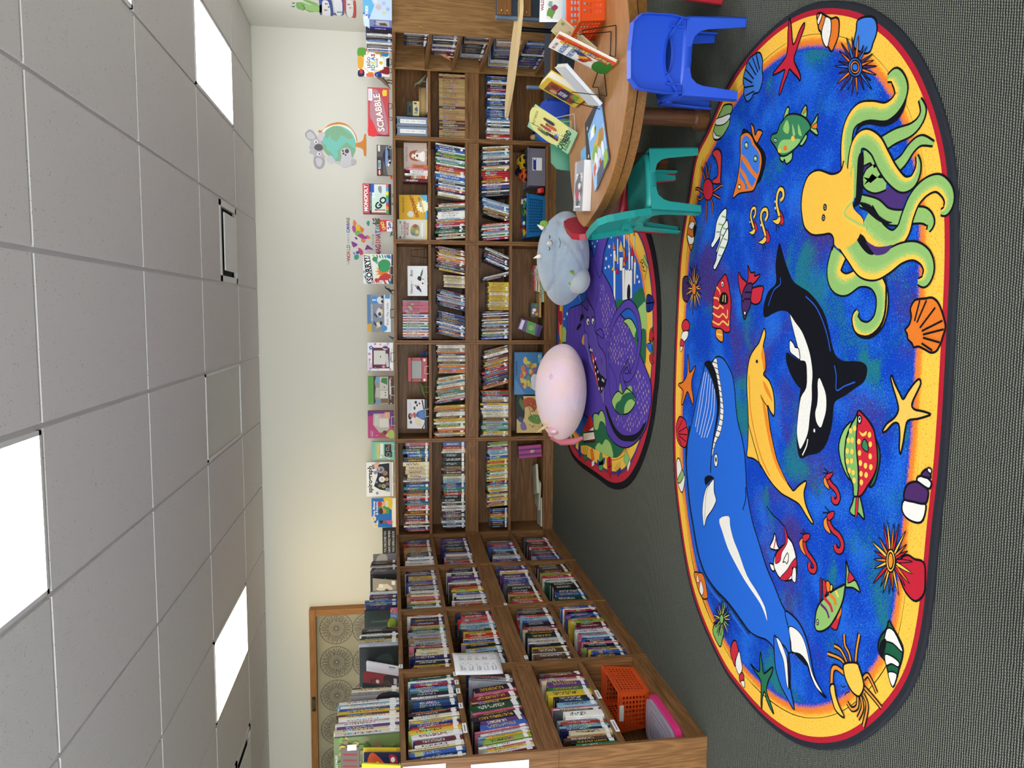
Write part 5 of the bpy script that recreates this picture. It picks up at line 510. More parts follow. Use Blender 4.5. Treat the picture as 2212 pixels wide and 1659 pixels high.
def rug(name,label,outline,rings,inner,zt=.0115):
    """rings: (inset, material, raised) from the rim inwards; the rug is one body with a bound edge"""
    global RS
    O=[(a[0],a[1]) for a in smooth([(*q,0) for q in un(outline)],True,4)]; O=relax(O,6)
    A=sum(O[i-1][0]*O[i][1]-O[i][0]*O[i-1][1] for i in range(len(O))); RS=1 if A>0 else -1
    t=thing(name,label,'rug'); n=len(O)
    # bound edge
    mb=MB(); d1=rings[0][0]
    prof=[(0,0),(0,.006),(.006,zt),(d1,zt)]
    L=[offset(O,d) for d,_ in prof]
    for (d,z),P in zip(prof,L): mb.v+=[(*p,z) for p in P]
    for k in range(3): mb.f+=[(k*n+i,k*n+(i+1)%n,(k+1)*n+(i+1)%n,(k+1)*n+i) for i in range(n)]
    mb.m=[0]*len(mb.f); mb.obj('edge_binding',rings[0][1],t,sm=False)
    prev=d1
    for d,m,nm in rings[1:]:
        a,b=offset(O,prev),relax(offset(O,d),8 if d>.1 else 2); mb=MB()
        mb.add([(*p,zt) for p in a]+[(*p,zt) for p in b],[(i,(i+1)%n,n+(i+1)%n,n+i) for i in range(n)]); mb.a['fade']=[0]*n+[1]*n
        mb.obj(nm,m,t,fix=True); last=b; prev=d
    mb=MB(); tri=tessellate_polygon([[Vector((*p,0)) for p in last]]); mb.add([(*p,zt) for p in last],[tuple(x) for x in tri]); mb.obj(inner[1],inner[0],t,fix=True)
    bot=MB(); tri=tessellate_polygon([[Vector((*p,0)) for p in O]]); bot.add([(*p,.0005) for p in O],[tuple(x) for x in tri]); bot.obj('backing',mat('rug_backing','2a2a2c',.9),t)
    return t
BIND=pile('2c2e34')
OUTL={n:o[0][3] for n,o in ART['outline']}
ocean=rug('ocean_rug','large oval ocean rug printed with whale, orca and octopus, black bound edge',OUTL['ocean'],
   [(.024,BIND,''),(.043,pile('b32234'),'red_border'),(.105,pile_sand(),'sand_border'),(.155,pile_fade('f0b842','0e42b0','e07a28'),'shore_fade')],(pile_water(),'water_field'))
z=.0122
for n,ops in ART['rug']: rug_part(ocean,n,ops,z)
story=rug('storybook_rug','smaller rounded rug printed with a purple dragon and a castle, by the shelves',OUTL['storybook'],
   [(.045,pile('1c1c20'),''),(.10,pile('b83040'),'red_border'),(.118,pile('5a3a78'),'purple_border'),(.20,pile('f0c050'),'yellow_border'),(.26,pile_fade('f0c050','2c62c0','e8842c'),'orange_fade')],(pile('2c62c0'),'sky_field'))
# the purple dragon is printed last, over hills and sky
for n,ops in ART['dragon']:
    if n!='border_print': rug_part(story,n,ops,z+(.002 if n=='dragon_print' else .003 if n in('book_print',) else 0))
for n,ops in ART['dragon']:
    if n=='border_print':
        for op in ops: rug_part(story,n,[op],z)
# ---------------------------------------------------------------- wall decals and poster
def wall_art(key,parts,parent,M,eps=.0002):
    P=None
    for n,ops in parts:
        P=Print(M,eps)
        for op in ops:
            if op[0]=='l': P.line([(a[0],a[1]) for a in smooth([(*q,0) for q in un(op[3])],False,4)],op[2]/1000,op[1])
            elif op[0]=='q': P.poly(un(op[3]),op[1])
            else: P.poly(un(op[3]),op[1],True,3)
        P.obj(n,parent)
k=thing('wall_decal','wall decal of a grey koala hugging a globe on an orange stand','decal',(0,0,0))
wall_art('koala',ART['koala'][:1],k,front(0,YB-.0008,0)); wall_art('koala',ART['koala'][1:],k,front(0,YB-.0035,0),.0002)
k=thing('wall_decal','wall decal of a green frog sitting on three books, right wall','decal',(0,0,0))
SIDE=Matrix(((0,0,-1,XR-.0008),(1,0,0,0),(0,1,0,0),(0,0,0,1)))   # u along +Y, v up, facing -X
wall_art('frog',ART['frog'],k,SIDE)
# poster of a painted world map
p0,p1=(0.583,2.0),(1.124,1.52)
# ---------------------------------------------------------------- books
PAL=dict(w='e6e4de',c='d8cba4',k='1c1c20',g='55565a',s='a4a8ac',r='b02a2c',m='641c26',o='c8622a',y='d0b23a',l='8fae4a',n='2f7a46',d='1c4630',t='1f7f86',a='86b0c8',b='2a5aa8',v='1e2a56',p='5a3272',i='c8687e',u='54362a',e='b0905e')
CN=dict(w='white',c='cream',k='black',g='dark grey',s='silver grey',r='red',m='maroon',o='orange',y='yellow',l='lime green',n='green',d='dark green',t='teal',a='pale blue',b='blue',v='navy',p='purple',i='pink',u='brown',e='tan')
ORD=['zeroth','first','second','third','fourth','fifth','sixth','seventh','eighth','ninth','tenth','eleventh','twelfth','thirteenth','fourteenth','fifteenth','sixteenth','seventeenth','eighteenth','nineteenth']
TENS=['','','twenty','thirty','forty','fifty','sixty','seventy']
def ordw(n):
    if n<20: return ORD[n]
    return {20:'twentieth',30:'thirtieth',40:'fortieth',50:'fiftieth',60:'sixtieth'}.get(n) or TENS[n//10]+'-'+ORD[n%10]
def covermat():
    """cover cloth or jacket: the object's colour, with a printed title along the spine and a printed front"""
    m=mat('book_cover','808080',.38,spec=.4); t=NT(m)
    oi=t.n('ObjectInfo'); C=oi.outputs['Color']; R=oi.outputs['Random']
    tc=t.n('TexCoord'); sp=t.n('SeparateXYZ'); t.t.links.new(tc.outputs['Object'],sp.inputs[0]); x,y,z=sp.outputs
    bw=t.n('RGBToBW'); t.t.links.new(C,bw.inputs[0]); dark=t.math('LESS_THAN',bw.outputs[0],.22)
    r2=t.math('FRACT',t.math('MULTIPLY',R,17.3)); r3=t.math('FRACT',t.math('MULTIPLY',R,91.7))
    cb=t.n('CombineXYZ'); t.t.links.new(t.math('MULTIPLY_ADD',x,2.6,t.math('MULTIPLY',R,90)),cb.inputs[0]); t.t.links.new(t.math('MULTIPLY',z,46),cb.inputs[1])
    n=t.noise(cb.outputs[0],1,1); lo=t.math('MULTIPLY_ADD',r2,.25,.2)
    def band(v,a,b): return t.math('MULTIPLY',t.math('GREATER_THAN',v,a),t.math('LESS_THAN',v,b))
    let=t.math('MULTIPLY',t.math('GREATER_THAN',n,.52),t.math('MULTIPLY',band(z,lo,.86),t.math('LESS_THAN',t.math('ABSOLUTE',x),.27)))
    on=t.math('LESS_THAN',y,.02)
    inkc=t.mix(dark,t.mix(t.math('GREATER_THAN',r3,.6),hx('1c1c22'),hx('7a1c24')),t.mix(t.math('GREATER_THAN',r3,.62),hx('e6e2d6'),t.mix(t.math('GREATER_THAN',r2,.5),hx('d8b03a'),hx('b0c4d8'))))
    hs=t.n('HueSaturation'); t.t.links.new(C,hs.inputs['Color']); t.t.links.new(t.math('ADD',r3,.15),hs.inputs['Hue']); hs.inputs['Value'].default_value=1.15
    blk=t.math('MULTIPLY',band(z,t.math('MULTIPLY_ADD',r3,.5,.3),t.math('MULTIPLY_ADD',r3,.5,t.math('MULTIPLY_ADD',r2,.16,.3))),t.math('GREATER_THAN',r2,.45))
    hs.inputs['Saturation'].default_value=.7
    c1=t.mix(t.math('MULTIPLY',on,blk),C,hs.outputs[0])
    c2=t.mix(t.math('MULTIPLY',on,let),c1,inkc)
    cb2=t.n('CombineXYZ'); t.t.links.new(t.math('MULTIPLY_ADD',y,3,t.math('MULTIPLY',R,40)),cb2.inputs[0]); t.t.links.new(t.math('MULTIPLY',z,4),cb2.inputs[1])
    pn=t.math('GREATER_THAN',t.noise(cb2.outputs[0],1.3,2),.56)
    c3=t.mix(t.math('MULTIPLY',t.math('SUBTRACT',1,on),pn),c2,hs.outputs[0])
    t.base(c3); return m
COVER=covermat(); PAGES=mat('page_paper','ddd6c0',.8); STICK=mat('label_paper','f0f0ee',.5)
def spine_profile():
    mb=MB(); e=.09
    mb.box(-.5,-.5+e,.012,1,0,1); mb.box(.5-e,.5,.012,1,0,1)
    P=[(-.5,.014),(-.42,.003),(0,0),(.42,.003),(.5,.014),(.5,.03),(-.5,.03)]
    mb.prism(P,0,1); return mb.mesh('cover',COVER)
BOOKM=spine_profile(); PAGEM=MB().box(-.41,.41,.03,.975,.012,.985).mesh('page_block',PAGES); LABM=MB().box(-.47,.47,-.006,.004,.07,.15).mesh('spine_label',STICK)
LABTOP=MB().box(-.47,.47,-.006,.004,.11,.19).mesh('spine_label',STICK); LABHI=MB().box(-.47,.47,-.006,.004,.05,.16).mesh('spine_label',STICK)
_b=bmesh.new()
for me in (BOOKM,PAGEM,LABM,LABHI,LABTOP):
    _b.clear(); _b.from_mesh(me); bmesh.ops.recalc_face_normals(_b,faces=_b.faces); _b.to_mesh(me)
_b.free()
COUNT={}; NB=0; RB=random.Random(11)
def jitter(h,rng,a=.06):
    c=hx(h); k=1+rng.uniform(-.18,.18); return tuple(max(0,min(1,x*k+rng.uniform(-.012,.012))) for x in c[:3])+(1,)
def book(name,M,t,h,d,code,label,group=None,cat='book',lab=True,pages=True):
    o=bpy.data.objects.new(name,BOOKM); COL.objects.link(o)
    o.matrix_world=M@Matrix.Diagonal((t,d,h,1)); o.color=jitter(PAL.get(code,code),RB); tag(o,label,cat,group)
    if pages: link('page_block',PAGEM,o)
    if lab: link('spine_label',RB.choice((LABM,LABHI,LABTOP) if name=='picture_book' else (LABM,LABHI)),o)
    return o
def tokens(spec,rng):
    if spec[0]=='~':
        n,pool=spec[1:].split(':'); return [(rng.choice(pool),rng.choice((1.4,2,2,2.6,3.2))) for _ in range(int(n))]
    out=[]
    for tk in spec.split():
        out.append((tk[0],(float(tk[1:]) if len(tk)>1 else 1.5)))
    return out
def frame_of(case,i):
    if case=='back': return Matrix.Translation((XB[i],YD,0))
    if case=='side': return Matrix.Translation((XL,YL[i+1],0))@Matrix.Rotation(PI/2,4,'Z')
    return Matrix.Translation((XR2,YD-.004,0))@Matrix.Rotation(-PI/2,4,'Z')
def row(case,i,z,x0,x1,spec,h,lean=0,name='picture_book',d=(.2,.24),y0=.02,lab=.4,place='',what='picture book',cat='book',seed=0,pages=True,fill=1):
    rng=random.Random(hash((i,round(z*100),round(x0*100)))%9973+seed); T=tokens(spec,rng); a=math.radians(lean)
    hs=[rng.uniform(*h) for _ in T]; over=max(hs)*math.sin(abs(a)); tot=sum(t for _,t in T)
    avail=(x1-x0-over)*math.cos(a)*fill; k=min(avail/tot,.022); Fm=frame_of(case,i)
    x=x0+(over if a<0 else 0)
    for (c,tr),hh in zip(T,hs):
        t=tr*k; w=t/math.cos(a); n=COUNT[(case,i,place)]=COUNT.get((case,i,place),0)+1
        aj=a+(rng.uniform(-.012,.012) if a else 0); th=t*.965
        if a>0: px_=x+w-th*math.cos(a)/2-(0)      # pivot corner on the shelf
        else: px_=x+th*math.cos(a)/2
        zz=z+th/2*math.sin(abs(a))+.0006+(.0008 if a else 0); dd=rng.uniform(*d); yy=y0+rng.uniform(0,.012)
        Mx=Fm@Matrix.Translation((px_,yy,zz))@Matrix.Rotation(a,4,'Y')
        book(name,Mx,th,hh,dd,c,'%s %s, %s from left, %s'%(CN[c],what,ordw(n),place),None,cat,rng.random()<lab,pages)
        x+=w
    return x
U1,U2,L1,L2=BH+.4365,BH+.0975,.4365,.0975      # shelf surfaces, top to bottom
def sh(n,i,c): return '%s shelf, %s bay, %s'%(('top','second','third','bottom')[n],BAYN[i],c)
BK='back wall'; SD='side row'
A,B=.0225,.8915
# back wall, first bay: novels and comics
row('back',0,U1,A+.02,B,"r p v w k c2 r v2 u3 e m3 w r2 i2 t2 b v r2 w t o v k t3 b3 v2 w s2 c4 c4 c4 c4 k3 d b3 b3 d2 k3 i3",(.2,.245),0,'paperback_novel',(.13,.16),.02,.8,sh(0,0,BK),'novel')
row('back',0,U2,A+.04,B,"k w v b w3 v3 n i2 p k2 g2 w s2 w2 d v w k4 k4 r3 n4 t2 b p v2 a4 s2 w l g2 k3 m e u3 k5 k5 k5 w2 c3 r3 b5",(.2,.225),0,'paperback_novel',(.13,.16),.02,.8,sh(1,0,BK),'novel')
row('back',0,L1,A+.03,A+.22,"k2 k2 v2 b2 n2 y2 o2 k2 b2 k",(.165,.172),0,'paperback_novel',(.12,.14),.02,.9,sh(2,0,BK),'paperback')
row('back',0,L1,A+.23,B,"y2 e2 r w y3 e2 w y k w y2 w a y2 b v r2 y e w y2 a w2 e2 y y2 n l2 y r2 y2 y b3 w a2 a2 a2 i2 p w l2 l2",(.17,.205),-4,'paperback_novel',(.12,.14),.02,.5,sh(2,0,BK),'paperback')
PB="wwwcceeesskrrbbvnyoitpmuagl"
# second bay
row('back',1,U2,A,.33,"~21:wwwreemunkoyci",(.255,.3),-2,place=sh(1,1,BK))
row('back',1,U2,.335,.62,"~17:eswcbvoitwwkc",(.24,.285),-9,place=sh(1,1,BK))
row('back',1,U2,.625,B,"~15:wwccvkbewops",(.23,.27),0,place=sh(1,1,BK))
row('back',1,L1,A,.46,"~25:wvwnyawcpkeerws",(.235,.265),0,place=sh(2,1,BK))
row('back',1,L1,.465,B,"~21:wkvroabmwyegvs",(.225,.255),-15,place=sh(2,1,BK))
# third bay
row('back',2,U2,A,.30,"~16:kwvbiowuksmb",(.24,.275),13,place=sh(1,2,BK))
row('back',2,U2,.285,.50,"~12:vmkawrrvwpis",(.235,.27),13,place=sh(1,2,BK))
row('back',2,U2,.50,.62,"~9:eacasce",(.19,.2),3,place=sh(1,2,BK))
row('back',2,U2,.62,B,"~16:kurvgiswyremo",(.24,.28),11,place=sh(1,2,BK))
row('back',2,L1,A,.30,"b3 v s n w y k w p2 u2 w b y w k w m2 k w v w m k",(.235,.262),-3,place=sh(2,2,BK))
row('back',2,L1,.30,.56,"~18:yyyyyyycyyt",(.185,.2),0,place=sh(2,2,BK),what='yellow series reader')
row('back',2,L1,.56,.66,"k2 s2 w",(.235,.25),-14,place=sh(2,2,BK))
row('back',2,L1,.665,B,"v w k b m3 k2 w g",(.225,.25),22,place=sh(2,2,BK))
# fourth bay
row('back',3,U2,A,.37,"~22:bwrwkycwoavnwe",(.24,.275),-5,place=sh(1,3,BK))
row('back',3,U2,.39,B,"c2 w v r2 c b w k s a b3 w2 e o r2 m w n2 a w k l2 n w b2 v2 w",(.24,.275),8,place=sh(1,3,BK))
row('back',3,L1,A,.20,"~11:rwnkasbtw",(.235,.26),-6,place=sh(2,3,BK))
row('back',3,L1,.2,.42,"~10:bcyknaewg",(.235,.265),15,place=sh(2,3,BK))
row('back',3,L1,.42,B,"v2 k2 w k b p2 w m y2 r2 r2 r2 r2 m y w e v v w k s w a t w u e w",(.235,.262),-5,place=sh(2,3,BK))
# fifth bay: one set of alike volumes, then paperbacks
row('back',4,U2,A,.585,"~42:eeeeeeeeemeue",(.232,.235),0,'encyclopedia_volume',(.17,.18),.03,0,sh(1,4,BK),'volume of a bound set')
row('back',4,L1,A,.585,"r w r2 m w s w2 w k2 w v w2 a2 b2 v2 b2 v b2 k w b2 v2 b v w2 k v2 b w p2 r2 v2 k2 e2 w b2 v2 b",(.2,.215),0,'paperback_novel',(.13,.15),.02,.1,sh(2,4,BK),'paperback')
# top shelf magazines of the third bay
row('back',2,U1,A+.012,.385,"p v w2 o2 w2 o2 w2 b3 w2 n2 w2 n2 w2 r2 w2 r w2 b2 w2 v r2 i3 i3 i3 i2 i2 i3 s2",(.232,.236),0,'magazine',(.17,.18),.02,.3,sh(0,2,BK),'magazine volume')
row('back',3,U1,.535,.69,"m3 o3 w2 w3 i2 o3",(.14,.24),0,'picture_book',(.12,.15),.02,.4,sh(0,3,BK))
# side row, novels
NV=dict(name='hardcover_novel',what='hardcover',d=(.15,.175),lab=.95)
def side(n,i,spec,h,x0=A,x1=B,lean=0,**k):
    q=dict(NV); q.update(k); row("side",i,(U1,U2,L1,L2)[n],x0,x1,spec,h,lean,place=sh(n,i,SD),**q)
side(0,0,"w4 w2 i w2 t2 w2 v3 p d2 e3 e2 o2 m3 r k b2",(.205,.25))
side(1,0,"y2 o2 p2 o2 g2 s2 r w k b k4 v3 k2 g v3 t p2",(.215,.25))
side(2,0,"p2 v2 m b w3 s2 k2 v3 a2 g b r2 p i2 g2",(.2,.25))
side(3,0,"p2 b s v m p2 g2 k r w2 m2 u3 k2 i2 g k2",(.2,.24),x0=.1)
side(0,1,"e2 w t2 v y l w r2 e3 i2 c2 e3 w k3 s2 k w m2 a b p2 m e3 y4 v2 w p k3 v",(.2,.25),x0=.06)
side(1,1,"o w k w k w k w2 b w k y2 o3 r2 m u2 w s2 g k p3 k4 w2 k3 v3",(.21,.26),x0=.1)
side(2,1,"w r3 r2 o d3 e2 r2 k4 k4 g3 p2 v b3 w p3 v2 y w2 m p v2 b",(.21,.25))
side(3,1,"k4 d4 b4 v4 k4 k3 d2 w n2 w r2 y l o k4 u4 k3",(.21,.265))
side(0,2,"r o m2 y2 k3 w2 v3 k c4 c3 k i2 m s3 s3 e3 s4 s3 t2 k l3 e i m3 v4 p k w2 o3",(.2,.25),x0=.04)
side(1,2,"k3 v2 k3 g3 k2 a3 y2 k2",(.22,.26),.03,.36,-6)
side(1,2,"y2 b v w o2 r3 y3 u2 k a3 t2 s2 i3 r2 n2 i r3 v3 m",(.21,.255),.365)
side(2,2,"k3 u3 u3 w u4 y2 k2 w i c2 s k4 k2 m c2 r2 g k3 v b2 a3 c2 r k g3 b u2",(.21,.25))
side(3,2,"k4 v4 b3 y2 p l k3 w i k3 b2 v a2 i c b w3 w p m3 m3 l4 y o d2 k b2 p2 v k r2 w s b4",(.2,.25))
NF=dict(name='reference_book',what='thin hardcover',d=(.2,.23))
side(0,3,"t w v2 b3 y c w3 m3 p w4 y3 o r v2 b y2 c w2 k m i",(.235,.275),lean=-6,x1=.52,**NF)
side(0,3,"v3 b4 g w2 k3 t3 a2 b r2 b w s d t",(.225,.265),x0=.52,lean=-3,**NF)
side(1,3,"m w y i w l3 y a w i b4 p4 k4 u i d5 k y2 m4 i k5",(.23,.285),x0=.03,x1=.74,lean=-10,**NF)
side(1,3,"s6 w2 r2 k v",(.24,.27),x0=.745,lean=15,**NF)
side(2,3,"n4 k2 u2 e c3 v a2 t r s2 w5 g w i a3 v2 k3 y5 n3 p4 c3 i2 m i g",(.2,.265),x0=.03,x1=.83,**NF)
# disc cases in the turned bookcase (left to right runs towards the camera)
DC=dict(name='disc_case',what='disc case',cat='disc case',lab=.7,pages=False)
DP="kkgguvmskpwv"
for z,x0,x1,n,spec,ht in ((1.2125,.5,B,0,"~20:"+DP,.19),(.9775,.3,B,1,"~30:"+DP,.19),(.7275,.25,B,2,"~32:kgvmsuke",.19),(.4625,.06,B,3,"~36:vbkwsbvge",.19),(.2175,.1,B,4,"~32:vbwvkbp",.19)):
    row('corner',0,z,x0,x1,spec,(ht,ht+.003),0,d=(.135,.137),y0=.03,place='%s shelf, corner disc bookcase'%('top','second','third','fourth','bottom')[n],**DC)
# ---------------------------------------------------------------- children's chairs
def kid_chair(label,h,loc,heading,group='small plastic chairs around the table'):
    """local: front towards +Y, origin on the floor under the seat's middle"""
    m=plastic(h,.38); t=thing('child_chair',label,'chair',(loc[0],loc[1],0),heading-PI/2,group)
    s=MB(); H=.28
    P=[(.15*math.copysign(abs(math.cos(a))**.45,math.cos(a)),.148*math.copysign(abs(math.sin(a))**.45,math.sin(a))) for a in [2*PI*i/40 for i in range(40)]]
    n=len(P); lv=[(1.08,.232),(1.05,.27),(1.0,H),(.9,.277),(0.05,.272)]
    for k,z in lv: s.v+=[(x*k,y*k,z) for x,y in P]
    for j in range(len(lv)-1): s.f+=[(j*n+i,j*n+(i+1)%n,(j+1)*n+(i+1)%n,(j+1)*n+i) for i in range(n)]
    s.f.append(tuple((len(lv)-1)*n+i for i in range(n))); s.m=[0]*len(s.f)
    o=s.obj('seat',m,t,sm=True); md=o.modifiers.new('solid','SOLIDIFY'); md.thickness=.006; md.offset=-1
    for sx in (-1,1):
        for sy in (-1,1):
            L=MB(); w0,w1=.040,.052
            prof=[(0,0),(w0,0),(w1,.17),(w1+.008,.2),(w1+.03,.225),(w1+.07,.236),(w1+.07,.262),(0,.262)]
            for ax in (0,1):
                c=MB(); c.prism(prof,0,.009,ax=(0,2,1) if ax==0 else (1,2,0))
                for v in c.v:
                    k=1-v[2]/.262; X=.163+.008*k; Y=.158+.012*k
                    L.v.append((sx*(X-v[0]),sy*(Y-v[1]),v[2]))
                L.f+=[tuple(i+(len(L.v)-len(c.v)) for i in f) for f in c.f]; L.m+=c.m
            L.obj('leg',m,t,bev=.002,seg=2)
    # backrest: a shell with its rim turned to the rear, a handle slot and ribs
    out=[(-.150,.0),(-.158,.09),(-.152,.20),(-.146,.232),(-.11,.268),(-.0,.275),(.11,.268),(.146,.232),(.152,.20),(.158,.09),(.150,0)]
    slot=[(.078*math.cos(a),.085+.024*math.sin(a)*(1 if math.sin(a)<0 else .8)) for a in [2*PI*i/24 for i in range(24)]]
    b=MB(); pts=[Vector((*p,0)) for p in out]; hol=[Vector((*p,0)) for p in slot]; allp=pts+hol; N=len(allp)
    tri=tessellate_polygon([pts,hol])
    bend=lambda x: 0.0
    b.v=[(p.x,bend(p.x)+.0,p.y) for p in allp]+[(p.x,bend(p.x)-.005,p.y) for p in allp]
    b.f=[tuple(x) for x in tri]+[tuple(N+i for i in reversed(x)) for x in tri]; b.m=[0]*len(b.f)
    no=len(out)
    def flange(loop,depth,closed):
        o0=len(b.v)
        for p in loop: b.v+=[(p[0],bend(p[0])+.001,p[1]),(p[0],bend(p[0])-depth,p[1]),(p[0]*.975,bend(p[0])-depth,p[1]*.985+.001),(p[0]*.975,bend(p[0])+.001,p[1]*.985+.001)]
        q=len(loop)
        for i in range(q if closed else q-1):
            j=(i+1)%q
            for k in range(4): b.f.append((o0+i*4+k,o0+i*4+(k+1)%4,o0+j*4+(k+1)%4,o0+j*4+k))
        b.m=[0]*len(b.f)
    flange(out,.034,False); flange(slot,.026,True)
    for sx in (-1,1):
        for (x0,z0,x1,z1,w) in ((.078,.085,.152,.03,.005),(.115,.02,.115,.085,.003)):
            d=Vector((x1-x0,z1-z0)).normalized(); q=Vector((-d.y,d.x))*w
            c=[(sx*(x0+q.x),z0+q.y),(sx*(x1+q.x),z1+q.y),(sx*(x1-q.x),z1-q.y),(sx*(x0-q.x),z0-q.y)]
            o0=len(b.v); b.v+=[(x,bend(x)+.0,z) for x,z in c]+[(x,bend(x)-.022,z) for x,z in c]
            b.f+=[tuple(o0+i for i in f) for f in ((0,1,2,3),(7,6,5,4),(0,4,5,1),(1,5,6,2),(2,6,7,3),(3,7,4,0))]; b.m=[0]*len(b.f)
    b.obj('backrest',m,t,(0,-.142,.262),(math.radians(11),0,0),bev=.0012,seg=1)
    return t
kid_chair('blue plastic child chair with its back to the camera','2450c4',(1.126,3.386),PI/2-.136)
kid_chair('teal plastic child chair seen from its side at the table end','1d8c84',(.626,3.80),.2)
kid_chair('dark red plastic child chair behind the teal one','9c1c2c',(.665,4.21),-.42)
kid_chair('red plastic child chair at the picture edge beside the blue one','b01c2c',(1.66,3.50),PI*.80)
kid_chair('green plastic child chair behind the table','1f7a58',(1.02,4.56),-PI/2-.15)
kid_chair('royal blue plastic child chair behind the table near the shelves','1f48b4',(1.17,5.06),-PI/2-.75)
# ---------------------------------------------------------------- the low round table
TX,TY,TZ=1.11,3.915,.475
_tp=[(1.38,3.385),(1.27,3.352),(1.17,3.335),(1.01,3.35),(.85,3.42),(.75,3.49),(.64,3.61),(.55,3.79),(.5,3.97),(.474,4.08),(.49,4.16),(.54,4.26),(.63,4.345),(.75,4.42),(.88,4.465),(1.0,4.488)]
_tp=[(a[0],a[1]) for a in smooth([(*p,0) for p in _tp+[(2*TX-x,2*TY-y) for x,y in _tp[3:14]]],True,4)]
def tableplan(k=0): return [(TX+(x-TX)*(1-k/.6),TY+(y-TY)*(1-k/.6)) for x,y in _tp]
tb=thing('low_table','low oval wooden table with brown laminate top carrying books','table',(TX,TY,0))
def lam():
    m=mat('table_laminate','a5723e',.38,spec=.4); t=NT(m); n=t.noise(t.world((1,4,1)),9,4); n2=t.noise(t.world(),300,2)
    t.base(t.mix(t.math('MULTIPLY',n2,.35),t.ramp(n,[(.3,hx('9a6836')),(.7,hx('ae7a46'))]),hx('8a5a30'))); return m
def loc(mb,x,y): mb.v=[(a-x,b-y,c) for a,b,c in mb.v]; return mb
OAKE=wood(0,'8e6230','704a22','_edge')
loc(MB().prism(tableplan(),TZ-.0035,TZ),TX,TY).obj('table_top',lam(),tb)
loc(MB().prism(tableplan(-.002),TZ-.044,TZ-.0035),TX,TY).obj('edge_band',OAKE,tb,bev=.003)
loc(MB().prism(tableplan(.022),TZ-.098,TZ-.056),TX,TY).obj('apron_ring',OAKE,tb,bev=.002)
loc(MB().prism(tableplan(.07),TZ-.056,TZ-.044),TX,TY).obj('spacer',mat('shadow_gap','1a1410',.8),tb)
LEGM=wood(2,'5c3a1c','3a2210','_dark')
for x,y in ((.945,3.60),(1.39,3.66),(.85,4.15),(1.38,4.15)):
    MB().lathe([(.050,0),(.054,.004),(.054,.052),(.046,.058),(.04,.07),(.04,TZ-.095)],28).obj('leg',LEGM,tb,(x-TX,y-TY,0),sm=False)
# ---------------------------------------------------------------- perforated baskets and tubs
def grid_wall(P0,P1,P2,P3,nu,nv,frac,m0,m1,th,mb):
    """panel P0-P1-P2-P3 (bottom left, bottom right, top right, top left) with nu x nv square holes"""
    P=[Vector(p) for p in (P0,P1,P2,P3)]
    n=(P[1]-P[0]).cross(P[3]-P[0]).normalized()*th
    def at(u,v): return P[0].lerp(P[1],u).lerp(P[3].lerp(P[2],u),v)
    us=[0]; 
    for i in range(nu): c=m0+(1-2*m0)*(i+.5)/nu; h=(1-2*m0)/nu*frac/2; us+=[c-h,c+h]
    us.append(1); vs=[0]
    for j in range(nv): c=m1+(1-2*m1)*(j+.5)/nv; h=(1-2*m1)/nv*frac/2; vs+=[c-h,c+h]
    vs.append(1)
    for i in range(len(us)-1):
        for j in range(len(vs)-1):
            if i%2==1 and j%2==1: continue
            q=[at(us[a],vs[b]) for a,b in ((i,j),(i+1,j),(i+1,j+1),(i,j+1))]
            o=len(mb.v); mb.v+=[tuple(x) for x in q]+[tuple(x+n) for x in q]
            fs=[(0,1,2,3),(7,6,5,4)]
            if j%2==1 or True: fs+=[(0,4,5,1),(1,5,6,2),(2,6,7,3),(3,7,4,0)]
            mb.f+=[tuple(o+k for k in f) for f in fs]; mb.m+=[0]*len(fs)
def basket(name,label,h,loc_,rot,w,d,ht,nu,nd,nv,cat='basket',tap=.9,rimw=.012,al=None):
    m=al or plastic(h,.4); t=thing(name,label,cat,loc_,rot)
    a,b=w/2,d/2; A_,B_=a*tap,b*tap
    bot=[(-A_,-B_,0),(A_,-B_,0),(A_,B_,0),(-A_,B_,0)]; top=[(-a,-b,ht),(a,-b,ht),(a,b,ht),(-a,b,ht)]
    for i,nn in ((0,nu),(1,nd),(2,nu),(3,nd)):
        j=(i+1)%4; mb=MB(); grid_wall(bot[i],bot[j],top[j],top[i],nn,nv,.62,.09,.12,-.003,mb); mb.obj('wall',m,t,fix=False)
    MB().box(-A_,A_,-B_,B_,0,.004).obj('floor_panel',m,t)
    r=MB(); c=[(-a,-b),(a,-b),(a,b),(-a,b)]
    r.tube([(x*1.01,y*1.01,ht) for x,y in smooth([(p[0],p[1],0) for p in c],False,1)] if 0 else [(p[0]*1.01,p[1]*1.01,ht) for p in c],rimw/2,8,closed=True); r.obj('rim',m,t)
    return t
# basket on the table, turned a little
tbk=basket('plastic_basket','orange plastic basket standing on the table behind the blue chair','e2531c',(1.583,3.873,TZ+.0005),.06,.36,.27,.13,9,7,6)
# basket in the nearest bay of the side row
sbk=basket('plastic_basket','orange plastic basket on the bottom shelf of the nearest side bay','d9501c',(-2.235,4.09,.0985),0,.24,.33,.185,7,10,7)
for s in (-1,1):
    MB().box(-.045,.045,s*.17-.004,s*.17+.004,.155,.18).obj('label_holder',STICK,sbk,bev=.001)
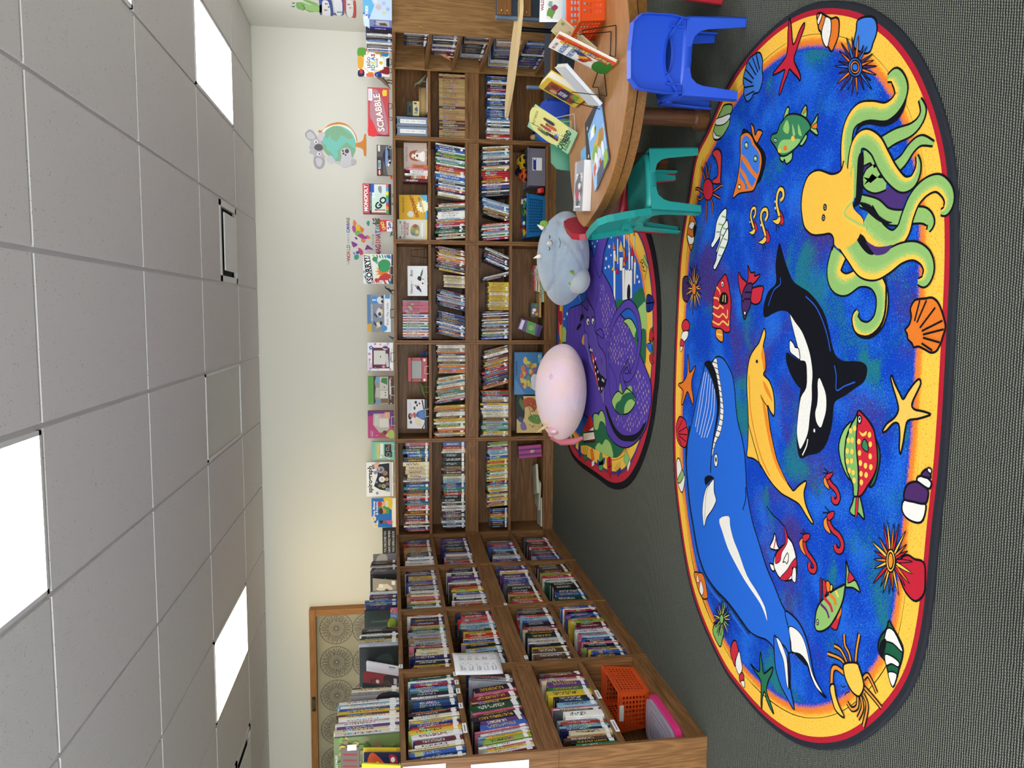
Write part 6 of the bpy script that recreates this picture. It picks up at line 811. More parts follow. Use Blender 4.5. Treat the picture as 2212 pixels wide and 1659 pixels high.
# shallow clear tub upside down on its pink lid
t=thing('lidded_tub','shallow clear plastic tub upside down on its pink lid, bottom shelf','tub',(-2.215,3.65,.0985))
CLEAR=mat('clear_plastic','dfe4ee',.15,spec=.5,trans=.7); CLEAR.node_tree.nodes['Principled BSDF'].inputs['IOR'].default_value=1.15
rr_=lambda a,b,n=.3:[(a*math.copysign(abs(math.cos(k*PI/20))**n,math.cos(k*PI/20)),b*math.copysign(abs(math.sin(k*PI/20))**n,math.sin(k*PI/20))) for k in range(40)]
MB().prism(rr_(.132,.215),0,.032).obj('lid',plastic('e0327e',.35),t,bev=.004)
MB().prism(rr_(.115,.2),.033,.05).obj('tub_body',CLEAR,t,bev=.006)
for k in (.75,.5,.3): MB().tube([(x,y,.0505) for x,y in rr_(.115*k,.2*k)],.0025,6,closed=True).obj('ridge',CLEAR,t)
# clear tub with toy vehicles, fourth bay
t=thing('toy_tub','clear plastic tub of toy vehicles in the fourth bay','tub',(1.345,YD+.15,.0985))
b=MB()
for a in ((-.172,.172,-.13,-.127,0,.165),(-.172,.172,.127,.13,0,.165),(-.172,-.169,-.13,.13,0,.165),(.169,.172,-.13,.13,0,.165),(-.172,.172,-.13,.13,0,.003)): b.box(*a)
SMOKE=mat('hazy_plastic','a9a4b0',.2,spec=.5,trans=.6); SMOKE.node_tree.nodes['Principled BSDF'].inputs['IOR'].default_value=1.06
b.obj('tub_body',SMOKE,t); MB().tube([(-.175,-.133,.165),(.175,-.133,.165),(.175,.133,.165),(-.175,.133,.165)],.006,8,closed=True).obj('rim',SMOKE,t)
P=Print(front(0,-.131,0)); P.rect(-.03,.035,.085,.125,'e8e8ea'); P.poly([(-.03,.09),(.085,.09),(.06,.1),(.075,.118),(-.02,.118)],'24307c'); P.obj('paper_sticker',t)
def toy_car(name,label,loc_,rot,h,L=.09,tilt=0,big=False):
    t=thing(name,label,'toy car',loc_,(tilt,0,rot)); m=plastic(h,.3); W_=L*.42
    pr=[(-.5,.14),(-.5,.34),(-.22,.4),(-.12,.62),(.22,.62),(.34,.4),(.5,.34),(.5,.14)]
    MB().prism([(x*L,z*L) for x,z in pr],-W_/2,W_/2,ax=(0,2,1)).obj('body',m,t,bev=L*.03)
    MB().prism([(-.1*L,.44*L),(-.05*L,.585*L),(.19*L,.585*L),(.28*L,.44*L)],-W_/2-.0006,W_/2+.0006,ax=(0,2,1)).obj('windows',mat('toy_glass','20242c',.15),t)
    for x in (-.28,.28):
        for y in (-1,1):
            w=MB().lathe([(.13*L,-.04*L),(.15*L,-.03*L),(.15*L,.03*L),(.13*L,.04*L)],14); w.v=[(a+x*L,c+y*W_*.47,b+.15*L) for a,b,c in w.v]; w.obj('wheel',mat('toy_tyre','141414',.6),t)
    return t
toy_car('toy_car','yellow toy car lying in the clear tub',(1.40,YD+.10,.275),.1,'c8a820',.13,.25)
toy_car('toy_car','orange toy car in the clear tub',(1.28,YD+.10,.262),2.9,'e0581c',.12,-.3)
toy_car('toy_car','dark navy toy car behind in the clear tub',(1.32,YD+.21,.275),.4,'20264a',.12,.2)
toy_car('toy_car','red toy car between blue basket and clear tub',(1.133,YD+.07,.0985),-1.45,'c02420',.11)
# blue basket heaped with bricks, fourth bay
bb=basket('plastic_basket','translucent blue basket heaped with toy bricks, fourth bay','1f7ab8',(.905,YD+.15,.0985),0,.40,.25,.17,12,7,7,al=mat('blue_basket','1878b8',.3,spec=.5,trans=.25))
RBk=random.Random(3)
for k in range(16):
    c=RBk.choice(['c02a28','d8b02c','2a58b8','e8e4dc','2f8a4a','c02a28']); L=RBk.choice((.045,.06,.032)); lay=k//8
    x,y=-.15+.043*(k%8)+RBk.uniform(-.006,.006),(-.06,.05)[k%2]+RBk.uniform(-.02,.02)
    t=thing('toy_brick','%s toy brick, %s from left in %s layer of blue basket, %s row'%({'c02a28':'red','d8b02c':'yellow','2a58b8':'blue','e8e4dc':'white','2f8a4a':'green'}[c],ORD[k%8+1],('lower','upper')[lay],('front','back')[k%2]),'toy brick',(.905+x,YD+.15+y,.268+.0005+lay*.03-.02),RBk.uniform(0,3),'bricks heaped in the blue basket')
    MB().box(-L/2,L/2,-.016,.016,0,.019).obj('body',plastic(c,.3),t,bev=.0015); 
    for i in range(int(L/.015)): MB().lathe([(.005,.019),(.005,.0225)],8,c=(-L/2+.01+.0155*i,0)).obj('stud',plastic(c,.3),t)
# ---------------------------------------------------------------- plush toys
def plushmat(name,cols,sc=2.2):
    m=mat(name,cols[0],.95,spec=.1); t=NT(m); v=t.obj(); m.node_tree.nodes['Principled BSDF'].inputs['Sheen Weight'].default_value=.5
    n=t.noise(v,sc,2,.5); f=t.noise(v,160,3,.7); g=t.noise(v,14,3)
    c=t.ramp(n,[(.36,hx(cols[0])),(.5,hx(cols[1])),(.64,hx(cols[2]))]); t.base(t.mix(t.math('MULTIPLY',f,.35),c,hx(cols[3])))
    t.bump(t.math('ADD',t.math('MULTIPLY',f,.5),t.math('MULTIPLY',g,1.6)),.7,.008); return m
def plush_body(r,bumps,creases,m,parent,rot=(0,0,0),sub=5,name='body'):
    bm=bmesh.new(); bmesh.ops.create_icosphere(bm,subdivisions=sub,radius=1)
    for v in bm.verts:
        n=v.co.normalized(); k=1
        for d,a,w in bumps: k+=a*math.exp(-(n.angle(Vector(d).normalized())/w)**2)
        for d,c,a,w in creases:                  # crease: great-circle seam with normal d, limited around c
            k-=a*math.exp(-(n.dot(Vector(d).normalized())/w)**2)*math.exp(-(n.angle(Vector(c).normalized())/.9)**2)
        p=Vector((n.x*r[0],n.y*r[1],n.z*r[2]))*k; p.z+=r[2]
        if p.z<.05*r[2]: p.z=.05*r[2]*(.2+.8*max(0,p.z)/(.05*r[2]+1e-9)) if p.z>0 else .001
        v.co=p
    me=bpy.data.meshes.new(name); bm.to_mesh(me); bm.free(); me.materials.append(m); me.polygons.foreach_set('use_smooth',[True]*len(me.polygons))
    return link(name,me,parent,(0,0,0),rot)
def horn(parent,p,d,L,r,h,name='horn',n=10,bend=.15):
    d=Vector(d).normalized(); s=d.cross(Vector((0,0,1))); s=s.normalized() if s.length>.01 else Vector((1,0,0))
    pts=[Vector(p)+d*L*t+s*bend*L*t*t for t in (0,.35,.7,1)]
    return MB().tube(pts,[r,r*.8,r*.45,r*.08],n).obj(name,mat('felt_'+h,h,.9),parent,sm=True)
G=plushmat('plush_grey',('98a6b4','a6b4c2','b0bcc8','84919e'))
rz=.017
t=thing('plush_toy','big grey plush rhinoceros pillow lying on the storybook rug','plush toy',(.43,5.77,rz))
plush_body((.355,.285,.195),[((-.15,-.35,.9),.12,.45),((.75,0,.35),-.05,.5),((-.9,-.2,.2),.06,.4)],[((.55,.35,-.55),(-.2,-.75,.6),.11,.05),((.1,.55,.8),(.1,-.7,.75),.08,.05),((.9,.25,-.2),(-.45,-.8,.3),.09,.045),((.75,.1,-.6),(-.6,-.7,.35),.08,.04),((.62,.5,-.2),(-.55,-.7,.1),.07,.035),((.95,.1,.1),(-.25,-.9,.2),.06,.03),((.85,.3,.3),(-.1,-.9,.3),.05,.03),((.6,.1,.7),(-.75,-.5,.5),.07,.04)],G,t)
W1='efe8d8'
horn(t,(.21,-.05,.365),(.5,-.1,.9),.055,.018,W1); horn(t,(-.0,-.12,.395),(-.3,-.15,1),.06,.018,W1); horn(t,(.085,-.235,.345),(-.1,-.8,.65),.055,.02,W1)
for p,d in (((.245,-.02,.35),(.9,0,.5)),):
    e=MB().ell(p,(.03,.014,.035),nu=12,nv=8); e.obj('ear',mat('felt_green','86b04a',.9),t,sm=True)
for x in (.13,.045): MB().tube([(x-.012,-.214,.352),(x,-.222,.345),(x+.012,-.216,.352)],.003,6).obj('eye',mat('thread_black','1a1a1e',.7),t)
MB().tube([(.12,-.262,.29),(.085,-.275,.277),(.05,-.262,.285)],.003,6).obj('mouth',mat('thread_grey','707884',.8),t)
e=MB().ell((-.17,-.165,.12),(.12,.095,.095),nu=20,nv=12,mx=Matrix.Rotation(.5,4,'Z')); e.obj('belly_patch',plushmat('plush_pale',('a8b0b6','b2b8b8','bac0bc','98a0a4')),t,sm=True)
for x,z in ((-.055,.15),(-.13,.185),(-.21,.185)):
    MB().prism([(-.018,-.012),(.02,-.008),(.0,.028)],-.006,.006,ax=(0,2,1)).obj('spike',mat('felt_lime','8aa838',.9),t,(x,-.272+.05*(abs(x+.12)>.06),z),(.5,0,.4))
MB().prism([(x,z) for x,z in ((-.36,.0),(-.3,.02),(-.26,.02))],0,.01,ax=(0,2,1)).obj('foot_seam',mat('thread_grey','707884',.8),t,(0.02,-.03,.06))
PK=plushmat('plush_pink',('ecdcec','f6d8e0','f8dad4','e4bcc6'),3.2)
t=thing('plush_toy','big pink plush unicorn pillow lying on the storybook rug','plush toy',(-.60,5.80,rz))
plush_body((.38,.29,.195),[((.75,-.2,.3),-.12,.55),((-.7,-.3,.2),.06,.6),((.1,-.2,.9),.04,.5)],[((1,.15,.35),(-.3,-.8,.4),.03,.03),((.3,.5,.8),(-.7,-.7,.2),.025,.03),((.75,-.1,-.65),(-.5,-.7,.4),.03,.03)],PK,t)
horn(t,(-.26,-.10,.31),(-.35,-.35,.85),.12,.018,'e0c890'); 
for p,r in (((-.30,-.16,.28),(.032,.025,.045)),((-.335,-.08,.27),(.03,.025,.04))):
    MB().ell(p,r,nu=14,nv=10).obj('ear',mat('felt_pink','e8a8bc',.95),t,sm=True)
MB().ell((-.30,-.185,.285),(.014,.012,.022),nu=10,nv=8).obj('ear_lining',mat('felt_cream','ece0d8',.95),t,sm=True)
mn=MB().tube([(-.37,-.02,.27),(-.40,-.08,.2),(-.385,-.15,.12),(-.35,-.19,.06)],[.02,.028,.026,.014],10); mn.obj('mane',mat('felt_rose','d07888',.95),t,sm=True)
MB().tube([(-.1,-.215,.30),(-.085,-.222,.293),(-.07,-.218,.30)],.003,6).obj('eye',mat('thread_black'),t)
MB().ell((.10,-.19,.295),(.05,.03,.028),nu=16,nv=10,mx=Matrix.Rotation(-.5,4,'Y')).obj('cheek_patch',mat('felt_lilac','d8bcdc',.95),t,sm=True)
# ---------------------------------------------------------------- upholstered chair in the right corner
t=thing('lounge_chair','wooden lounge chair with slate upholstery and pale writing tablet','chair',(1.95,5.05,0))
OK2=wood(0,'84592c','5a3818','_chair'); SL=mat('slate_upholstery','2c3440',.6,spec=.3); SL2=mat('slate_piping','566a80',.55)
MB().box(-.52,.45,-.13,.42,.14,.44).obj('seat',SL,t,bev=.03,seg=3); MB().box(.28,.44,-.14,.44,.44,.86).obj('backrest',SL,t,bev=.03,seg=3)
for z0,z1 in ((.765,.855),(.64,.70)):
    r=MB().box(-.10,.5,-.19,-.165,z0,z1).obj('rail',OK2,t,bev=.004)
    for z in ((z0+z1)/2-.018,(z0+z1)/2+.018) if z1-z0>.07 else ((z0+z1)/2,):
        MB().lathe([(.006,0),(.006,.003),(.003,.005)],10).obj('bolt',mat('brass_bolt','b89a5a',.3,1),r,(-.075,-.19,z),(PI/2,0,0))
MB().box(-.115,-.095,-.165,-.13,.43,.86).obj('arm_edge',SL2,t,bev=.006); MB().box(-.1,.46,-.16,-.14,.44,.86).obj('arm_panel',SL,t,bev=.006)
MB().box(-.5,-.18,-.165,-.125,.475,.505).obj('seat_rail',OK2,t,bev=.006); MB().box(-.53,-.51,-.165,-.135,.40,.66).obj('front_edge',SL2,t,bev=.006)
for x in (-.48,.42):
    for y in (-.15,.4): MB().box(x-.02,x+.02,y-.02,y+.02,0,.15).obj('leg',OK2,t,bev=.003)
T_=[(-.16,-.20),(-.06,-.25),(.0,-.2),(-.07,-.02),(-.24,.18),(-.46,.36),(-.58,.38),(-.56,.3),(-.42,.06)]
MB().prism([(a[0],a[1]) for a in smooth([(*p,0) for p in T_],True,5)],.700,.722).obj('writing_tablet',mat('tablet_laminate','d8bc88',.3,spec=.5),t,bev=.004)
MB().tube([(-.15,-.1,.44),(-.15,-.1,.70)],.014,10).obj('tablet_post',mat('black_steel','1a1a1c',.4,.6),t)
# ---------------------------------------------------------------- boxes, covers and things on the cases
TOPZ=2*BH+.0003
def run(P,w,h,ops):
    for o in ops:
        k=o[0]
        if k=='r': P.rect(o[1]*w,o[2]*h,o[3]*w,o[4]*h,o[5])
        elif k=='c': P.disc(o[1]*w,o[2]*h,o[3]*h,o[4])
        elif k=='e': P.disc(o[1]*w,o[2]*h,o[3]*w,o[5],o[4]*h)
        elif k=='o': P.ring(o[1]*w,o[2]*h,o[3]*h,o[4]*h,o[5])
        elif k=='p': P.poly([(a*w,b*h) for a,b in o[2]],o[1],len(o)>3)
        elif k=='s': P.star(o[1]*w,o[2]*h,o[3]*h,o[4],*(o[5:]))
        elif k=='l': P.line([(a*w,b*h) for a,b in o[3]],o[2]*h,o[1])
        elif k=='t': P.text(o[1],o[2]*w,o[3]*h,o[4]*h,o[5],**(o[6] if len(o)>6 else {}))
def easel(label,col,loc_,w=.07,h=.10,rot=0,hook=.03,bk=.085):
    t=thing('display_easel',label,'display stand',loc_,rot); m=plastic(col,.35) if col!='111214' else mat('black_wire','111214',.4,.5); r=.0022
    for s in (-1,1):
        MB().tube([(s*w/2,-.035,.0+hook+.004),(s*w/2,-.037,.004),(s*w/2,.02,.003),(s*w*.45,bk+.02,.003)],r,6).obj('foot_wire',m,t)
    MB().tube([(-w/2,-.035,hook+.004),(w/2,-.035,hook+.004)],r,6).obj('lip_wire',m,t)
    MB().tube([(-w*.45,bk+.02,.003),(-w*.3,bk-.008,h),(w*.3,bk-.008,h),(w*.45,bk+.02,.003)],r,6).obj('back_wire',m,t)
    return t
def boxed(name,label,cat,x0,x1,z0,z1,d,side,ops,Yf=7.07,tilt=0,rot=0,face=None,group=None,stand=None,lift=None):
    w,h=x1-x0,z1-z0
    zb=lift if lift is not None else 0
    o=MB().box(0,w,0,d,0,h).obj(name,plastic(side,.45) if isinstance(side,str) else side,None,(x0,Yf,z0),(tilt,0,rot),bev=.0015); tag(o,label,cat,group)
    P=Print(front(0,-.0006,0))
    if face: P.rect(0,0,w,h,face)
    run(P,w,h,ops); P.obj('printed_front',o)
    if stand: easel(stand[0],stand[1],((x0+x1)/2,Yf+.0,z0-.012 if z0-.012>TOPZ-.3 else z0),min(.09,w*.45))
    return o
def wob(cx,cy,rx,ry,n,amp,seed):
    R=random.Random(seed); return [(cx+rx*(1+R.uniform(-amp,amp))*math.cos(2*PI*i/n),cy+ry*(1+R.uniform(-amp,amp))*math.sin(2*PI*i/n)) for i in range(n)]
Z0=TOPZ
E_=lambda lab,col,x,Yf=7.07,z=None,w=.08: easel(lab,col,(x,Yf-.001,Z0 if z is None else z),w)
# workbooks
wkb=[('r',0,.0,1,1,'f2f0e4'),('r',0,.17,1,1,'1f6fc0'),('t','Time, Money',.5,.9,.13,'ffffff',dict(bold=.02)),('t','& Fractions',.55,.78,.12,'ffffff',dict(bold=.02)),('r',.0,.83,.16,1,'f0e6c8'),('c',.08,.92,.05,'d8b030'),('r',.3,.28,.7,.7,'4a9a3c'),('p','e8c830',[(.5,.17),(1,.17),(1,.5),(.8,.45),(.6,.3)],1),('e',.42,.52,.12,.13,'c88a5c'),('e',.42,.62,.14,.1,'4a2c1a'),('e',.74,.56,.12,.13,'e0b088'),('e',.75,.66,.13,.09,'c03a30'),('p','d8d8d0',[(.6,.3),(.9,.32),(.88,.45),(.62,.43)]),('l','ffffff',.01,[(.4,.5),(.6,.55)])]
boxed('workbook','blue and white workbook standing rear on back case, Multiplication cover half hidden','book',-2.023,-1.86,Z0,Z0+.205,.008,'f2f0e4',[('r',0,.17,1,1,'1f6fc0'),('t','Mu',.3,.85,.13,'ffffff',dict(bold=.02)),('r',0,.83,.25,1,'f0e6c8'),('c',.12,.92,.05,'d8b030'),('e',.5,.55,.25,.16,'9a5c3c'),('e',.5,.68,.28,.1,'2a1a14'),('p','d85a90',[(.2,.2),(.8,.2),(.75,.42),(.3,.42)],1),('e',.6,.22,.2,.08,'e8d840')],Yf=7.10,tilt=-.12)
boxed('workbook','blue workbook titled Time, Money & Fractions leaning on the back case','book',-1.947,-1.734,Z0,Z0+.226,.008,'f2f0e4',wkb,Yf=7.065,tilt=-.12)
# spirograph
R_=random.Random(8)
ops=[('t','spirograph',.5,.86,.235,'101012',dict(bold=.03,sx=1.02)),('p','141416',[(.14,.14),(.97,.14),(.93,.62),(.62,.58),(.3,.72),(.2,.5)]),('r',0,0,1,.05,'f6f6f4'),('r',0,.05,1,.12,'d0ccc8')]
for cx,cy,r,c in ((.3,.36,.09,'7a8a3a'),(.36,.22,.08,'4a2a6a'),(.5,.42,.115,'e8e8f0'),(.68,.3,.1,'8a6a4a'),(.5,.24,.07,'c8a04a'),(.78,.46,.15,'5a5a8a'),(.32,.5,.07,'3a6a5a'),(.2,.22,.08,'4a90c0'),(.85,.72,.06,'505058'),(.7,.66,.06,'4a80c0'),(.42,.62,.05,'4a80c0'),(.1,.6,.05,'5aa0d0'),(.9,.88-.14,.05,'50505a')):
    ops+=[('c',cx,cy,r,c),('o',cx,cy,r*.75,r*.1,'e8e4d8' if R_.random()<.4 else 'c06a9a'),('o',cx,cy,r*.45,r*.1,'d8c04a'),('c',cx,cy,r*.14,'101014')]
ops+=[('p','e0b498',[(.82,.62),(.98,.5),(1,.62),(.96,.68),(.86,.7)],1),('p','e0b498',[(.78,.5),(.86,.62),(.9,.6),(.82,.48)],1)]
boxed('spirograph_game_box'.replace('spirograph_','drawing_'),'white boxed drawing game with big black lettering and dark spiral discs','game box',-1.715,-1.39,Z0+.022,Z0+.27,.06,'ece8e0',ops,face='f2f2f0',tilt=-.05)
E_('clear white easel under the spiral drawing game','e8e8e8',-1.55)
# teal tin
t=boxed('activity_case','teal activity case with a chalk-drawing window','game box',-1.371,-1.20,Z0+.006,Z0+.215,.035,'7cc0ae',[('r',.08,.1,.98,.9,'86c8b4'),('r',.16,.12,.86,.45,'2a2a2c'),('r',.1,.68,.9,.8,'d8c860'),('r',.1,.5,.92,.64,'e8f0e8'),('p','3a8a4a',[(.1,.52),(.3,.6),(.28,.51)]),('o',.3,.28,.09,.012,'e8e8e0'),('o',.6,.32,.07,.012,'e8e8e0'),('e',.76,.26,.06,.05,'b83a2a'),('l','f0ece0',.03,[(.05,.2),(.25,.55),(.1,.7)])],tilt=-.08)
E_('small white easel under the teal activity case','e8e8e8',-1.25,w=.06)
# pink box
boxed('craft_box','magenta and purple boxed craft set with plaster frames in window','game box',-1.164,-.909,Z0+.015,Z0+.25,.05,'8a2c5c',[('r',0,0,1,1,'b83a78'),('p','6a2c7a',[(.35,0),(1,0),(1,1),(.8,1),(.9,.5)]),('p','b8b4a8',[(.2,.55),(.5,.8),(.9,.78),(.9,.18),(.35,.16),(.22,.3)]),('r',.4,.2,.72,.56,'d8d6cc'),('r',.45,.58,.85,.74,'cac8be'),('e',.83,.42,.07,.09,'e08aa8'),('r',.72,.14,.95,.34,'d8a880'),('p','a8c050',[(0,.0),(.26,.0),(.3,.14),(.16,.26),(.02,.2)],1),('e',.2,.34,.08,.09,'6a3018'),('e',.13,.46,.07,.08,'a04a20'),('e',.1,.24,.07,.07,'d8a888'),('l','f0d8e8',.012,[(.05,.88),(.3,.88)]),('l','f0d8e8',.02,[(.06,.82),(.26,.82)]),('t','I',.1,.66,.14,'f0d8e8')],tilt=-.06)
E_('white easel under the magenta craft set','e8e8e8',-1.0)
# green and brown box
boxed('craft_box','green and brown boxed craft set with plaster block figures in window','game box',-.848,-.589,Z0+.012,Z0+.245,.05,'3a2218',[('r',0,.76,1,1,'5a9a3c'),('r',0,0,1,.2,'4a2a20'),('r',0,.2,1,.76,'9a948a'),('p','2a241c',[(0,.76),(.1,.7),(.3,.74),(.6,.7),(.8,.74),(1,.68),(1,.78),(0,.78)]),('r',.22,.22,.5,.56,'d2d0c8'),('r',.52,.22,.98,.54,'c6c4ba'),('r',.25,.52,.6,.7,'bab8ae'),('r',.05,.22,.2,.5,'7a5a2c'),('e',.1,.6,.09,.08,'5a9ac8'),('e',.88,.62,.1,.09,'6aa0d0'),('p','3a7a3a',[(.7,.24),(.95,.24),(.95,.45),(.8,.5)]),('r',.3,.3,.34,.34,'1a1a1a'),('r',.4,.3,.44,.34,'1a1a1a'),('r',.6,.34,.64,.38,'1a1a1a'),('r',.35,.12,.9,.16,'e8e4dc'),('t','SHADE & ACTIVITY SET',.52,.11,.075,'f0ece4'),('e',.03,.1,.02,.03,'e8e4dc'),('e',.93,.1,.04,.04,'d86a5a')],tilt=-.06)
E_('white easel under the green craft set','e8e8e8',-.72)
# flowered white box
ops=[('r',.08,.14,.82,.82,'5e1434'),('r',.22,.3,.72,.76,'dcdad2'),('p','d0d0cc',[(.15,.16),(.6,.2),(.62,.34),(.12,.26)]),('r',.0,.03,1,.13,'fafafa'),('t','JEWELRY BOX',.5,.08,.07,'5a3a5a'),('t','UNICORN',.16,.93,.1,'b04a8a'),('t','BOX',.2,.84,.08,'b86a9a'),('e',.5,.5,.03,.02,'18181a'),('e',.84,.3,.1,.12,'e8d0e0'),('p','4a2a5a',[(.78,.2),(.88,.26),(.84,.42),(.8,.36)],1)]
for x,y,r,c in ((.82,.86,.1,'2a6ab8'),(.14,.38,.1,'c05a9a'),(.6,.93,.06,'b86ab0'),(.4,.92,.05,'8a6ab8'),(.95,.7,.05,'c03a8a'),(.93,.5,.05,'e0823a'),(.05,.6,.04,'e0a0c0'),(.1,.7,.05,'2a6ab8'),(.96,.2,.05,'6a9ac8'),(.05,.12,.05,'c05a9a'),(.08,.95-.08,.05,'5a7ab8'),(.4,.12,.03,'e0a0c0'),(.75,.06,.03,'8ac0b0')):
    ops+=[('s',x,y,r,c,5,.62),('c',x,y,r*.25,'f4f0f0')]
boxed('craft_box','white flowered boxed craft set with plaster box in dark red window','game box',-.535,-.277,Z0+.012,Z0+.245,.05,'f0e8f0',ops,face='f6f2f6',tilt=-.05)
E_('black easel under the flowered craft set','111214',-.41)
# robot kit
boxed('robot_kit_box','grey and white boxed robot building kit, reads Build Play Smile','game box',-.179,.16,Z0+.03,Z0+.243,.06,'7c848c',[('r',0,.28,1,1,'8a929c'),('r',0,.86,1,1,'5a84b4'),('r',0,0,1,.28,'f2f2f4'),('t','Build | Play | Smile',.48,.14,.13,'28282c',dict(shear=.2)),('r',.9,.03,1,.24,'4a90d0'),('c',.86,.68,.16,'3a90d4'),('t','5',.86,.7,.2,'ffffff',dict(bold=.03)),('r',0,.82,.22,1,'d8ae3a'),('t','MECHATRONICS KIT',.52,.8,.075,'f4f4f4',dict(bold=.02)),('s',.1,.28,.13,'3a90d4',14,.9),('p','d8d8dc',[(.4,.4),(.6,.36),(.66,.5),(.52,.62),(.42,.52)],1),('p','c05a40',[(.6,.34),(.7,.4),(.64,.5)]),('p','2a3a6a',[(.42,.56),(.52,.7),(.46,.72),(.38,.6)]),('e',.48,.47,.05,.07,'2c2c34'),('e',.52,.38,.05,.05,'e8c890'),('p','e4e4e6',[(.78,.34),(.92,.36),(.94,.5),(.86,.6),(.76,.48)],1),('e',.82,.36,.04,.05,'202024'),('e',.94,.36,.04,.05,'202024'),('p','2a3a7a',[(.2,.6),(.3,.72),(.22,.74),(.16,.64)]),('p','e8e0c0',[(.14,.44),(.26,.5),(.24,.62),(.14,.56)],1),('e',.24,.42,.05,.06,'24242c'),('p','e0c040',[(.1,.5),(.16,.6),(.1,.64)])],tilt=-.05)
E_('black wire easel under the robot kit box','111214',-.01)
# sorry
ops=[('p','f4f2ec',[(0,0),(1,0),(1,1),(0,1)]),('p','2a80b8',[(.0,.72),(.28,.92),(.26,.98),(0,.84)]),('e',.4,.97,.05,.02,'3a80b8'),('e',.06,.85,.03,.05,'3a80b8'),('e',.95,.62+.35,.04,.03,'d8c850'),('p','d8c84a',[(.9,.66),(.98,.7),(.98,.6)])]
for i in range(5): ops.append(('p','2f8a5a',[(.97-.03*(i%2),.56-.09*i),(.86,.52-.09*i),(.87,.49-.09*i),(.985,.52-.09*i)]))
for i in range(7): ops.append(('p','b83a30',[(.02,.86-.075*i),(.06+.02*(i%3),.87-.075*i),(.06+.02*(i%3),.84-.075*i),(.02,.835-.075*i)]))
ops+=[('p','c83a30',[(0,.28),(.14,.34),(.1,.2),(0,.15)]),('p','f2f2f2',[(0,.2),(.16,.3),(.2,.22),(0,.1)]),('p','3a5a9a',[(0,.12),(.2,.22),(.26,.1),(.1,.0),(0,0)]),
 ('s',.42,.34,.27,'f0b83a',12,.55),('s',.42,.34,.2,'e87a2a',12,.6),
 ('p','2f9a5c',[(.4,.36),(.42,.2),(.52,.1),(.68,.08),(.8,.16),(.82,.32),(.74,.44),(.62,.48),(.48,.46)],1),('p','237a48',[(.52,.44),(.74,.44),(.82,.34),(.86,.22),(.8,.4),(.66,.5)],1),('p','2f9a5c',[(.64,.44),(.74,.5),(.84,.6),(.78,.62),(.68,.54)],1),('e',.83,.6,.085,.09,'2f9a5c'),('l','e8f8ec',.012,[(.66,.46),(.74,.56)]),
 ('p','c8322a',[(.16,.5),(.3,.36),(.36,.2),(.24,.06),(.14,.14),(.12,.36)],1),('e',.12,.55,.07,.07,'c8322a'),('p','c8322a',[(.1,.52),(.2,.4),(.3,.3),(.2,.24)],1),('p','7a2a20',[(.25,.0),(.6,0),(.58,.12),(.3,.12)]),('p','3a7ac0',[(.86,.06),(.98,.1),(.96,.22),(.88,.18)],1),('e',.14,.1,.05,.03,'e8d070'),('r',0,0,1,.045,'1c1c20')]
PX=[(.06,.7),(.9,.84),(.92,1.0-.06),(.08,.93)]
ops+=[('p','101012',[(.05,.66),(.93,.78),(.95,.955),(.88,.965),(.1,.9),(.04,.86)]),('p','f6f6f4',[(.065,.68),(.91,.795),(.93,.94),(.87,.945),(.11,.885),(.055,.845)]),('t','SORRY!',.49,.815,.25,'0e0e10',dict(bold=.035,rot=.135,sx=.95))]
boxed('board_game_box','white board game box reading SORRY! with green and red pawns','game box',.259,.526,Z0+.008,Z0+.275,.05,'e8e6e0',ops,tilt=-.04)
E_('white easel in front of the pawn game box','f0f0f0',.38)
# uno
boxed('card_game_box','small red card game box reading UNO, leaning','game box',.731,.832,Z0+.004,Z0+.124,.03,'c0282c',[('r',0,.45,1,1,'c8302c'),('p','f2f0ec',[(0,.05),(.95,.12),(.9,.48),(0,.46)]),('t','UNO',.5,.72,.34,'f4dc6a',dict(bold=.04,rot=.3,sx=.8)),('r',.2,.3,.4,.4,'3a5ab8'),('r',.5,.28,.8,.36,'b83a9a'),('r',.3,.16,.7,.22,'4a6ac8'),('r',.05,.02,.95,.1,'e8e0d0'),('r',.1,.0,.6,.03,'2a2a5a')],rot=-.08)
E_('wire easel behind the small red card game','111214',.79,7.09,w=.05)
# monopoly
ops=[('r',0,.0,1,.16,'2a1c18'),('r',0,.76,1,1,'b8383c'),('r',.04,.8,.97,.965,'e8a0a0'),('r',.05,.81,.96,.955,'c03034'),('t','MONOPOLY',.505,.884,.175,'ffffff',dict(bold=.035,sx=.92)),('r',0,.69,1,.76,'3a1c1c'),('r',.05,.18,.98,.69,'cfe8d8'),('r',.62,.6,1.0,.72,'2a50c0'),('t','FAST-DEALING TRADING GAME',.42,.73,.045,'f0f0f0'),('r',.64,.18,.98,.58,'d8e8e0'),('l','8aa89a',.004,[(.635,.18),(.635,.68)]),('p','f4f4f6',[(.52,.62),(.6,.66),(.62,.58),(.54,.56)]),('p','f0f0f2',[(.62,.66),(.7,.68),(.71,.6),(.63,.58)]),('t','GO',.36,.36,.3,'101014',dict(bold=.04,rot=-.7,sx=1.1)),('p','f0f8f2',[(.35,.36),(.36,.37),(.37,.36)]),('l','b83a30',.03,[(.13,.22),(.13,.54)]),('p','b83a30',[(.09,.52),(.17,.52),(.13,.6)]),('p','b83a30',[(.09,.2),(.13,.26),(.17,.2),(.13,.3)]),('p','8a9096',[(.7,.34),(.9,.34),(.92,.42),(.84,.46),(.72,.42)],1)]
for i,c in enumerate(('4a9a5a','e08a3a','d8342c','4a9ad0','4aa85a','e8dc4a','4a9ad8','d86a7a')): ops.append(('r',.0+.125*i,.09,.125*(i+1),.18,c))
boxed('board_game_box','square board game box reading MONOPOLY with GO corner','game box',.886,1.153,Z0+.018,Z0+.27,.06,'a03034',ops,tilt=-.03)
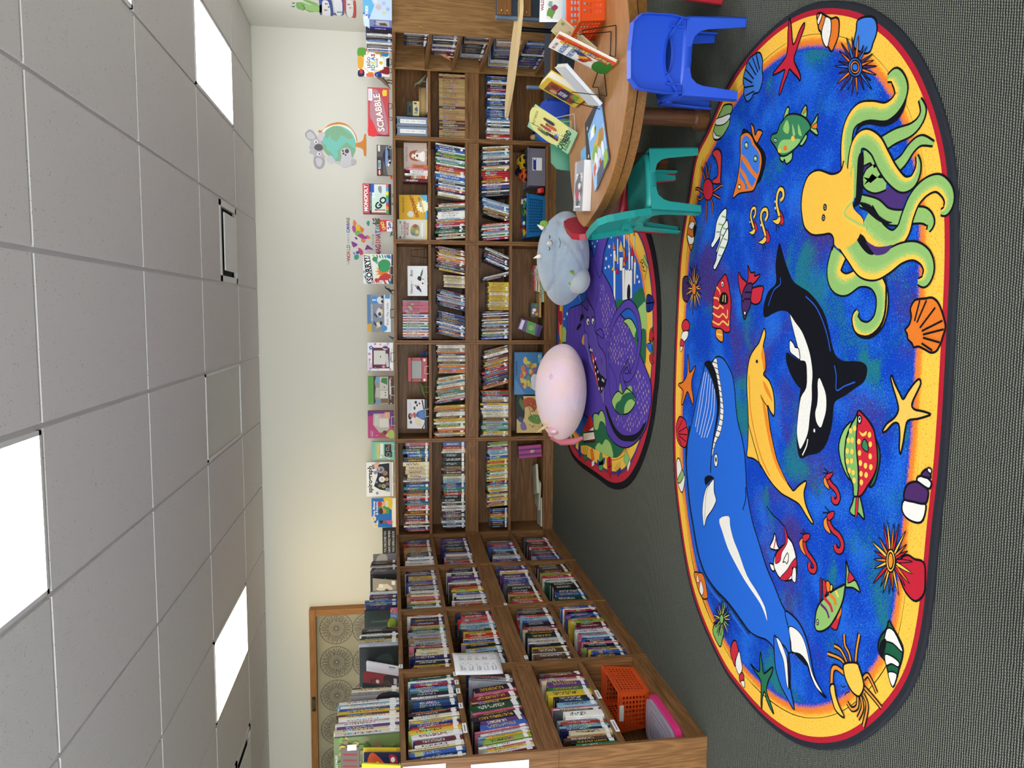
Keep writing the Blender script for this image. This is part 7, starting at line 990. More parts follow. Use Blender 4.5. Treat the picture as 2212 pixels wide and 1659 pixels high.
E_('black wire easel under the square board game','111214',1.02)
# car kit box
boxed('brick_kit_box','dark boxed brick-built car kit standing by the square game','game box',1.231,1.494,Z0+.004,Z0+.142,.06,'2e2a28',[('r',0,0,1,1,'5a5450'),('r',0,.6,.6,1,'3a3430'),('p','8a8478',[(0,0),(.5,0),(.3,.4),(0,.3)]),('p','2a3a5a',[(.36,.5),(.52,.62),(.74,.6),(.86,.46),(.9,.2),(.4,.12),(.28,.24),(.3,.44)],1),('p','7a90b8',[(.34,.44),(.9,.42),(.88,.3),(.36,.28)],1),('p','14161c',[(.46,.5),(.56,.58),(.72,.56),(.78,.48)],1),('p','d0d4dc',[(.3,.2),(.5,.12),(.48,.24),(.32,.32)],1),('e',.6,.2,.05,.1,'101014'),('e',.42,.16,.04,.09,'101014'),('e',.86,.24,.04,.09,'101014'),('r',.03,.72,.14,.94,'c8302c'),('t','LEGO',.085,.83,.12,'ffffff',dict(bold=.03)),('r',.2,.76,.48,.92,'c8d8e8'),('t','SPEED',.34,.84,.16,'1c2430',dict(bold=.03,shear=.2)),('o',.93,.14,.12,.015,'e8e8e8'),('r',.78,.78,.98,.92,'d8d4cc')],rot=-.03)
# scrabble
boxed('board_game_box','long red board game box reading SCRABBLE','game box',1.583,1.993,Z0+.03,Z0+.216,.05,'a8343c',[('r',0,0,1,1,'c04a50'),('p','b4808a',[(.05,.06),(.8,.35),(.95,.75),(.5,.9),(.12,.72)],1),('p','d8363c',[(.0,.55),(.35,.9),(.0,1)],1),('t','SCRABBLE',.48,.44,.42,'7a2a30',dict(bold=.05,rot=.13,sx=.92)),('t','SCRABBLE',.474,.455,.42,'f6e6dc',dict(bold=.03,rot=.13,sx=.92)),('r',.72,.78,.97,.97,'e8e8f0'),('l','6a7a9a',.015,[(.75,.91),(.94,.91)]),('l','6a7a9a',.015,[(.75,.85),(.92,.85)]),('p','e8c83a',[(.83,.1),(.95,.08),(.96,.26),(.9,.32),(.82,.28)])],tilt=-.04)
E_('black wire easel under the long red game box','111214',1.79,w=.12)
# ideas book
ops=[('p','5a9a3a',[(.72,.78),(1,.76),(1,1),(.7,1)],1),('p','d8a03a',[(.3,.86),(.68,.84),(.7,1),(.3,1)],1),('p','2a2a4a',[(0,.84),(.1,.8),(.24,.84),(.2,1),(0,1)],1),('r',.1,.86,.26,.95,'b83a34'),('p','d86a4a',[(0,.5),(.16,.56),(.1,.74),(0,.72)],1),('p','b83a70',[(.9,.5),(1,.48),(1,.74),(.88,.7)],1),('p','2a3a9a',[(.0,.26),(.2,.3),(.12,.48),(0,.44)],1),('p','8a1c24',[(.1,.02),(.36,.03),(.34,.26),(.16,.3)],1),('p','2a8ab8',[(.74,.06),(.98,.04),(1,.3),(.8,.34)],1),('p','c0942c',[(.7,.26),(.96,.3),(.98,.46),(.8,.44)],1),('p','1c1c20',[(.36,.0),(.7,0),(.66,.1),(.4,.12)]),
 ('p','d8b860',[(.28,.18),(.72,.18),(.72,.26),(.82,.3),(.82,.42),(.9,.46),(.9,.66),(.8,.72),(.76,.82),(.3,.84),(.24,.74),(.14,.68),(.14,.46),(.22,.4),(.22,.28)]),('p','f4f4f0',[(.3,.2),(.7,.2),(.7,.28),(.8,.32),(.8,.43),(.87,.48),(.87,.64),(.78,.7),(.74,.8),(.32,.82),(.26,.73),(.17,.66),(.17,.48),(.24,.42),(.24,.3)]),
 ('t','THE',.5,.74,.06,'3a3a3a'),('t','LEGO',.5,.655,.14,'222224',dict(bold=.02)),('t','I',.24,.52,.17,'2a4aa0',dict(bold=.04)),('t','D',.36,.52,.17,'4a9a3c',dict(bold=.04)),('t','E',.5,.52,.17,'d8c83a',dict(bold=.04)),('t','A',.64,.52,.17,'3a8ac8',dict(bold=.04)),('t','S',.77,.52,.17,'b82a3a',dict(bold=.04)),('t','BOOK',.5,.4,.1,'3a4a5a',dict(bold=.01)),('c',.5,.27,.055,'d8b82c'),('r',.36,.1,.66,.2,'dfe4e8')]
boxed('idea_book','colourful white book reading LEGO IDEAS BOOK facing out on the back case','book',2.095,2.335,Z0+.022,Z0+.297,.02,'e8e4dc',ops,Yf=7.1,face='f2f0ea',tilt=-.06)
E_('black wire easel under the colourful idea book','111214',2.2,7.1)
# small print sign at the corner
boxed('quote_sign','black wooden sign in white capitals about wings and opening a book','sign',-2.30,-2.036,Z0,Z0+.128,.02,'121214',[('t','YOU DISCOVER YOU',.5,.8,.24,'e8e8e4',dict(sx=.72)),('t','HAVE WINGS WHEN',.5,.5,.24,'e8e8e4',dict(sx=.74)),('t','YOU OPEN A BOOK',.5,.2,.24,'e8e8e4',dict(sx=.74))],Yf=7.13)
# ---- small creatures
def dino(name,label,loc_,L,h,rot=0,biped=False,h2=None,group=None,cat='toy dinosaur'):
    t=thing(name,label,cat,loc_,rot); m=plastic(h,.45)
    if biped: sp=[(-.52,.1),(-.34,.2),(-.15,.36),(.04,.5),(.16,.68),(.24,.86),(.36,.9)]; rr=[.012,.04,.085,.125,.09,.06,.045]
    else: sp=[(-.55,.2),(-.36,.3),(-.18,.38),(.02,.42),(.2,.4),(.34,.52),(.46,.58)]; rr=[.012,.05,.10,.145,.11,.07,.045]
    pts=smooth([(x*L,0,z*L) for x,z in sp],False,3); r2=[]
    for i in range(len(pts)):
        u=i/3; a=int(min(u,len(rr)-1)); b=min(a+1,len(rr)-1); r2.append((rr[a]+(rr[b]-rr[a])*(u-a))*L)
    MB().tube(pts,r2,10).obj('body',m,t,sm=True)
    hx_,hz=sp[-1]; MB().ell(((hx_+.02)*L,0,hz*L),(.10*L,.05*L,.055*L),nu=10,nv=8).obj('head',plastic(h2 or h,.45),t,sm=True)
    legs=((-.06,1),(-.0,-1)) if biped else ((-.2,1),(-.2,-1),(.18,1),(.18,-1))
    for x,s in legs:
        z=.34 if biped else .3
        MB().tube([(x*L,s*.09*L,z*L),((x+.05)*L,s*.10*L,z*.5*L),((x-.01)*L,s*.10*L,.015*L),((x+.08)*L,s*.10*L,.015*L)],[.07*L,.045*L,.03*L,.025*L],8).obj('leg',m,t,sm=True)
    if biped:
        for s in (-1,1): MB().tube([(.15*L,s*.07*L,.58*L),(.24*L,s*.08*L,.48*L),(.28*L,s*.07*L,.52*L)],[.028*L,.02*L,.014*L],6).obj('arm',m,t,sm=True)
    return t
dino('toy_dinosaur','brown toy dinosaur rearing between red game box and idea book',(2.045,7.06,Z0),.145,'5c4c38',.25,True,'a89850')
dino('toy_dinosaur','black toy dinosaur beside the pawn game box',(.20,7.06,Z0),.085,'1c1e22',-.1,True)
dino('toy_dinosaur','tiny blue and green toy dinosaur between robot and flower boxes',(-.232,7.06,Z0),.055,'2a3a7a',.3,True,'6a8a4a')
dino('toy_dinosaur','dark teal toy creature beside the small card game',(.71,7.06,Z0),.05,'1c5a5c',2.8)
dino('toy_dinosaur','orange-red toy creature beside the car kit box',(1.21,7.06,Z0),.045,'d8401c',.4)
dino('toy_dinosaur','greenish toy dinosaur on the top shelf, fourth gap by the corner',(2.075,7.10,U1+.0005),.12,'5c6448',2.6,True)
dino('toy_dinosaur','blue toy dinosaur beside the red drawing toy',(-.375,7.10,U1+.0005),.085,'1c4c98',-2.4,True)
dino('toy_dinosaur','olive green toy dinosaur between red drawing toy and spiral notebook',(-.72,7.10,U1+.0005),.13,'5a6a30',.2)
dino('toy_dinosaur','gold and green toy dinosaur on the corner bookcase, top shelf',(2.19,6.13,1.2130),.085,'b8903a',-1.2,True,'4a8a4a')
dino('toy_dinosaur','pink toy dinosaur on the second shelf of the corner bookcase',(2.185,6.71,.978),.15,'e09878',-1.3,True)
dino('toy_dinosaur','teal toy bird creature in front of discs, corner bookcase',(2.185,6.17,.978),.07,'3a7a88',-1.2,True)
# ---- face-out things on the shelves
SZ=U1+.0005
def shelfstand(label,x,z,col='f0f0f0',w=.07): easel(label,col,(x,7.085,z),w,.08)
boxed('spiral_notebook','black and white spiral notebook with an illustrated cover, facing out','notebook',-1.084,-.808,SZ+.012,SZ+.205,.012,'16161a',[('r',.0,.14,1,.98,'e6e6ea'),('p','3a6ab0',[(.3,.14),(.62,.14),(.58,.46),(.46,.56),(.4,.5)],1),('e',.42,.86-.02,.11,.09,'1a1a1e'),('e',.45,.78,.08,.08,'b88468'),('p','c05a6a',[(.36,.64),(.5,.7),(.56,.62),(.48,.54),(.38,.56)],1),('p','e6dcc0',[(.08,.3),(.3,.34),(.38,.6),(.28,.62),(.12,.52)],1),('p','1a1a1e',[(.62,.14),(.98,.22),(.98,.28),(.66,.2)]),('p','18181c',[(0,.22),(.16,.14),(.2,.14),(0,.28)]),('e',.22,.8,.06,.06,'7a5a5a'),('e',.8,.5,.04,.04,'141418'),('e',.9,.56,.05,.06,'141418'),('e',.86,.38,.03,.04,'141418'),('e',.7,.62,.06,.05,'40404a'),('l','a8a8b0',.01,[(.65,.8),(.9,.84)])]+[('r',.36+.03*(i%8),.18+.05*(i//8),.375+.03*(i%8),.21+.05*(i//8),'8ab8e8') for i in range(40)],Yf=7.09,tilt=-.1)
shelfstand('white easel in front of the spiral notebook',-.93,SZ)
t=thing('drawing_toy','red drawing toy with grey screen and two white knobs','toy',(-.53,7.09,SZ+.01),(-.08,0,0))
RD=plastic('a8141c',.35); fr=MB()
for a in ((-.115,.115,0,.055),(-.115,.115,.145,.183),(-.115,-.085,.055,.145),(.085,.115,.055,.145)): fr.box(a[0],a[1],0,.025,a[2],a[3])
fr.obj('frame',RD,t,bev=.004); MB().box(-.086,.086,.008,.012,.054,.146).obj('screen',mat('grey_screen','8c8e8a',.3),t)
for x in (-.095,.09): MB().lathe([(.014,0),(.014,.006),(.009,.011)],18).obj('knob',plastic('eceaea',.3),t,(x,0,.026),(PI/2,0,0))
shelfstand('white easel lip in front of the red drawing toy',-.53,SZ)
boxed('picture_book_cover'.replace('_cover',''),'white picture book titled Henry and Boo facing out','book',.153,.428,SZ+.006,SZ+.188,.012,'f0f0f0',[('t','Henry',.24,.8,.19,'503034',dict(bold=.015)),('t','and',.46,.8,.09,'8a6a70'),('t','Boo',.76,.8,.19,'5a3a40',dict(bold=.015)),('p','1c1e24',[(.18,.36),(.32,.42),(.34,.56),(.24,.54)],1),('p','c8a880',[(.3,.5),(.38,.6),(.32,.64)],1),('p','3a4a6a',[(.12,.3),(.26,.36),(.2,.44)],1),('p','1c1c22',[(.5,.34),(.62,.3),(.66,.44),(.56,.5)],1),('p','4a6a5a',[(.66,.28),(.86,.22),(.84,.28),(.68,.36)],1),('l','44484c',.01,[(.84,.26),(.94,.2)]),('e',.42,.24,.03,.04,'2c2c30'),('e',.56,.22,.02,.03,'40302c'),('l','6a6a70',.008,[(.3,.4),(.42,.48)])],Yf=7.09,tilt=-.08,rot=.03)
shelfstand('white easel in front of the white picture book',.30,SZ)
easel('empty black wire easel at right end of third bay top shelf','111214',(.55,7.11,SZ),.09,.15)
boxed('picture_book','square beige picture book with a brown and white puppy, facing out','book',1.299,1.53,SZ+.006,SZ+.214,.012,'b8a498',[('r',0,0,1,1,'baa79a'),('p','a04a24',[(.3,.34),(.34,.66),(.5,.76),(.66,.7),(.72,.4),(.62,.5),(.4,.5)],1),('p','e8dcd0',[(.36,.2),(.42,.62),(.52,.66),(.6,.56),(.6,.2)],1),('e',.44,.54,.03,.03,'1a1412'),('e',.58,.54,.03,.03,'1a1412'),('e',.51,.42,.05,.04,'2a1c18'),('p','f0e8e0',[(.3,.1),(.66,.1),(.6,.3),(.36,.3)],1),('t','My Dog, Dottie',.55,.88,.1,'5a6a90',dict(shear=.2))],Yf=7.09,tilt=-.08,rot=-.03)
shelfstand('clear easel in front of the puppy book',1.43,SZ,'d8d4d0')
boxed('picture_dictionary','yellow picture dictionary in English and Spanish leaning face out','book',.842,1.07,SZ+.004,SZ+.26,.02,'d8a81c',[('r',0,0,1,1,'dba91e'),('p','5ab0d8',[(0,0),(1,0),(1,.3),(.86,.16),(.7,.06),(.3,.05),(.1,.12)]),('s',.55,.16,.24,'f6f2d0',14,.75),('t','DICTIONARY',.55,.46,.165,'8a1c1c',dict(bold=.03,rot=.3,sx=.82)),('t','ENGLISH',.72,.26,.1,'1c4a6a',dict(bold=.02,rot=.2,sx=.9)),('t','in SPANISH',.5,.16,.1,'d8a01c',dict(bold=.02,rot=.25)),('t','Beginner Book',.6,.86,.09,'6a5010',dict(shear=.2)),('e',.24,.6,.12,.1,'e8e4dc'),('p','d8d4cc',[(.12,.52),(.3,.5),(.34,.64),(.2,.72)],1)],Yf=7.085,tilt=-.1,rot=.06)
boxed('word_book','cream word picture book titled First Thousand Words facing out','book',.662,.845,SZ+.004,SZ+.278,.018,'d8c46a',[('r',.0,.0,1,1,'dcd8cc'),('t','THE FIRST',.5,.84,.08,'7a3a3a'),('t','THOUSAND',.5,.75,.12,'9a2a3a',dict(bold=.02,sx=.85)),('t','WORDS',.52,.655,.11,'9a2a3a',dict(bold=.02)),('p','8a9a5a',[(.2,.3),(.7,.28),(.72,.5),(.3,.56)],1),('e',.68,.4,.1,.07,'b04a3a'),('e',.4,.34,.1,.06,'d8b888'),('e',.3,.48,.08,.05,'6a7a9a'),('e',.55,.5,.06,.05,'c08a5a'),('r',.15,.14,.85,.2,'f0ece4'),('e',.12,.9,.05,.03,'40302c'),('e',.85,.9,.06,.03,'6a8a5a'),('r',0,0,1,.05,'e8d070')],Yf=7.095,tilt=-.1,rot=-.06)
# grey slip cases at left of the fifth bay
for i in range(2):
    x=1.60+.086*i; o=MB().prism([(-.041,0),(.041,0),(.041,.282),(.02,.272),(-.02,.272),(-.041,.282)],0,.24,ax=(0,2,1)).obj('slip_case',plastic('7a8698',.5),None,(x+.02,YD+.02,SZ),(0,0,0),bev=.002)
    tag(o,'tall grey storage case with white spine strip, %s of the pair on the top shelf'%('left','right')[i],'box','grey storage cases'); P=Print(front(0,-.0006,0)); P.rect(-.017,.015,.017,.245,'f0f0ee')
    for k,ch in enumerate('THINKING LINKS' if i==0 else 'THINKING CARDS'): P.text(ch,0,.235-.0165*k,.018,'3a3a44',rot=-PI/2)
    if i: P.rect(-.017,.246,.017,.26,'4a6a60')
    P.obj('spine_strip',o)
o=MB().lathe([(.125,0),(.132,.02),(.13,.05),(.136,.066)],28); t=thing('wood_round','round slice of bark-edged log lying on the top shelf','log slice',(1.913,YD+.16,SZ+.004))
o.obj('bark',mat('bark_tan','a08658',.85),t); MB().lathe([(.126,.066),(.122,.0675)],28).obj('cut_face',mat('log_cut','c8925e',.7),t)
tag(MB().box(-.15,.15,-.10,.10,0,.003).obj('paper_sheet',mat('sheet_white','ececec',.6),None,(1.95,YD+.125,SZ)),'white paper sheet under the log slice','paper')
bk=boxed('tin_box','yellow patterned tin box standing on the log slice','tin',1.778,1.905,SZ+.0725,SZ+.128,.06,'c8c07a',[('e',.2,.5,.08,.3,'8a9a8a'),('p','5a6a8a',[(.3,.2),(.6,.3),(.5,.7),(.34,.6)],1),('e',.85,.6,.07,.25,'6a3a2a'),('l','6a5a7a',.04,[(.4,.5),(.8,.3)])],Yf=YD+.10,face='d8cf96')
boxed('tin_box','dark green box stacked on top of the yellow tin','tin',1.775,1.902,SZ+.1285,SZ+.182,.055,'3a4a40',[('r',.25,.4,.6,.6,'1a1e1c'),('e',.8,.4,.06,.2,'5a6a58')],Yf=YD+.10)
# third bay bottom: flat stack, game, packet
FZ=L2+.0008
for i,(c,w,d,h,x,lab) in enumerate((('d8cc4a',.33,.25,.012,.27,'yellow flat book at the bottom of the stack'),('8ab4b8',.32,.24,.014,.265,'pale blue flat book second from the bottom of the stack'),('b08850',.42,.2,.018,.17,'tan flat board on the flat stack, third bay'),('ece4d8',.24,.2,.012,.32,'white flat book in the stack, third bay'),('a87a50',.24,.19,.012,.32,'brown flat book in the stack, third bay'),('e8e0d0',.235,.19,.012,.325,'cream flat book in the stack, third bay'),('c8603a',.23,.2,.014,.33,'orange flat book topmost of the stack, third bay'))):
    M=Matrix.Translation((x,YD+.03,FZ+h/2))@Matrix.Rotation(PI/2,4,'Y')@Matrix.Translation((0,0,-w/2))
    bb=book('flat_book',M,h*.97,w,d,c,lab,None,'book',False); FZ+=h+.0005
boxed('board_game_box','small colourful game box on the tan board, third bay bottom','game box',-.035,.095,L2+.0465,L2+.122,.12,'5a5a52',[('e',.2,.3,.1,.2,'c8a03a'),('e',.5,.6,.12,.25,'e8e4dc'),('e',.8,.4,.1,.2,'4a8a4a'),('r',.3,.1,.6,.3,'b03a3a'),('e',.75,.75,.1,.15,'3a5ab0'),('e',.3,.75,.1,.15,'e0d8c0')],Yf=YD+.05)
o=boxed('foil_packet','purple and green picture packet leaning at left of third bay bottom','packet',-.225,-.115,L2+.004,L2+.225,.02,'5a3a7a',[('p','5a9a4a',[(0,.2),(1,.3),(1,.7),(0,.6)]),('r',.1,.8,.9,.94,'e8e4f0'),('p','3a2a6a',[(0,0),(1,0),(1,.18),(0,.12)]),('e',.5,.45,.25,.12,'8ab070')],Yf=YD+.05)
o.rotation_euler=(-.12,math.radians(20),0); o.location=(-.225,YD+.05,L2+.045)
# second bay bottom: puzzles
US=[('c85a3a','8aa84a'),('d8b04a','c8784a'),('6a9a4a','c88a3a'),('b0506a','8a9a3a')]
ops=[('r',0,0,1,1,'3a7ab0'),('p','5a90c0',[(0,.6),(.4,1),(0,1)])]
R_=random.Random(21)
for i in range(34):
    x=.2+.62*R_.random(); y=.26+.48*R_.random(); ops.append(('p',R_.choice(['c86a3a','d8b04a','8aa84a','c8784a','6a9a5a','a8588a','d8c060','b04a4a']),wob(x,y,.07,.07,7,.35,i)))
ops+=[('p','dce0ea',wob(.3,.25,.18,.15,11,.25,5)),('p','c8d0e4',wob(.22,.18,.1,.1,9,.3,6)),('t','OF THE UNITED',.62,.92,.07,'1c3050',dict(bold=.02)),('r',.74,.03,.96,.16,'6ab0d8'),('c',.9,.14,.03,'e8d84a')]
boxed('tray_puzzle','blue tray puzzle of a country map with loose pieces, second bay bottom','puzzle',-.775,-.37,L2+.006,L2+.276,.012,'2a5a90',ops,Yf=YD+.06,tilt=-.08)
shelfstand('white easel in front of the map tray puzzle',-.48,L2+.0008)
ops=[('r',0,0,1,1,'d8bc78'),('p','1c1c22',[(.4,.7),(1,.75),(1,1),(.4,1)],1),('p','b04a24',[(.6,.3),(.72,.5),(.68,.75),(.86,.8),(.96,.55),(.92,.3),(.75,.2)],1),('p','5a8a3a',[(.24,.1),(.3,.45),(.42,.55),(.5,.3),(.44,.05)],1),('p','4a7a34',[(.6,.72),(.8,.9),(.95,.86),(.8,.75)],1),('p','7a6a9a',[(.1,.6),(.3,.7),(.24,.85),(.08,.8)],1),('p','3a4a7a',[(.28,.78),(.4,.74),(.44,.9),(.34,.94)],1)]
for i in range(26): ops.append(('l','7a4a24',.012,[(.1+.8*R_.random(),.1+.5*R_.random()),(.1+.8*R_.random(),.1+.5*R_.random())])) if i%5==0 else ops.append(('e',.05+.9*R_.random(),.05+.5*R_.random(),.02,.02,R_.choice(['8a5a2a','c89a50','5a3a1c'])))
boxed('tray_puzzle','sand-coloured dinosaur tray puzzle facing out, second bay bottom','puzzle',-1.146,-.79,L2+.004,L2+.248,.012,'2a2420',ops,Yf=YD+.07,tilt=-.08)
# first bay bottom: papers and pink box
for i,(x,y,r,lab) in enumerate(((-1.93,.14,.1,'lowest paper pad at left of the empty shelf, first bay'),(-1.75,.13,-.15,'second paper pad in the spread, first bay bottom'),(-1.62,.15,.3,'upper paper pad in the spread, first bay bottom'))):
    o=MB().box(-.14,.14,-.1,.1,0,.012+.004*i).obj('paper_pad',mat('pad_paper','c8c6b0',.8),None,(x,YD+y,L2+.001+.017*i),(0,0,r)); tag(o,lab,'paper'); P=Print(Matrix.Translation((0,0,.0125+.004*i)))
    for k in range(5): P.line([(-.11,.06-.03*k),(.1,.06-.03*k)],.003,'8a8a80')
    P.obj('ruled_lines',o)
o=boxed('gift_box','magenta striped box leaning at the right of first bay bottom','box',-1.375,-1.255,L2+.004,L2+.228,.07,'a83a78',[('r',.2,0,.35,1,'6a2c7a'),('r',.6,0,.75,1,'6a2c7a'),('e',.5,.4,.12,.1,'d8a8a0'),('l','3a2a3a',.02,[(.3,.2),(.5,.4),(.7,.25)])],Yf=YD+.05)
o.rotation_euler=(-.06,-.08,0)
# teal tub of toys, fifth bay bottom
t=thing('toy_tub','small teal tub of toys behind the green book, fifth bay','tub',(1.63,YD+.12,L2+.0008))
b=MB()
for a in ((-.055,.055,-.08,-.077,0,.1),(-.055,.055,.077,.08,0,.1),(-.055,-.052,-.08,.08,0,.1),(.052,.055,-.08,.08,0,.1),(-.055,.055,-.08,.08,0,.004)): b.box(*a)
b.obj('tub_body',mat('teal_plastic','4a7a88',.25,trans=.3),t); MB().ell((.0,-.02,.10),(.03,.03,.035),nu=10,nv=8).obj('toy_lump',plastic('d8a878',.5),t,sm=True)
# ---------------------------------------------------------------- world map poster, display case
o=MB().box(.445,.935,YB-.003,YB-.0012,1.602,1.948).obj('map_poster',mat('poster_paper','dddad2',.6)); tag(o,'white poster of a watercolour world map with painted lettering','poster')
wall_art('poster',ART['poster'],o,front(0,YB-.0035,0))
P=Print(front(0,YB-.0034,0),.0002)
P.text('THE',.475,1.927,.022,'6a6a6a')
for ch,x,c in zip('WORLD',(.515,.547,.577,.605,.632),('b83a4a','c84a6a','d8783a','8aa83a','5a9a4a')): P.text(ch,x,1.925,.045,c,bold=.03)
P.text('IS BUT A',.705,1.926,.024,'7a7a7a')
for ch,x,c in zip('CANVAS',(.775,.80,.825,.85,.873,.895),('3a7ac0','3a6ab0','6a5ab0','8a6a9a','a89a3a','5a9a5a')): P.text(ch,x,1.925,.042,c,bold=.03)
P.text('TO THE',.70,1.69,.03,'7a7a7a')
for i,(ch,c) in enumerate(zip('IMAGINATION',('4a8a6a','c05a7a','b84a6a','a83a5a','b84a4a','c06a5a','a84a7a','5a7ab0','4a8a9a','3a6a5a','5a7a4a'))): P.text(ch,.535+.0345*i,1.642,.068,c,bold=.035,sx=.75)
P.obj('lettering',o)
t=thing('display_case','oak framed display case with sepia handwriting wheels behind glass','display case',(-3.9,YB,1.1))
OC=wood(0,'b07c40','80521f','_case'); OCZ=wood(2,'b07c40','80521f','_case')
xa,xb,zt,zb,dp=-1.47,.965,1.255,.02,.105
MB().box(xa,xb,-dp,0,zt-.065,zt).obj('frame_top',OC,t,bev=.004); MB().box(xa,xb,-dp,0,zb,zb+.065).obj('frame_bottom',OC,t,bev=.004)
MB().box(xb-.065,xb,-dp,0,zb+.065,zt-.065).obj('frame_side',OCZ,t,bev=.004); MB().box(xa,xa+.065,-dp,0,zb+.065,zt-.065).obj('frame_side',OCZ,t,bev=.004)
bp=MB().box(xa+.06,xb-.06,-.012,0,zb+.06,zt-.06).obj('paper_backing',mat('sepia_paper','c8bc96',.8),t)
P=Print(front(0,-.0125,0),.00015)
PR=random.Random(4)
for r in range(3):
    for c in range(6):
        cx,cz=.73-.348*c,1.0-.325*r
        if cx<xa+.2: continue
        P.ring(cx,cz,.165,.006,'5a4a34',36); P.ring(cx,cz,.02,.006,'5a4a34',16)
        for k in range(24):
            a=2*PI*k/24; P.line([(cx+.02*math.cos(a),cz+.02*math.sin(a)),(cx+.163*math.cos(a),cz+.163*math.sin(a))],.004,'685840')
            b=a+PI/24; q=[]
            for s in range(7): rr=.075+.011*s; q.append((cx+rr*math.cos(b+PR.uniform(-.07,.07)),cz+rr*math.sin(b+PR.uniform(-.07,.07))))
            P.line(q,.006,'3a2e1e')
P.z=.004
P.obj('handwriting_wheels',bp)
MB().box(xa+.062,xb-.062,-.07,-.066,zb+.062,zt-.062).obj('glass_pane',mat('case_glass','ffffff',.02,spec=.5,trans=1),t)
pl=MB().box(-.075,.075,-dp-.004,-dp,zt-.05,zt-.015).obj('plaque',mat('plaque_black','121212',.3),t)
P=Print(front(0,-dp-.0045,0)); P.text('GIFT OF THE FRIENDS',0,zt-.026,.011,'b89a4a'); P.text('OF THE LIBRARY',0,zt-.04,.011,'b89a4a'); P.obj('plaque_lettering',pl)
# ---------------------------------------------------------------- tops of the side row and the corner bookcase
def top(i,y0,y1,spec,h,seed=0,lab=.9,d=(.15,.2),lean=0,what='display book',name='display_book',place='on top of the side row, %s bay'):
    row('side',i,TOPZ+.0003,y0-YL[i+1],y1-YL[i+1],spec,h,lean,name,d,.03,lab,place%BAYN[i],what,seed=seed)
top(0,6.13,6.42,"g3 k2 k2 w y2 s2 m2 k2 k3 k3",(.20,.22))
top(1,5.51,5.70,"v3 v2 r2 v2 a2 w2 v3",(.195,.205),1)
top(1,5.385,5.50,"v4 a3 b3",(.22,.235),2)
top(2,4.755,4.99,"s3 y2 k3 k2 w k3 k4",(.235,.25),3)
top(3,4.10,4.19,"s4 c3 k3",(.25,.27),4)
top(3,3.70,4.05,"w3 c3 p4 w3 i2 w2 c2 m2 b2 y3 v2 b2 w2 a2 w3",(.31,.33),5,lean=-2)
def cover(name,label,y,x0,h,w,yaw,tilt,side,ops,face,th=.02,z=0,cat='book'):
    """a book facing the camera on top of the side row: its lower left corner at (x0,y)"""
    o=MB().box(0,w,0,th,0,h).obj(name,plastic(side,.4),None,(x0,y,TOPZ+.0005+z),(tilt,0,yaw),bev=.001); tag(o,label,cat)
    P=Print(front(0,-.0006,0)); P.rect(0,0,w,h,face); run(P,w,h,ops); P.obj('printed_front',o); return o
cover('display_book','grey book facing out with spines pictured, farthest on the side row',6.62,-2.33,.205,.2,.35,-.05,'3a3c40',[('r',.5,.02,.62,.45,'5a5a80'),('r',.65,.02,.77,.42,'6a5a6a'),('r',.8,.02,.92,.4,'5a6a8a'),('p','a8a8a8',[(.1,.5),(.9,.4),(.9,.8),(.3,.9)],1),('t','HISTORY',.4,.75,.14,'c8c8c0',dict(rot=.3))],'6a6c6c')
cover('display_book','black book facing out with a speckled tilted booklet before it',6.08,-2.33,.21,.2,.1,0,'1a1c1c',[('r',.1+.0,.06,.2,.9,'2a2e2c'),('r',.3,.1,.36,.8,'34383a'),('r',.5,.1,.54,.85,'2c3432'),('e',.75,.45,.12,.08,'5a7a5a')],'1c2020')
cover('display_booklet','speckled grey booklet tilted in front of the black book',5.93,-2.28,.20,.16,.0,-.35,'8a8478',[('p','d8d0c0',wob(.5,.5,.3,.3,11,.3,3)),('e',.4,.4,.12,.1,'5a5048'),('e',.65,.65,.1,.1,'e8e4dc'),('r',.75,.05,.95,.2,'f0f0f0')],'9a9488',.006,.004)
cover('display_book','dark green book facing out with a green toy in front',5.362,-2.37,.235,.235,.02,0,'20261f',[('r',.04,.04,.14,.96,'141614'),('r',.2,.1,.24,.9,'3a4a3a'),('r',.32,.12,.36,.9,'34443a'),('r',.45,.1,.5,.86,'3e4c40'),('r',.62,.2,.68,.8,'4a5a48'),('r',.08,.3,.1,.7,'c8c8b8')],'2e382f')
t=thing('toy_creature','green furry toy creature with brown horns on the side row','toy',(-2.16,5.17,TOPZ+.0005))
MB().ell((0,0,.035),(.045,.04,.035),nu=14,nv=10).obj('body',mat('felt_green2','8aa03a',.9),t,sm=True)
for s in (-1,1): horn(t,(s*.02,0,.06),(s*.5,-.2,.8),.035,.009,'7a5a3a')
for y,c,lab in ((5.30,'d86a90','small pink book lying at the front edge of the side row'),(5.20,'5aa8d8','small light blue book lying at the front edge of the side row')):
    book('small_book',Matrix.Translation((-2.10,y,TOPZ+.0005))@Matrix.Rotation(PI/2,4,'Z'),.03,.05,.06,c,lab,None,'book',False)
cover('display_book','brown-grey book facing out in front of dark spines, side row third bay',5.0,-2.37,.235,.25,.03,0,'5c5650',[('p','3a302c',[(.3,.0),(.9,.0),(1,.3),(.7,.25),(.5,.36)],1),('p','241c1a',[(.6,.1),(.98,.2),(.98,.36)],1)],'7c7670')
cover('display_book','black-green book facing out behind three leaning books',4.73,-2.38,.245,.25,.03,0,'202624',[('p','3a4440',[(.2,.1),(.8,.2),(.7,.6),(.3,.5)],1),('r',.1,.3,.5,.34,'4a4a30')],'262c2a')
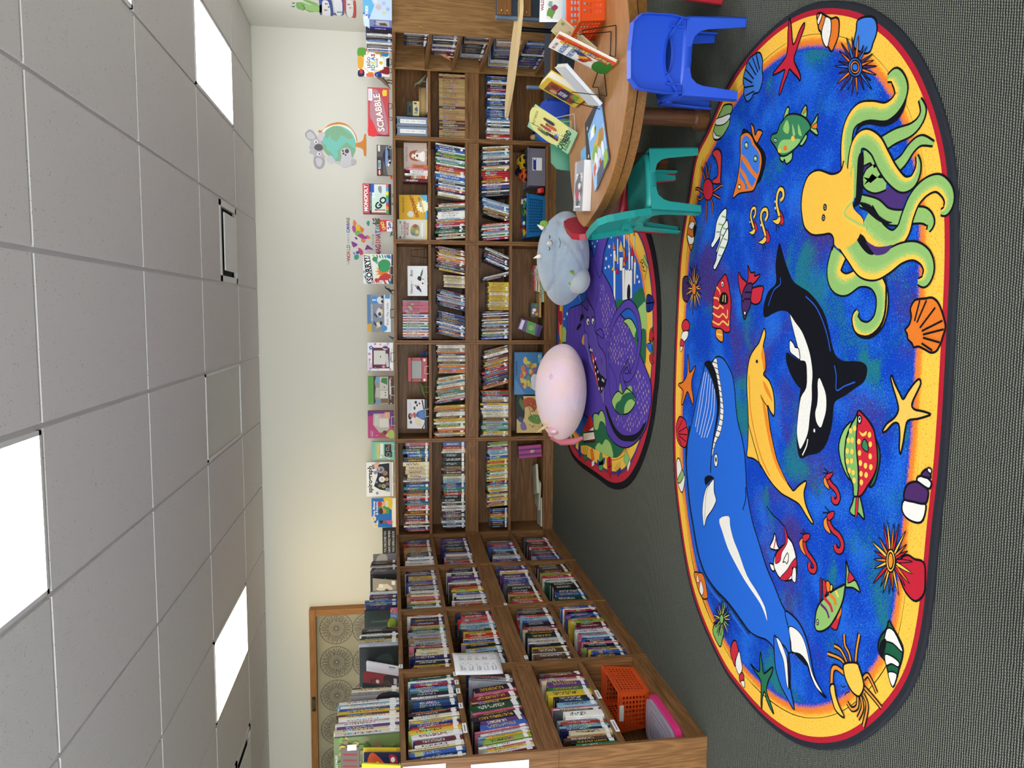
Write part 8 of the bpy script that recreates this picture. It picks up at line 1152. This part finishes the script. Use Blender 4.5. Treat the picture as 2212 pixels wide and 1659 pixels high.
cover('display_book','white book leaning back on the side row, thin black lettering',4.62,-2.35,.215,.15,-.18,-.38,'e8e8ec',[('t','verbos',.5,.6,.13,'3a3a4a',dict(rot=PI/2)),('l','20202a',.008,[(.85,.15),(.85,.32)]),('r',.92,.1,.98,.3,'8a8a90')],'eceaf0',.014)
cover('display_book','dark red book leaning back on a white easel, side row',4.46,-2.35,.225,.16,-.15,-.36,'8a2a2c',[('p','3a2c2c',[(.3,.0),(1,0),(1,.4),(.5,.36)],1),('t','WHAT THE\nNIGHT SINGS',.4,.72,.1,'2a1414'),('e',.7,.6,.08,.05,'f0e8e8'),('p','5a3a2c',wob(.6,.35,.2,.14,9,.3,2)),('r',.7,.05,.95,.14,'d8d4d0')],'963236',.016)
cover('display_book','teal-black book with lime KIDS lettering leaning on a white easel',4.30,-2.345,.225,.165,-.12,-.34,'1a2826',[('p','234a48',[(0,.4),(.6,.5),(.5,1),(0,1)],1),('t','KIDS',.34,.66,.2,'a8c83a',dict(bold=.04)),('t','ALIAS',.3,.85,.13,'a8c83a',dict(bold=.02)),('t','in love',.4,.5,.08,'7a8ad0'),('e',.62,.34,.1,.06,'e0d8d8'),('p','a8886a',wob(.6,.55,.16,.09,9,.4,6)),('p','5a4a3c',wob(.75,.45,.14,.1,9,.4,7)),('r',.3,.06,.8,.16,'5a8a30'),('r',.82,.04,.98,.14,'e8e8e4')],'1c2a2a',.016)
for y,lab in ((4.43,'white easel holding the dark red book'),(4.265,'white easel holding the lime lettered book')): easel(lab,'f0f0f0',(-2.27,y,TOPZ+.0005),.07,.1,-.15)
cover('display_book','grey and black book facing out before the tall thin books',4.085,-2.38,.265,.27,.02,0,'7c7a7c',[('p','26262a',[(.5,0),(1,0),(1,.42),(.62,.5)],1),('r',0,.92,.4,1,'c8b870')],'8a888a')
ops=[('r',0,.7,1,1,'6a7a4a')]
R_=random.Random(33)
for i in range(60): ops.append(('p',R_.choice(['5a7a2c','7a6a4a','a8985a','3a5a2a','6a8a3c','8a7a6a','4a4a3a','c8a83a']),wob(R_.random()*.94+.03,.05+R_.random()*.85,.05,.05,6,.35,i)))
ops+=[('r',.35,.62,.85,.9,'6a5a50')]+[('p','8a2a2c',[(.40+.1*i,.66),(.43+.1*i,.66),(.45+.1*i,.86),(.42+.1*i,.86)]) for i in range(4)]+[('p','7a3a2a',wob(.3,.55,.12,.1,9,.3,9)),('p','5aa8c8',[(0,.3),(.16,.34),(.2,.5),(0,.55)]),('p','c8302c',[(.08,.62),(.2,.7),(.1,.75)]),('p','d8c83a',[(.06,.56),(.16,.6),(.08,.66)]),('l','a8c8a0',.02,[(.3,.2),(.42,.45)]),('l','8ab89a',.02,[(.24,.18),(.36,.43)]),('e',.7,.3,.08,.05,'d8c8a8'),('r',.8,.66,.9,.8,'e8e8e4'),('t','UNBELIEVABLE MAGIC',.5,.96,.045,'e8e8e8')]
cover('display_book','tall picture-covered book of brick-built castle scenes, facing the camera',3.675,-2.41,.325,.30,.02,0,'5a6a4a',ops,'6a7c48',.014)
cover('display_book','yellow book leaning behind the dark blue rocket book',3.56,-2.34,.19,.2,.25,-.3,'d8b82c',[('r',.0,.0,1,.1,'c8a020')],'e0bc30',.012)
cover('display_book','dark blue book with an orange rocket leaning on a white easel',3.50,-2.33,.185,.2,.3,-.3,'1c2040',[('p','6a8ac8',[(.0,.3),(.3,.6),(.5,.55),(.3,.3),(.1,.1)],1),('p','d8582c',[(.4,.5),(.7,.4),(1,.75),(.8,.9),(.5,.8)],1),('t','SEE\nGO',.68,.66,.15,'f0d84a',dict(rot=.3,bold=.03)),('p','a82a3a',[(.6,.05),(.9,.1),(.95,.3),(.7,.25)],1),('e',.84,.2,.06,.06,'f0ece4')],'1e2448',.012)
easel('white easel holding the dark blue rocket book','f0f0f0',(-2.19,3.47,TOPZ+.0005),.06,.1,.3)
cover('display_book','lime and pale blue book titled BEAN nearest on the side row',3.39,-2.325,.185,.22,.02,-.25,'c8c83a',[('p','cfe2a8',[(0,0),(.5,0),(.4,1),(0,1)]),('p','d8d82c',[(.4,.4),(1,0),(1,1),(.6,1)]),('r',0,.5,.5,1,'a8d8dc'),('t','BEAN',.28,.84,.26,'2a5a5c',dict(sx=.8)),('c',.62,.75,.1,'f0ece0'),('o',.62,.75,.1,.012,'d86a5a'),('e',.6,.32,.1,.1,'e8c0a0'),('e',.6,.4,.12,.08,'1c1c22'),('e',.78,.4,.07,.07,'1c1c3a'),('p','d86a4a',[(.5,0),(.75,0),(.7,.2),(.55,.2)],1)],'c8d848',.012)
# spines and a faceted kit box on the corner bookcase
row('corner',0,1.4975,.36,.80,"y2 c b2 m w v3 s2 k2 u w3 a3 w2 b2 k2 s3 v3 w2 k2",(.195,.205),0,'display_book',(.14,.16),.01,.7,'on top of the corner bookcase','slim book')
t=thing('kit_box','blue and white boxed rod building kit with chamfered top, corner bookcase','game box',(2.195,6.03,1.4978))
pr=[(0,0),(.175,0),(.175,.17),(.14,.215),(.03,.215),(0,.17)]
MB().prism(pr,0,.215,ax=(0,2,1)).obj('carton',plastic('b4c8ec',.35),t,bev=.002)
P=Print(front(0,-.0006,0)); P.poly(pr,'c6dcf4'); P.poly([(0,.17),(.03,.215),(.14,.215),(.175,.17),(.1,.13)],'6ab8e8'); P.poly([(0,.17),(.03,.215),(.05,.215),(.03,.16)],'5a78d0'); P.text("k'nex",.05,.19,.042,'ffffff',bold=.03)
for x,z,r,c in ((.09,.1,.03,'d8b8b8'),(.12,.06,.022,'b8c0e8'),(.05,.06,.018,'d8d890'),(.13,.12,.02,'e8e4ea'),(.08,.03,.02,'a8b8d8')): P.star(x,z,r,c,7,.45)
P.obj('printed_front',t)
SD2=Matrix(((0,0,-1,-.0006),(-1,0,0,.215),(0,1,0,0),(0,0,0,1)))
P=Print(SD2); P.rect(0,.0,.215,.17,'8a94c8'); P.rect(0,0,.07,.17,'2a3490'); P.poly([(.08,.02),(.2,.02),(.2,.12),(.12,.14)],'c8ccd8'); P.poly([(.1,.03),(.16,.05),(.15,.1),(.11,.09)],'6a4a3a'); P.text("K'NEX",.035,.09,.03,'e8e8f4',rot=PI/2,bold=.02); P.text('RECharge',.14,.13,.026,'1c1c30'); P.obj('printed_side',t)
# ---------------------------------------------------------------- labels, papers
for (y,z,w) in ((3.62,1.1775,.09),(3.84,1.1775,.055),(4.0,1.1775,.055),(4.1,1.1775,.05),(4.2,1.1775,.05),(4.34,1.486,.045),(4.26,1.486,.0),(5.2,.735,.04),(3.53,.4235,.11),(3.85,.4235,.09),(4.35,.735,.045)):
    if not w: continue
    o=MB().box(0,.0012,-w/2,w/2,-.011,.011).obj('shelf_label',STICK,None,(XL+.0008,y,z)); tag(o,'white shelf label strip on the side row, %.2f m board'%z if 0 else 'white shelf label on the side row, %s'%({3.62:'longest on nearest top board',3.84:'second from near end on nearest top board',4.0:'third from near end on nearest top board',4.1:'fourth from near end on nearest top board',4.2:'farthest on nearest top board',4.34:'on the case top by the third divider',5.2:'on the middle joint by second bay divider',3.53:'near end of lowest nearest board',3.85:'far end of lowest nearest board',4.35:'on the middle joint by third divider'}[y]),'label')
    P=Print(Matrix(((0,0,1,.0014),(1,0,0,0),(0,1,0,0),(0,0,0,1)))); P.line([(-w*.35,0),(w*.35,0)],.004,'3a3a44'); P.obj('label_print',o)
# curled list sheet taped at the third divider
mb=MB(); nx,nz=6,8; q=[]
for i in range(nx+1):
    for j in range(nz+1):
        u,v=i/nx,j/nz; q.append((XL+.012+.02*math.sin(u*2.6)+.012*v*v,4.14+.26*u,.905+.275*v))
mb.add(q,[(i*(nz+1)+j,(i+1)*(nz+1)+j,(i+1)*(nz+1)+j+1,i*(nz+1)+j+1) for i in range(nx) for j in range(nz)])
o=mb.obj('list_sheet',mat('sheet_white'),None,sm=True); md=o.modifiers.new('solid','SOLIDIFY'); md.thickness=.0006; md.offset=-1
tag(o,'curled white sheet with two columns of lists taped to the side row','paper')
P=Print(Matrix(((0,0,1,XL+.036),(1,0,0,4.14),(0,1,0,.905),(0,0,0,1)))) 
P2=MB(); R_=random.Random(9); vs=[]
for c in range(2):
    for r in range(5):
        for k in range(6):
            u0=.15+.42*c; v0=.86-.165*r-.018*k; L=R_.uniform(.12,.3)
            b=[]
            for u,v in ((u0,v0),(u0+L,v0),(u0+L,v0+.008),(u0,v0+.008)): b.append((XL+.0128+.02*math.sin(u*2.6)+.012*v*v,4.14+.26*u,.905+.275*v))
            P2.add(b,[(0,1,2,3)])
P2.obj('printed_lists',ink('5a5a64'),o,fix=False)
# papers on the near end of the side row
YE=YL[4]-.0012
for x0,x1,z0,z1,lab,ops in ((-2.36,-2.094,1.29,1.487,'white notice sheet on the upper end panel of the side row',[]),(-2.38,-2.112,.895,1.172,'white flyer with a red heading on the lower end panel',[('r',.55,.6,.9,.8,'a82a34'),('t','PARENTS',.5,.4,.09,'4a4a50')])):
    o=MB().box(0,x1-x0,-.0012,0,0,z1-z0).obj('notice_sheet',mat('sheet_white'),None,(x0,YE,z0)); tag(o,lab,'paper'); P=Print(front(0,-.0014,0)); w,h=x1-x0,z1-z0
    for k in range(7): P.line([(w*.1,h*(.85-.09*k)),(w*(.5+.06*(k%3)),h*(.85-.09*k))],.004,'8a8a90')
    run(P,w,h,ops); P.obj('notice_print',o)
# ---------------------------------------------------------------- books on the low table
TS=(CAM_H-TZ)/(CAM_H-.5)
def tp(p): return Vector((p[0]*TS,p[1]*TS,CAM_H+(p[2]-CAM_H)*TS))
def quad_book(name,label,BL,BR,TL,th,side,ops,face,cat='book',w=None,h=None):
    BL,BR,TL=(tp(p) for p in (BL,BR,TL)); X=(BR-BL); W_=w or X.length; X.normalize(); Zv=TL-BL; Zv-=X*Zv.dot(X); H_=h or Zv.length; Zv.normalize(); Yv=Zv.cross(X)
    M=Matrix((X,Yv,Zv)).transposed().to_4x4(); M.translation=BL
    o=MB().box(0,W_,0,th*.12,0,H_).box(0,W_,th*.88,th,0,H_).box(0,.004,0,th,0,H_).obj(name,plastic(side,.3),None); o.matrix_world=M; tag(o,label,cat)
    MB().box(.004,W_-.004,th*.1,th*.9,.003,H_-.003).obj('page_block',PAGES,o)
    P=Print(front(0,-.0005,0)); P.rect(0,0,W_,H_,face); run(P,W_,H_,ops); P.obj('cover_print',o); return o
gf=[('p','dcd88a',[(.05,.3),(.95,.1),(1,.95),(.3,1),(0,.75)],1),('p','9ac8a0',[(0,0),(1,0),(1,.2),(.4,.24),(0,.3)]),('t','BAILEY MERSON',.55,.9,.07,'4a5a3a'),('t','CAN',.2,.2,.16,'2a4a1c',dict(bold=.04)),('t','A GOOD',.34,.1,.13,'3a5a24',dict(bold=.03,sx=.8)),('t','FRIEND',.66,.16,.16,'2a3a20',dict(bold=.04,sx=.8)),('l','3a3020',.012,[(.25,.98),(.35,.6),(.6,.2)])]
for i in range(9): gf.append(('p','f0ecd0',[(.42-.012*i,.28+.045*i),(.62-.012*i,.3+.045*i),(.62-.012*i,.32+.045*i),(.42-.012*i,.3+.045*i)]))
for x,y,c,c2 in ((.3,.55,'5a3a24','2c3420'),(.46,.72,'8a5a3c','a84a3a'),(.62,.62,'7a4a30','c85a3a'),(.78,.7,'6a3a2a','3a3050'),(.24,.74,'9a6a4c','4a6a3c')): gf+=[('e',x,y,.05,.04,c),('p',c2,[(x-.05,y-.04),(x+.05,y-.04),(x+.06,y-.2),(x-.04,y-.2)],1)]
gf+=[('e',.42,.36,.06,.05,'4a78c8'),('r',.26,.3,.38,.42,'6a2a34')]
quad_book('picture_book','green and yellow picture book about friends leaning on a pale easel',(.91,4.353,.512),(.973,4.136,.512),(1.064,4.402,.742),.009,'9ac4a0',gf,'8cc09a')
easel('pale easel holding the green picture book','d8cdb8',tuple(tp((1.0,4.26,.5008))),.09,.13,-1.3)
ye=[('p','7a4a2c',[(.1,.12),(.9,.12),(.92,.88),(.1,.88)]),('p','b0402c',[(.5,.5),(.9,.55),(.88,.85),(.5,.85)],1),('e',.66,.72,.16,.1,'6a3a24'),('e',.3,.66,.14,.1,'c89a74'),('p','2a2450',[(.15,.3),(.85,.36),(.8,.58),(.2,.55)],1),('t','STOCK\nSTREET',.48,.45,.12,'e8e0f0',dict(bold=.03,sx=.9)),('e',.7,.24,.14,.08,'b06a3c'),('p','6aa03a',[(.5,.12),(.9,.14),(.85,.3)],1),('e',.28,.2,.14,.08,'8a4a34'),('r',.1,.02,.9,.1,'e0bc3a'),('t','SAILOR',.7,.06,.06,'5a4a10')]
quad_book('board_book','thick yellow book standing on the table, dark cartoon faces on cover',(1.132,4.211,.512),(1.111,3.967,.512),(1.229,4.203,.716),.045,'d8b42c',ye,'e0bc34')
fm=[('r',.72,0,1,1,'e85a2a'),('p','2a7a2c',[(0,0),(.72,0),(.72,.18),(.4,.26),(0,.2)],1),('t','ERIC CARLE',.3,.93,.065,'8a2a34',dict(bold=.02)),('t','AROUND',.34,.79,.13,'3a6ab0',dict(bold=.03,sx=.85)),('t','THE FARM',.36,.64,.125,'3a6ab0',dict(bold=.03,sx=.85)),('e',.66,.86,.07,.06,'e8b82c'),('e',.86,.92,.07,.05,'b82a20'),('p','b04a24',wob(.4,.42,.2,.1,10,.3,3)),('p','e8a030',wob(.44,.46,.12,.07,9,.3,4)),('p','2a3a6a',wob(.56,.52,.1,.1,9,.4,5)),('p','a82a2c',wob(.2,.44,.07,.06,8,.3,6)),('l','c86a2a',.012,[(.4,.34),(.42,.22)]),('l','c86a2a',.012,[(.48,.36),(.54,.24)]),('r',.66,.08,.74,.84,'b82a24')]
for i in range(8): fm+=[('r',.73,.08+.095*i,.81,.165+.095*i,('e8d04a','8aa8a8')[i%2]),('r',.81,.08+.095*i,.89,.165+.095*i,('9ab0b0','e0c848','a88a8a')[i%3]),('e',.77,.12+.095*i,.02,.02,'24242a'),('e',.85,.12+.095*i,.02,.02,'7a2a2c')]
quad_book('picture_book','white and orange farm sound book with rooster leaning on a black easel',(1.142,3.640,.512),(1.124,3.424,.512),(1.25,3.65,.782),.012,'f0ece4',fm,'f2efe8',w=.235,h=.295)
easel('black wire easel holding the white and orange farm book','111214',tuple(tp((1.20,3.50,.5008))),.09,.16,-PI/2)
kr=[('t',"Just in Case\nYou Ever Feel Alone",.5,.62,.13,'3a3024',dict(shear=.35)),('e',.2,.2,.08,.04,'8a9a4a'),('e',.7,.2,.1,.04,'a8985a'),('e',.85,.9,.1,.04,'8a9a5a'),('e',.12,.86,.06,.04,'9aa85a'),('l','8a8a4a',.008,[(.1,.3),(.4,.12)]),('l','8a8a4a',.008,[(.6,.12),(.9,.3)])]
quad_book('picture_book','tan picture book with handwritten title behind the farm book',(1.33,4.03,.503),(1.30,3.77,.503),(1.47,4.03,.70),.01,'c8b890',kr,'d2c296',w=.25,h=.235)
quad_book('picture_book','open-backed silver book facing away on a black wire easel',(1.005,3.63,.512),(1.07,3.85,.512),(1.17,3.60,.70),.022,'d0d4d8',[('p','5a7a50',wob(.5,.5,.35,.35,10,.25,2)),('p','3a4a3a',wob(.4,.6,.15,.2,9,.3,3)),('e',.6,.4,.1,.08,'8a8a94')],'a8aea4',h=.255)
easel('black wire easel standing behind the silver book','111214',tuple(tp((1.10,3.68,.5008))),.11,.17,2.0)
t=quad_book('comic_book','white comic picture book WILD standing at the back of the table',(1.565,4.15,.503),(1.80,4.12,.503),(1.60,4.20,.715),.012,'18181a',[('t','WILD',.36,.93,.1,'7a1c20',dict(bold=.03)),('r',.06,.5,.46,.84,'d8d6d0'),('r',.54,.5,.96,.84,'dcdad4'),('r',.06,.08,.46,.44,'d4d2cc'),('r',.54,.08,.96,.44,'d8d6d2'),('p','5a8a3a',wob(.2,.72,.12,.1,9,.3,1)),('p','8a2a50',wob(.3,.64,.06,.08,9,.2,2)),('p','7a9a8a',wob(.38,.74,.07,.06,9,.3,3)),('p','5a3a30',wob(.72,.7,.12,.1,9,.4,4)),('p','8a8a8a',wob(.25,.25,.12,.12,9,.4,5)),('p','9a9a9a',wob(.75,.25,.14,.12,9,.4,6))],'e6e4e2')
quad_book('picture_book','pale blue book with green bird before the comic book',(1.50,4.04,.503),(1.72,4.0,.503),(1.525,4.08,.62),.008,'a8c8dc',[('t','the Penguin really,\nreally, really',.5,.6,.17,'4a6a90'),('e',.12,.25,.08,.14,'8ab83a'),('e',.1,.45,.04,.08,'7aa83a')],'b4d0e2')
# flat picture papers and a graphic novel
def flat(name,label,cx,cy,w,d,rot,z,th,side,ops,face,cat='book'):
    o=MB().box(-w/2,w/2,-d/2,d/2,0,th).obj(name,plastic(side,.35),None,tuple(tp((cx,cy,z))),(0,0,rot),bev=.0006); tag(o,label,cat)
    P=Print(Matrix.Translation((-w/2,-d/2,th+.0003))); P.rect(0,0,w,d,face); run(P,w,d,ops); P.obj('cover_print',o); return o
vl=[('r',0,.62,1,1,'7aaade'),('p','e8eef4',wob(.3,.85,.2,.08,9,.3,1)),('p','c8a84a',wob(.5,.5,.42,.16,12,.25,2)),('p','a87a3a',wob(.75,.52,.2,.12,10,.3,3)),('p','8aa83a',wob(.3,.5,.2,.1,10,.3,4)),('p','dfe6ee',wob(.3,.3,.13,.16,9,.25,5)),('p','c8d4e8',wob(.55,.28,.13,.16,9,.25,6)),('p','e4e8ee',wob(.78,.3,.1,.13,9,.25,7)),('p','d85a34',[(.1,.2),(.3,.24),(.28,.36),(.12,.34)]),('p','c03a30',[(.5,.14),(.62,.16),(.6,.26),(.5,.24)]),('p','50586a',[(.2,.0),(.8,.0),(.7,.16),(.3,.16)]),('p','8ab040',[(.7,0),(1,0),(1,.16),(.85,.18)],1),('p','d8c840',wob(.45,.8,.06,.05,8,.3,8)),('p','3a7a4a',wob(.5,.8,.03,.04,8,.3,9))]
flat('puzzle_board','bright village picture board lying flat on the table front',.822,3.715,.27,.36,-1.12,.5045,.006,'5a6a90',vl,'9ac0e4')
flat('picture_book','black space picture book half under the village board',.90,3.86,.24,.26,-1.35,.5006,.0035,'1c1c24',[('e',.4,.5,.14,.12,'3a9ab0'),('e',.7,.7,.08,.07,'e8e4f0'),('e',.75,.3,.06,.05,'d8d0c8'),('e',.2,.2,.05,.04,'e8c8a0'),('e',.2,.8,.04,.04,'c8d8e8'),('e',.55,.15,.03,.03,'e8e8f0')],'22222c')
flat('picture_book','light blue picture book partly under the space book',.80,3.98,.2,.16,-1.5,.5006,.003,'5aa0d0',[('p','e8f0f4',wob(.4,.4,.2,.2,9,.3,3)),('p','4a9a6a',wob(.7,.7,.15,.12,9,.3,4))],'6aaad8')
gn=flat('graphic_novel','thick grey graphic novel lying at the left end of the table',.665,3.955,.26,.20,3.02,.5006,.045,'d8d4d2',[('r',.0,.0,1,.22,'b8b8bc'),('t','HEROES',.32,.55,.28,'f0f0f4',dict(rot=-PI/2,bold=.04,sx=.7)),('p','6a6a72',wob(.6,.5,.3,.35,12,.3,3)),('p','b84a60',wob(.66,.4,.1,.16,9,.35,4)),('p','d8b8b8',wob(.72,.65,.08,.12,9,.35,5)),('p','e8e4e4',wob(.5,.6,.07,.14,9,.35,6)),('p','4a4a54',wob(.85,.45,.06,.12,9,.3,7)),('r',.9,.2,.93,.8,'f0f0f0')],'9a9a9e')
# ---------------------------------------------------------------- the yellow chair that just enters the frame
kid_chair('yellow plastic child chair entering the frame at the near left','d8cf5a',(-.735,1.105),PI/2)
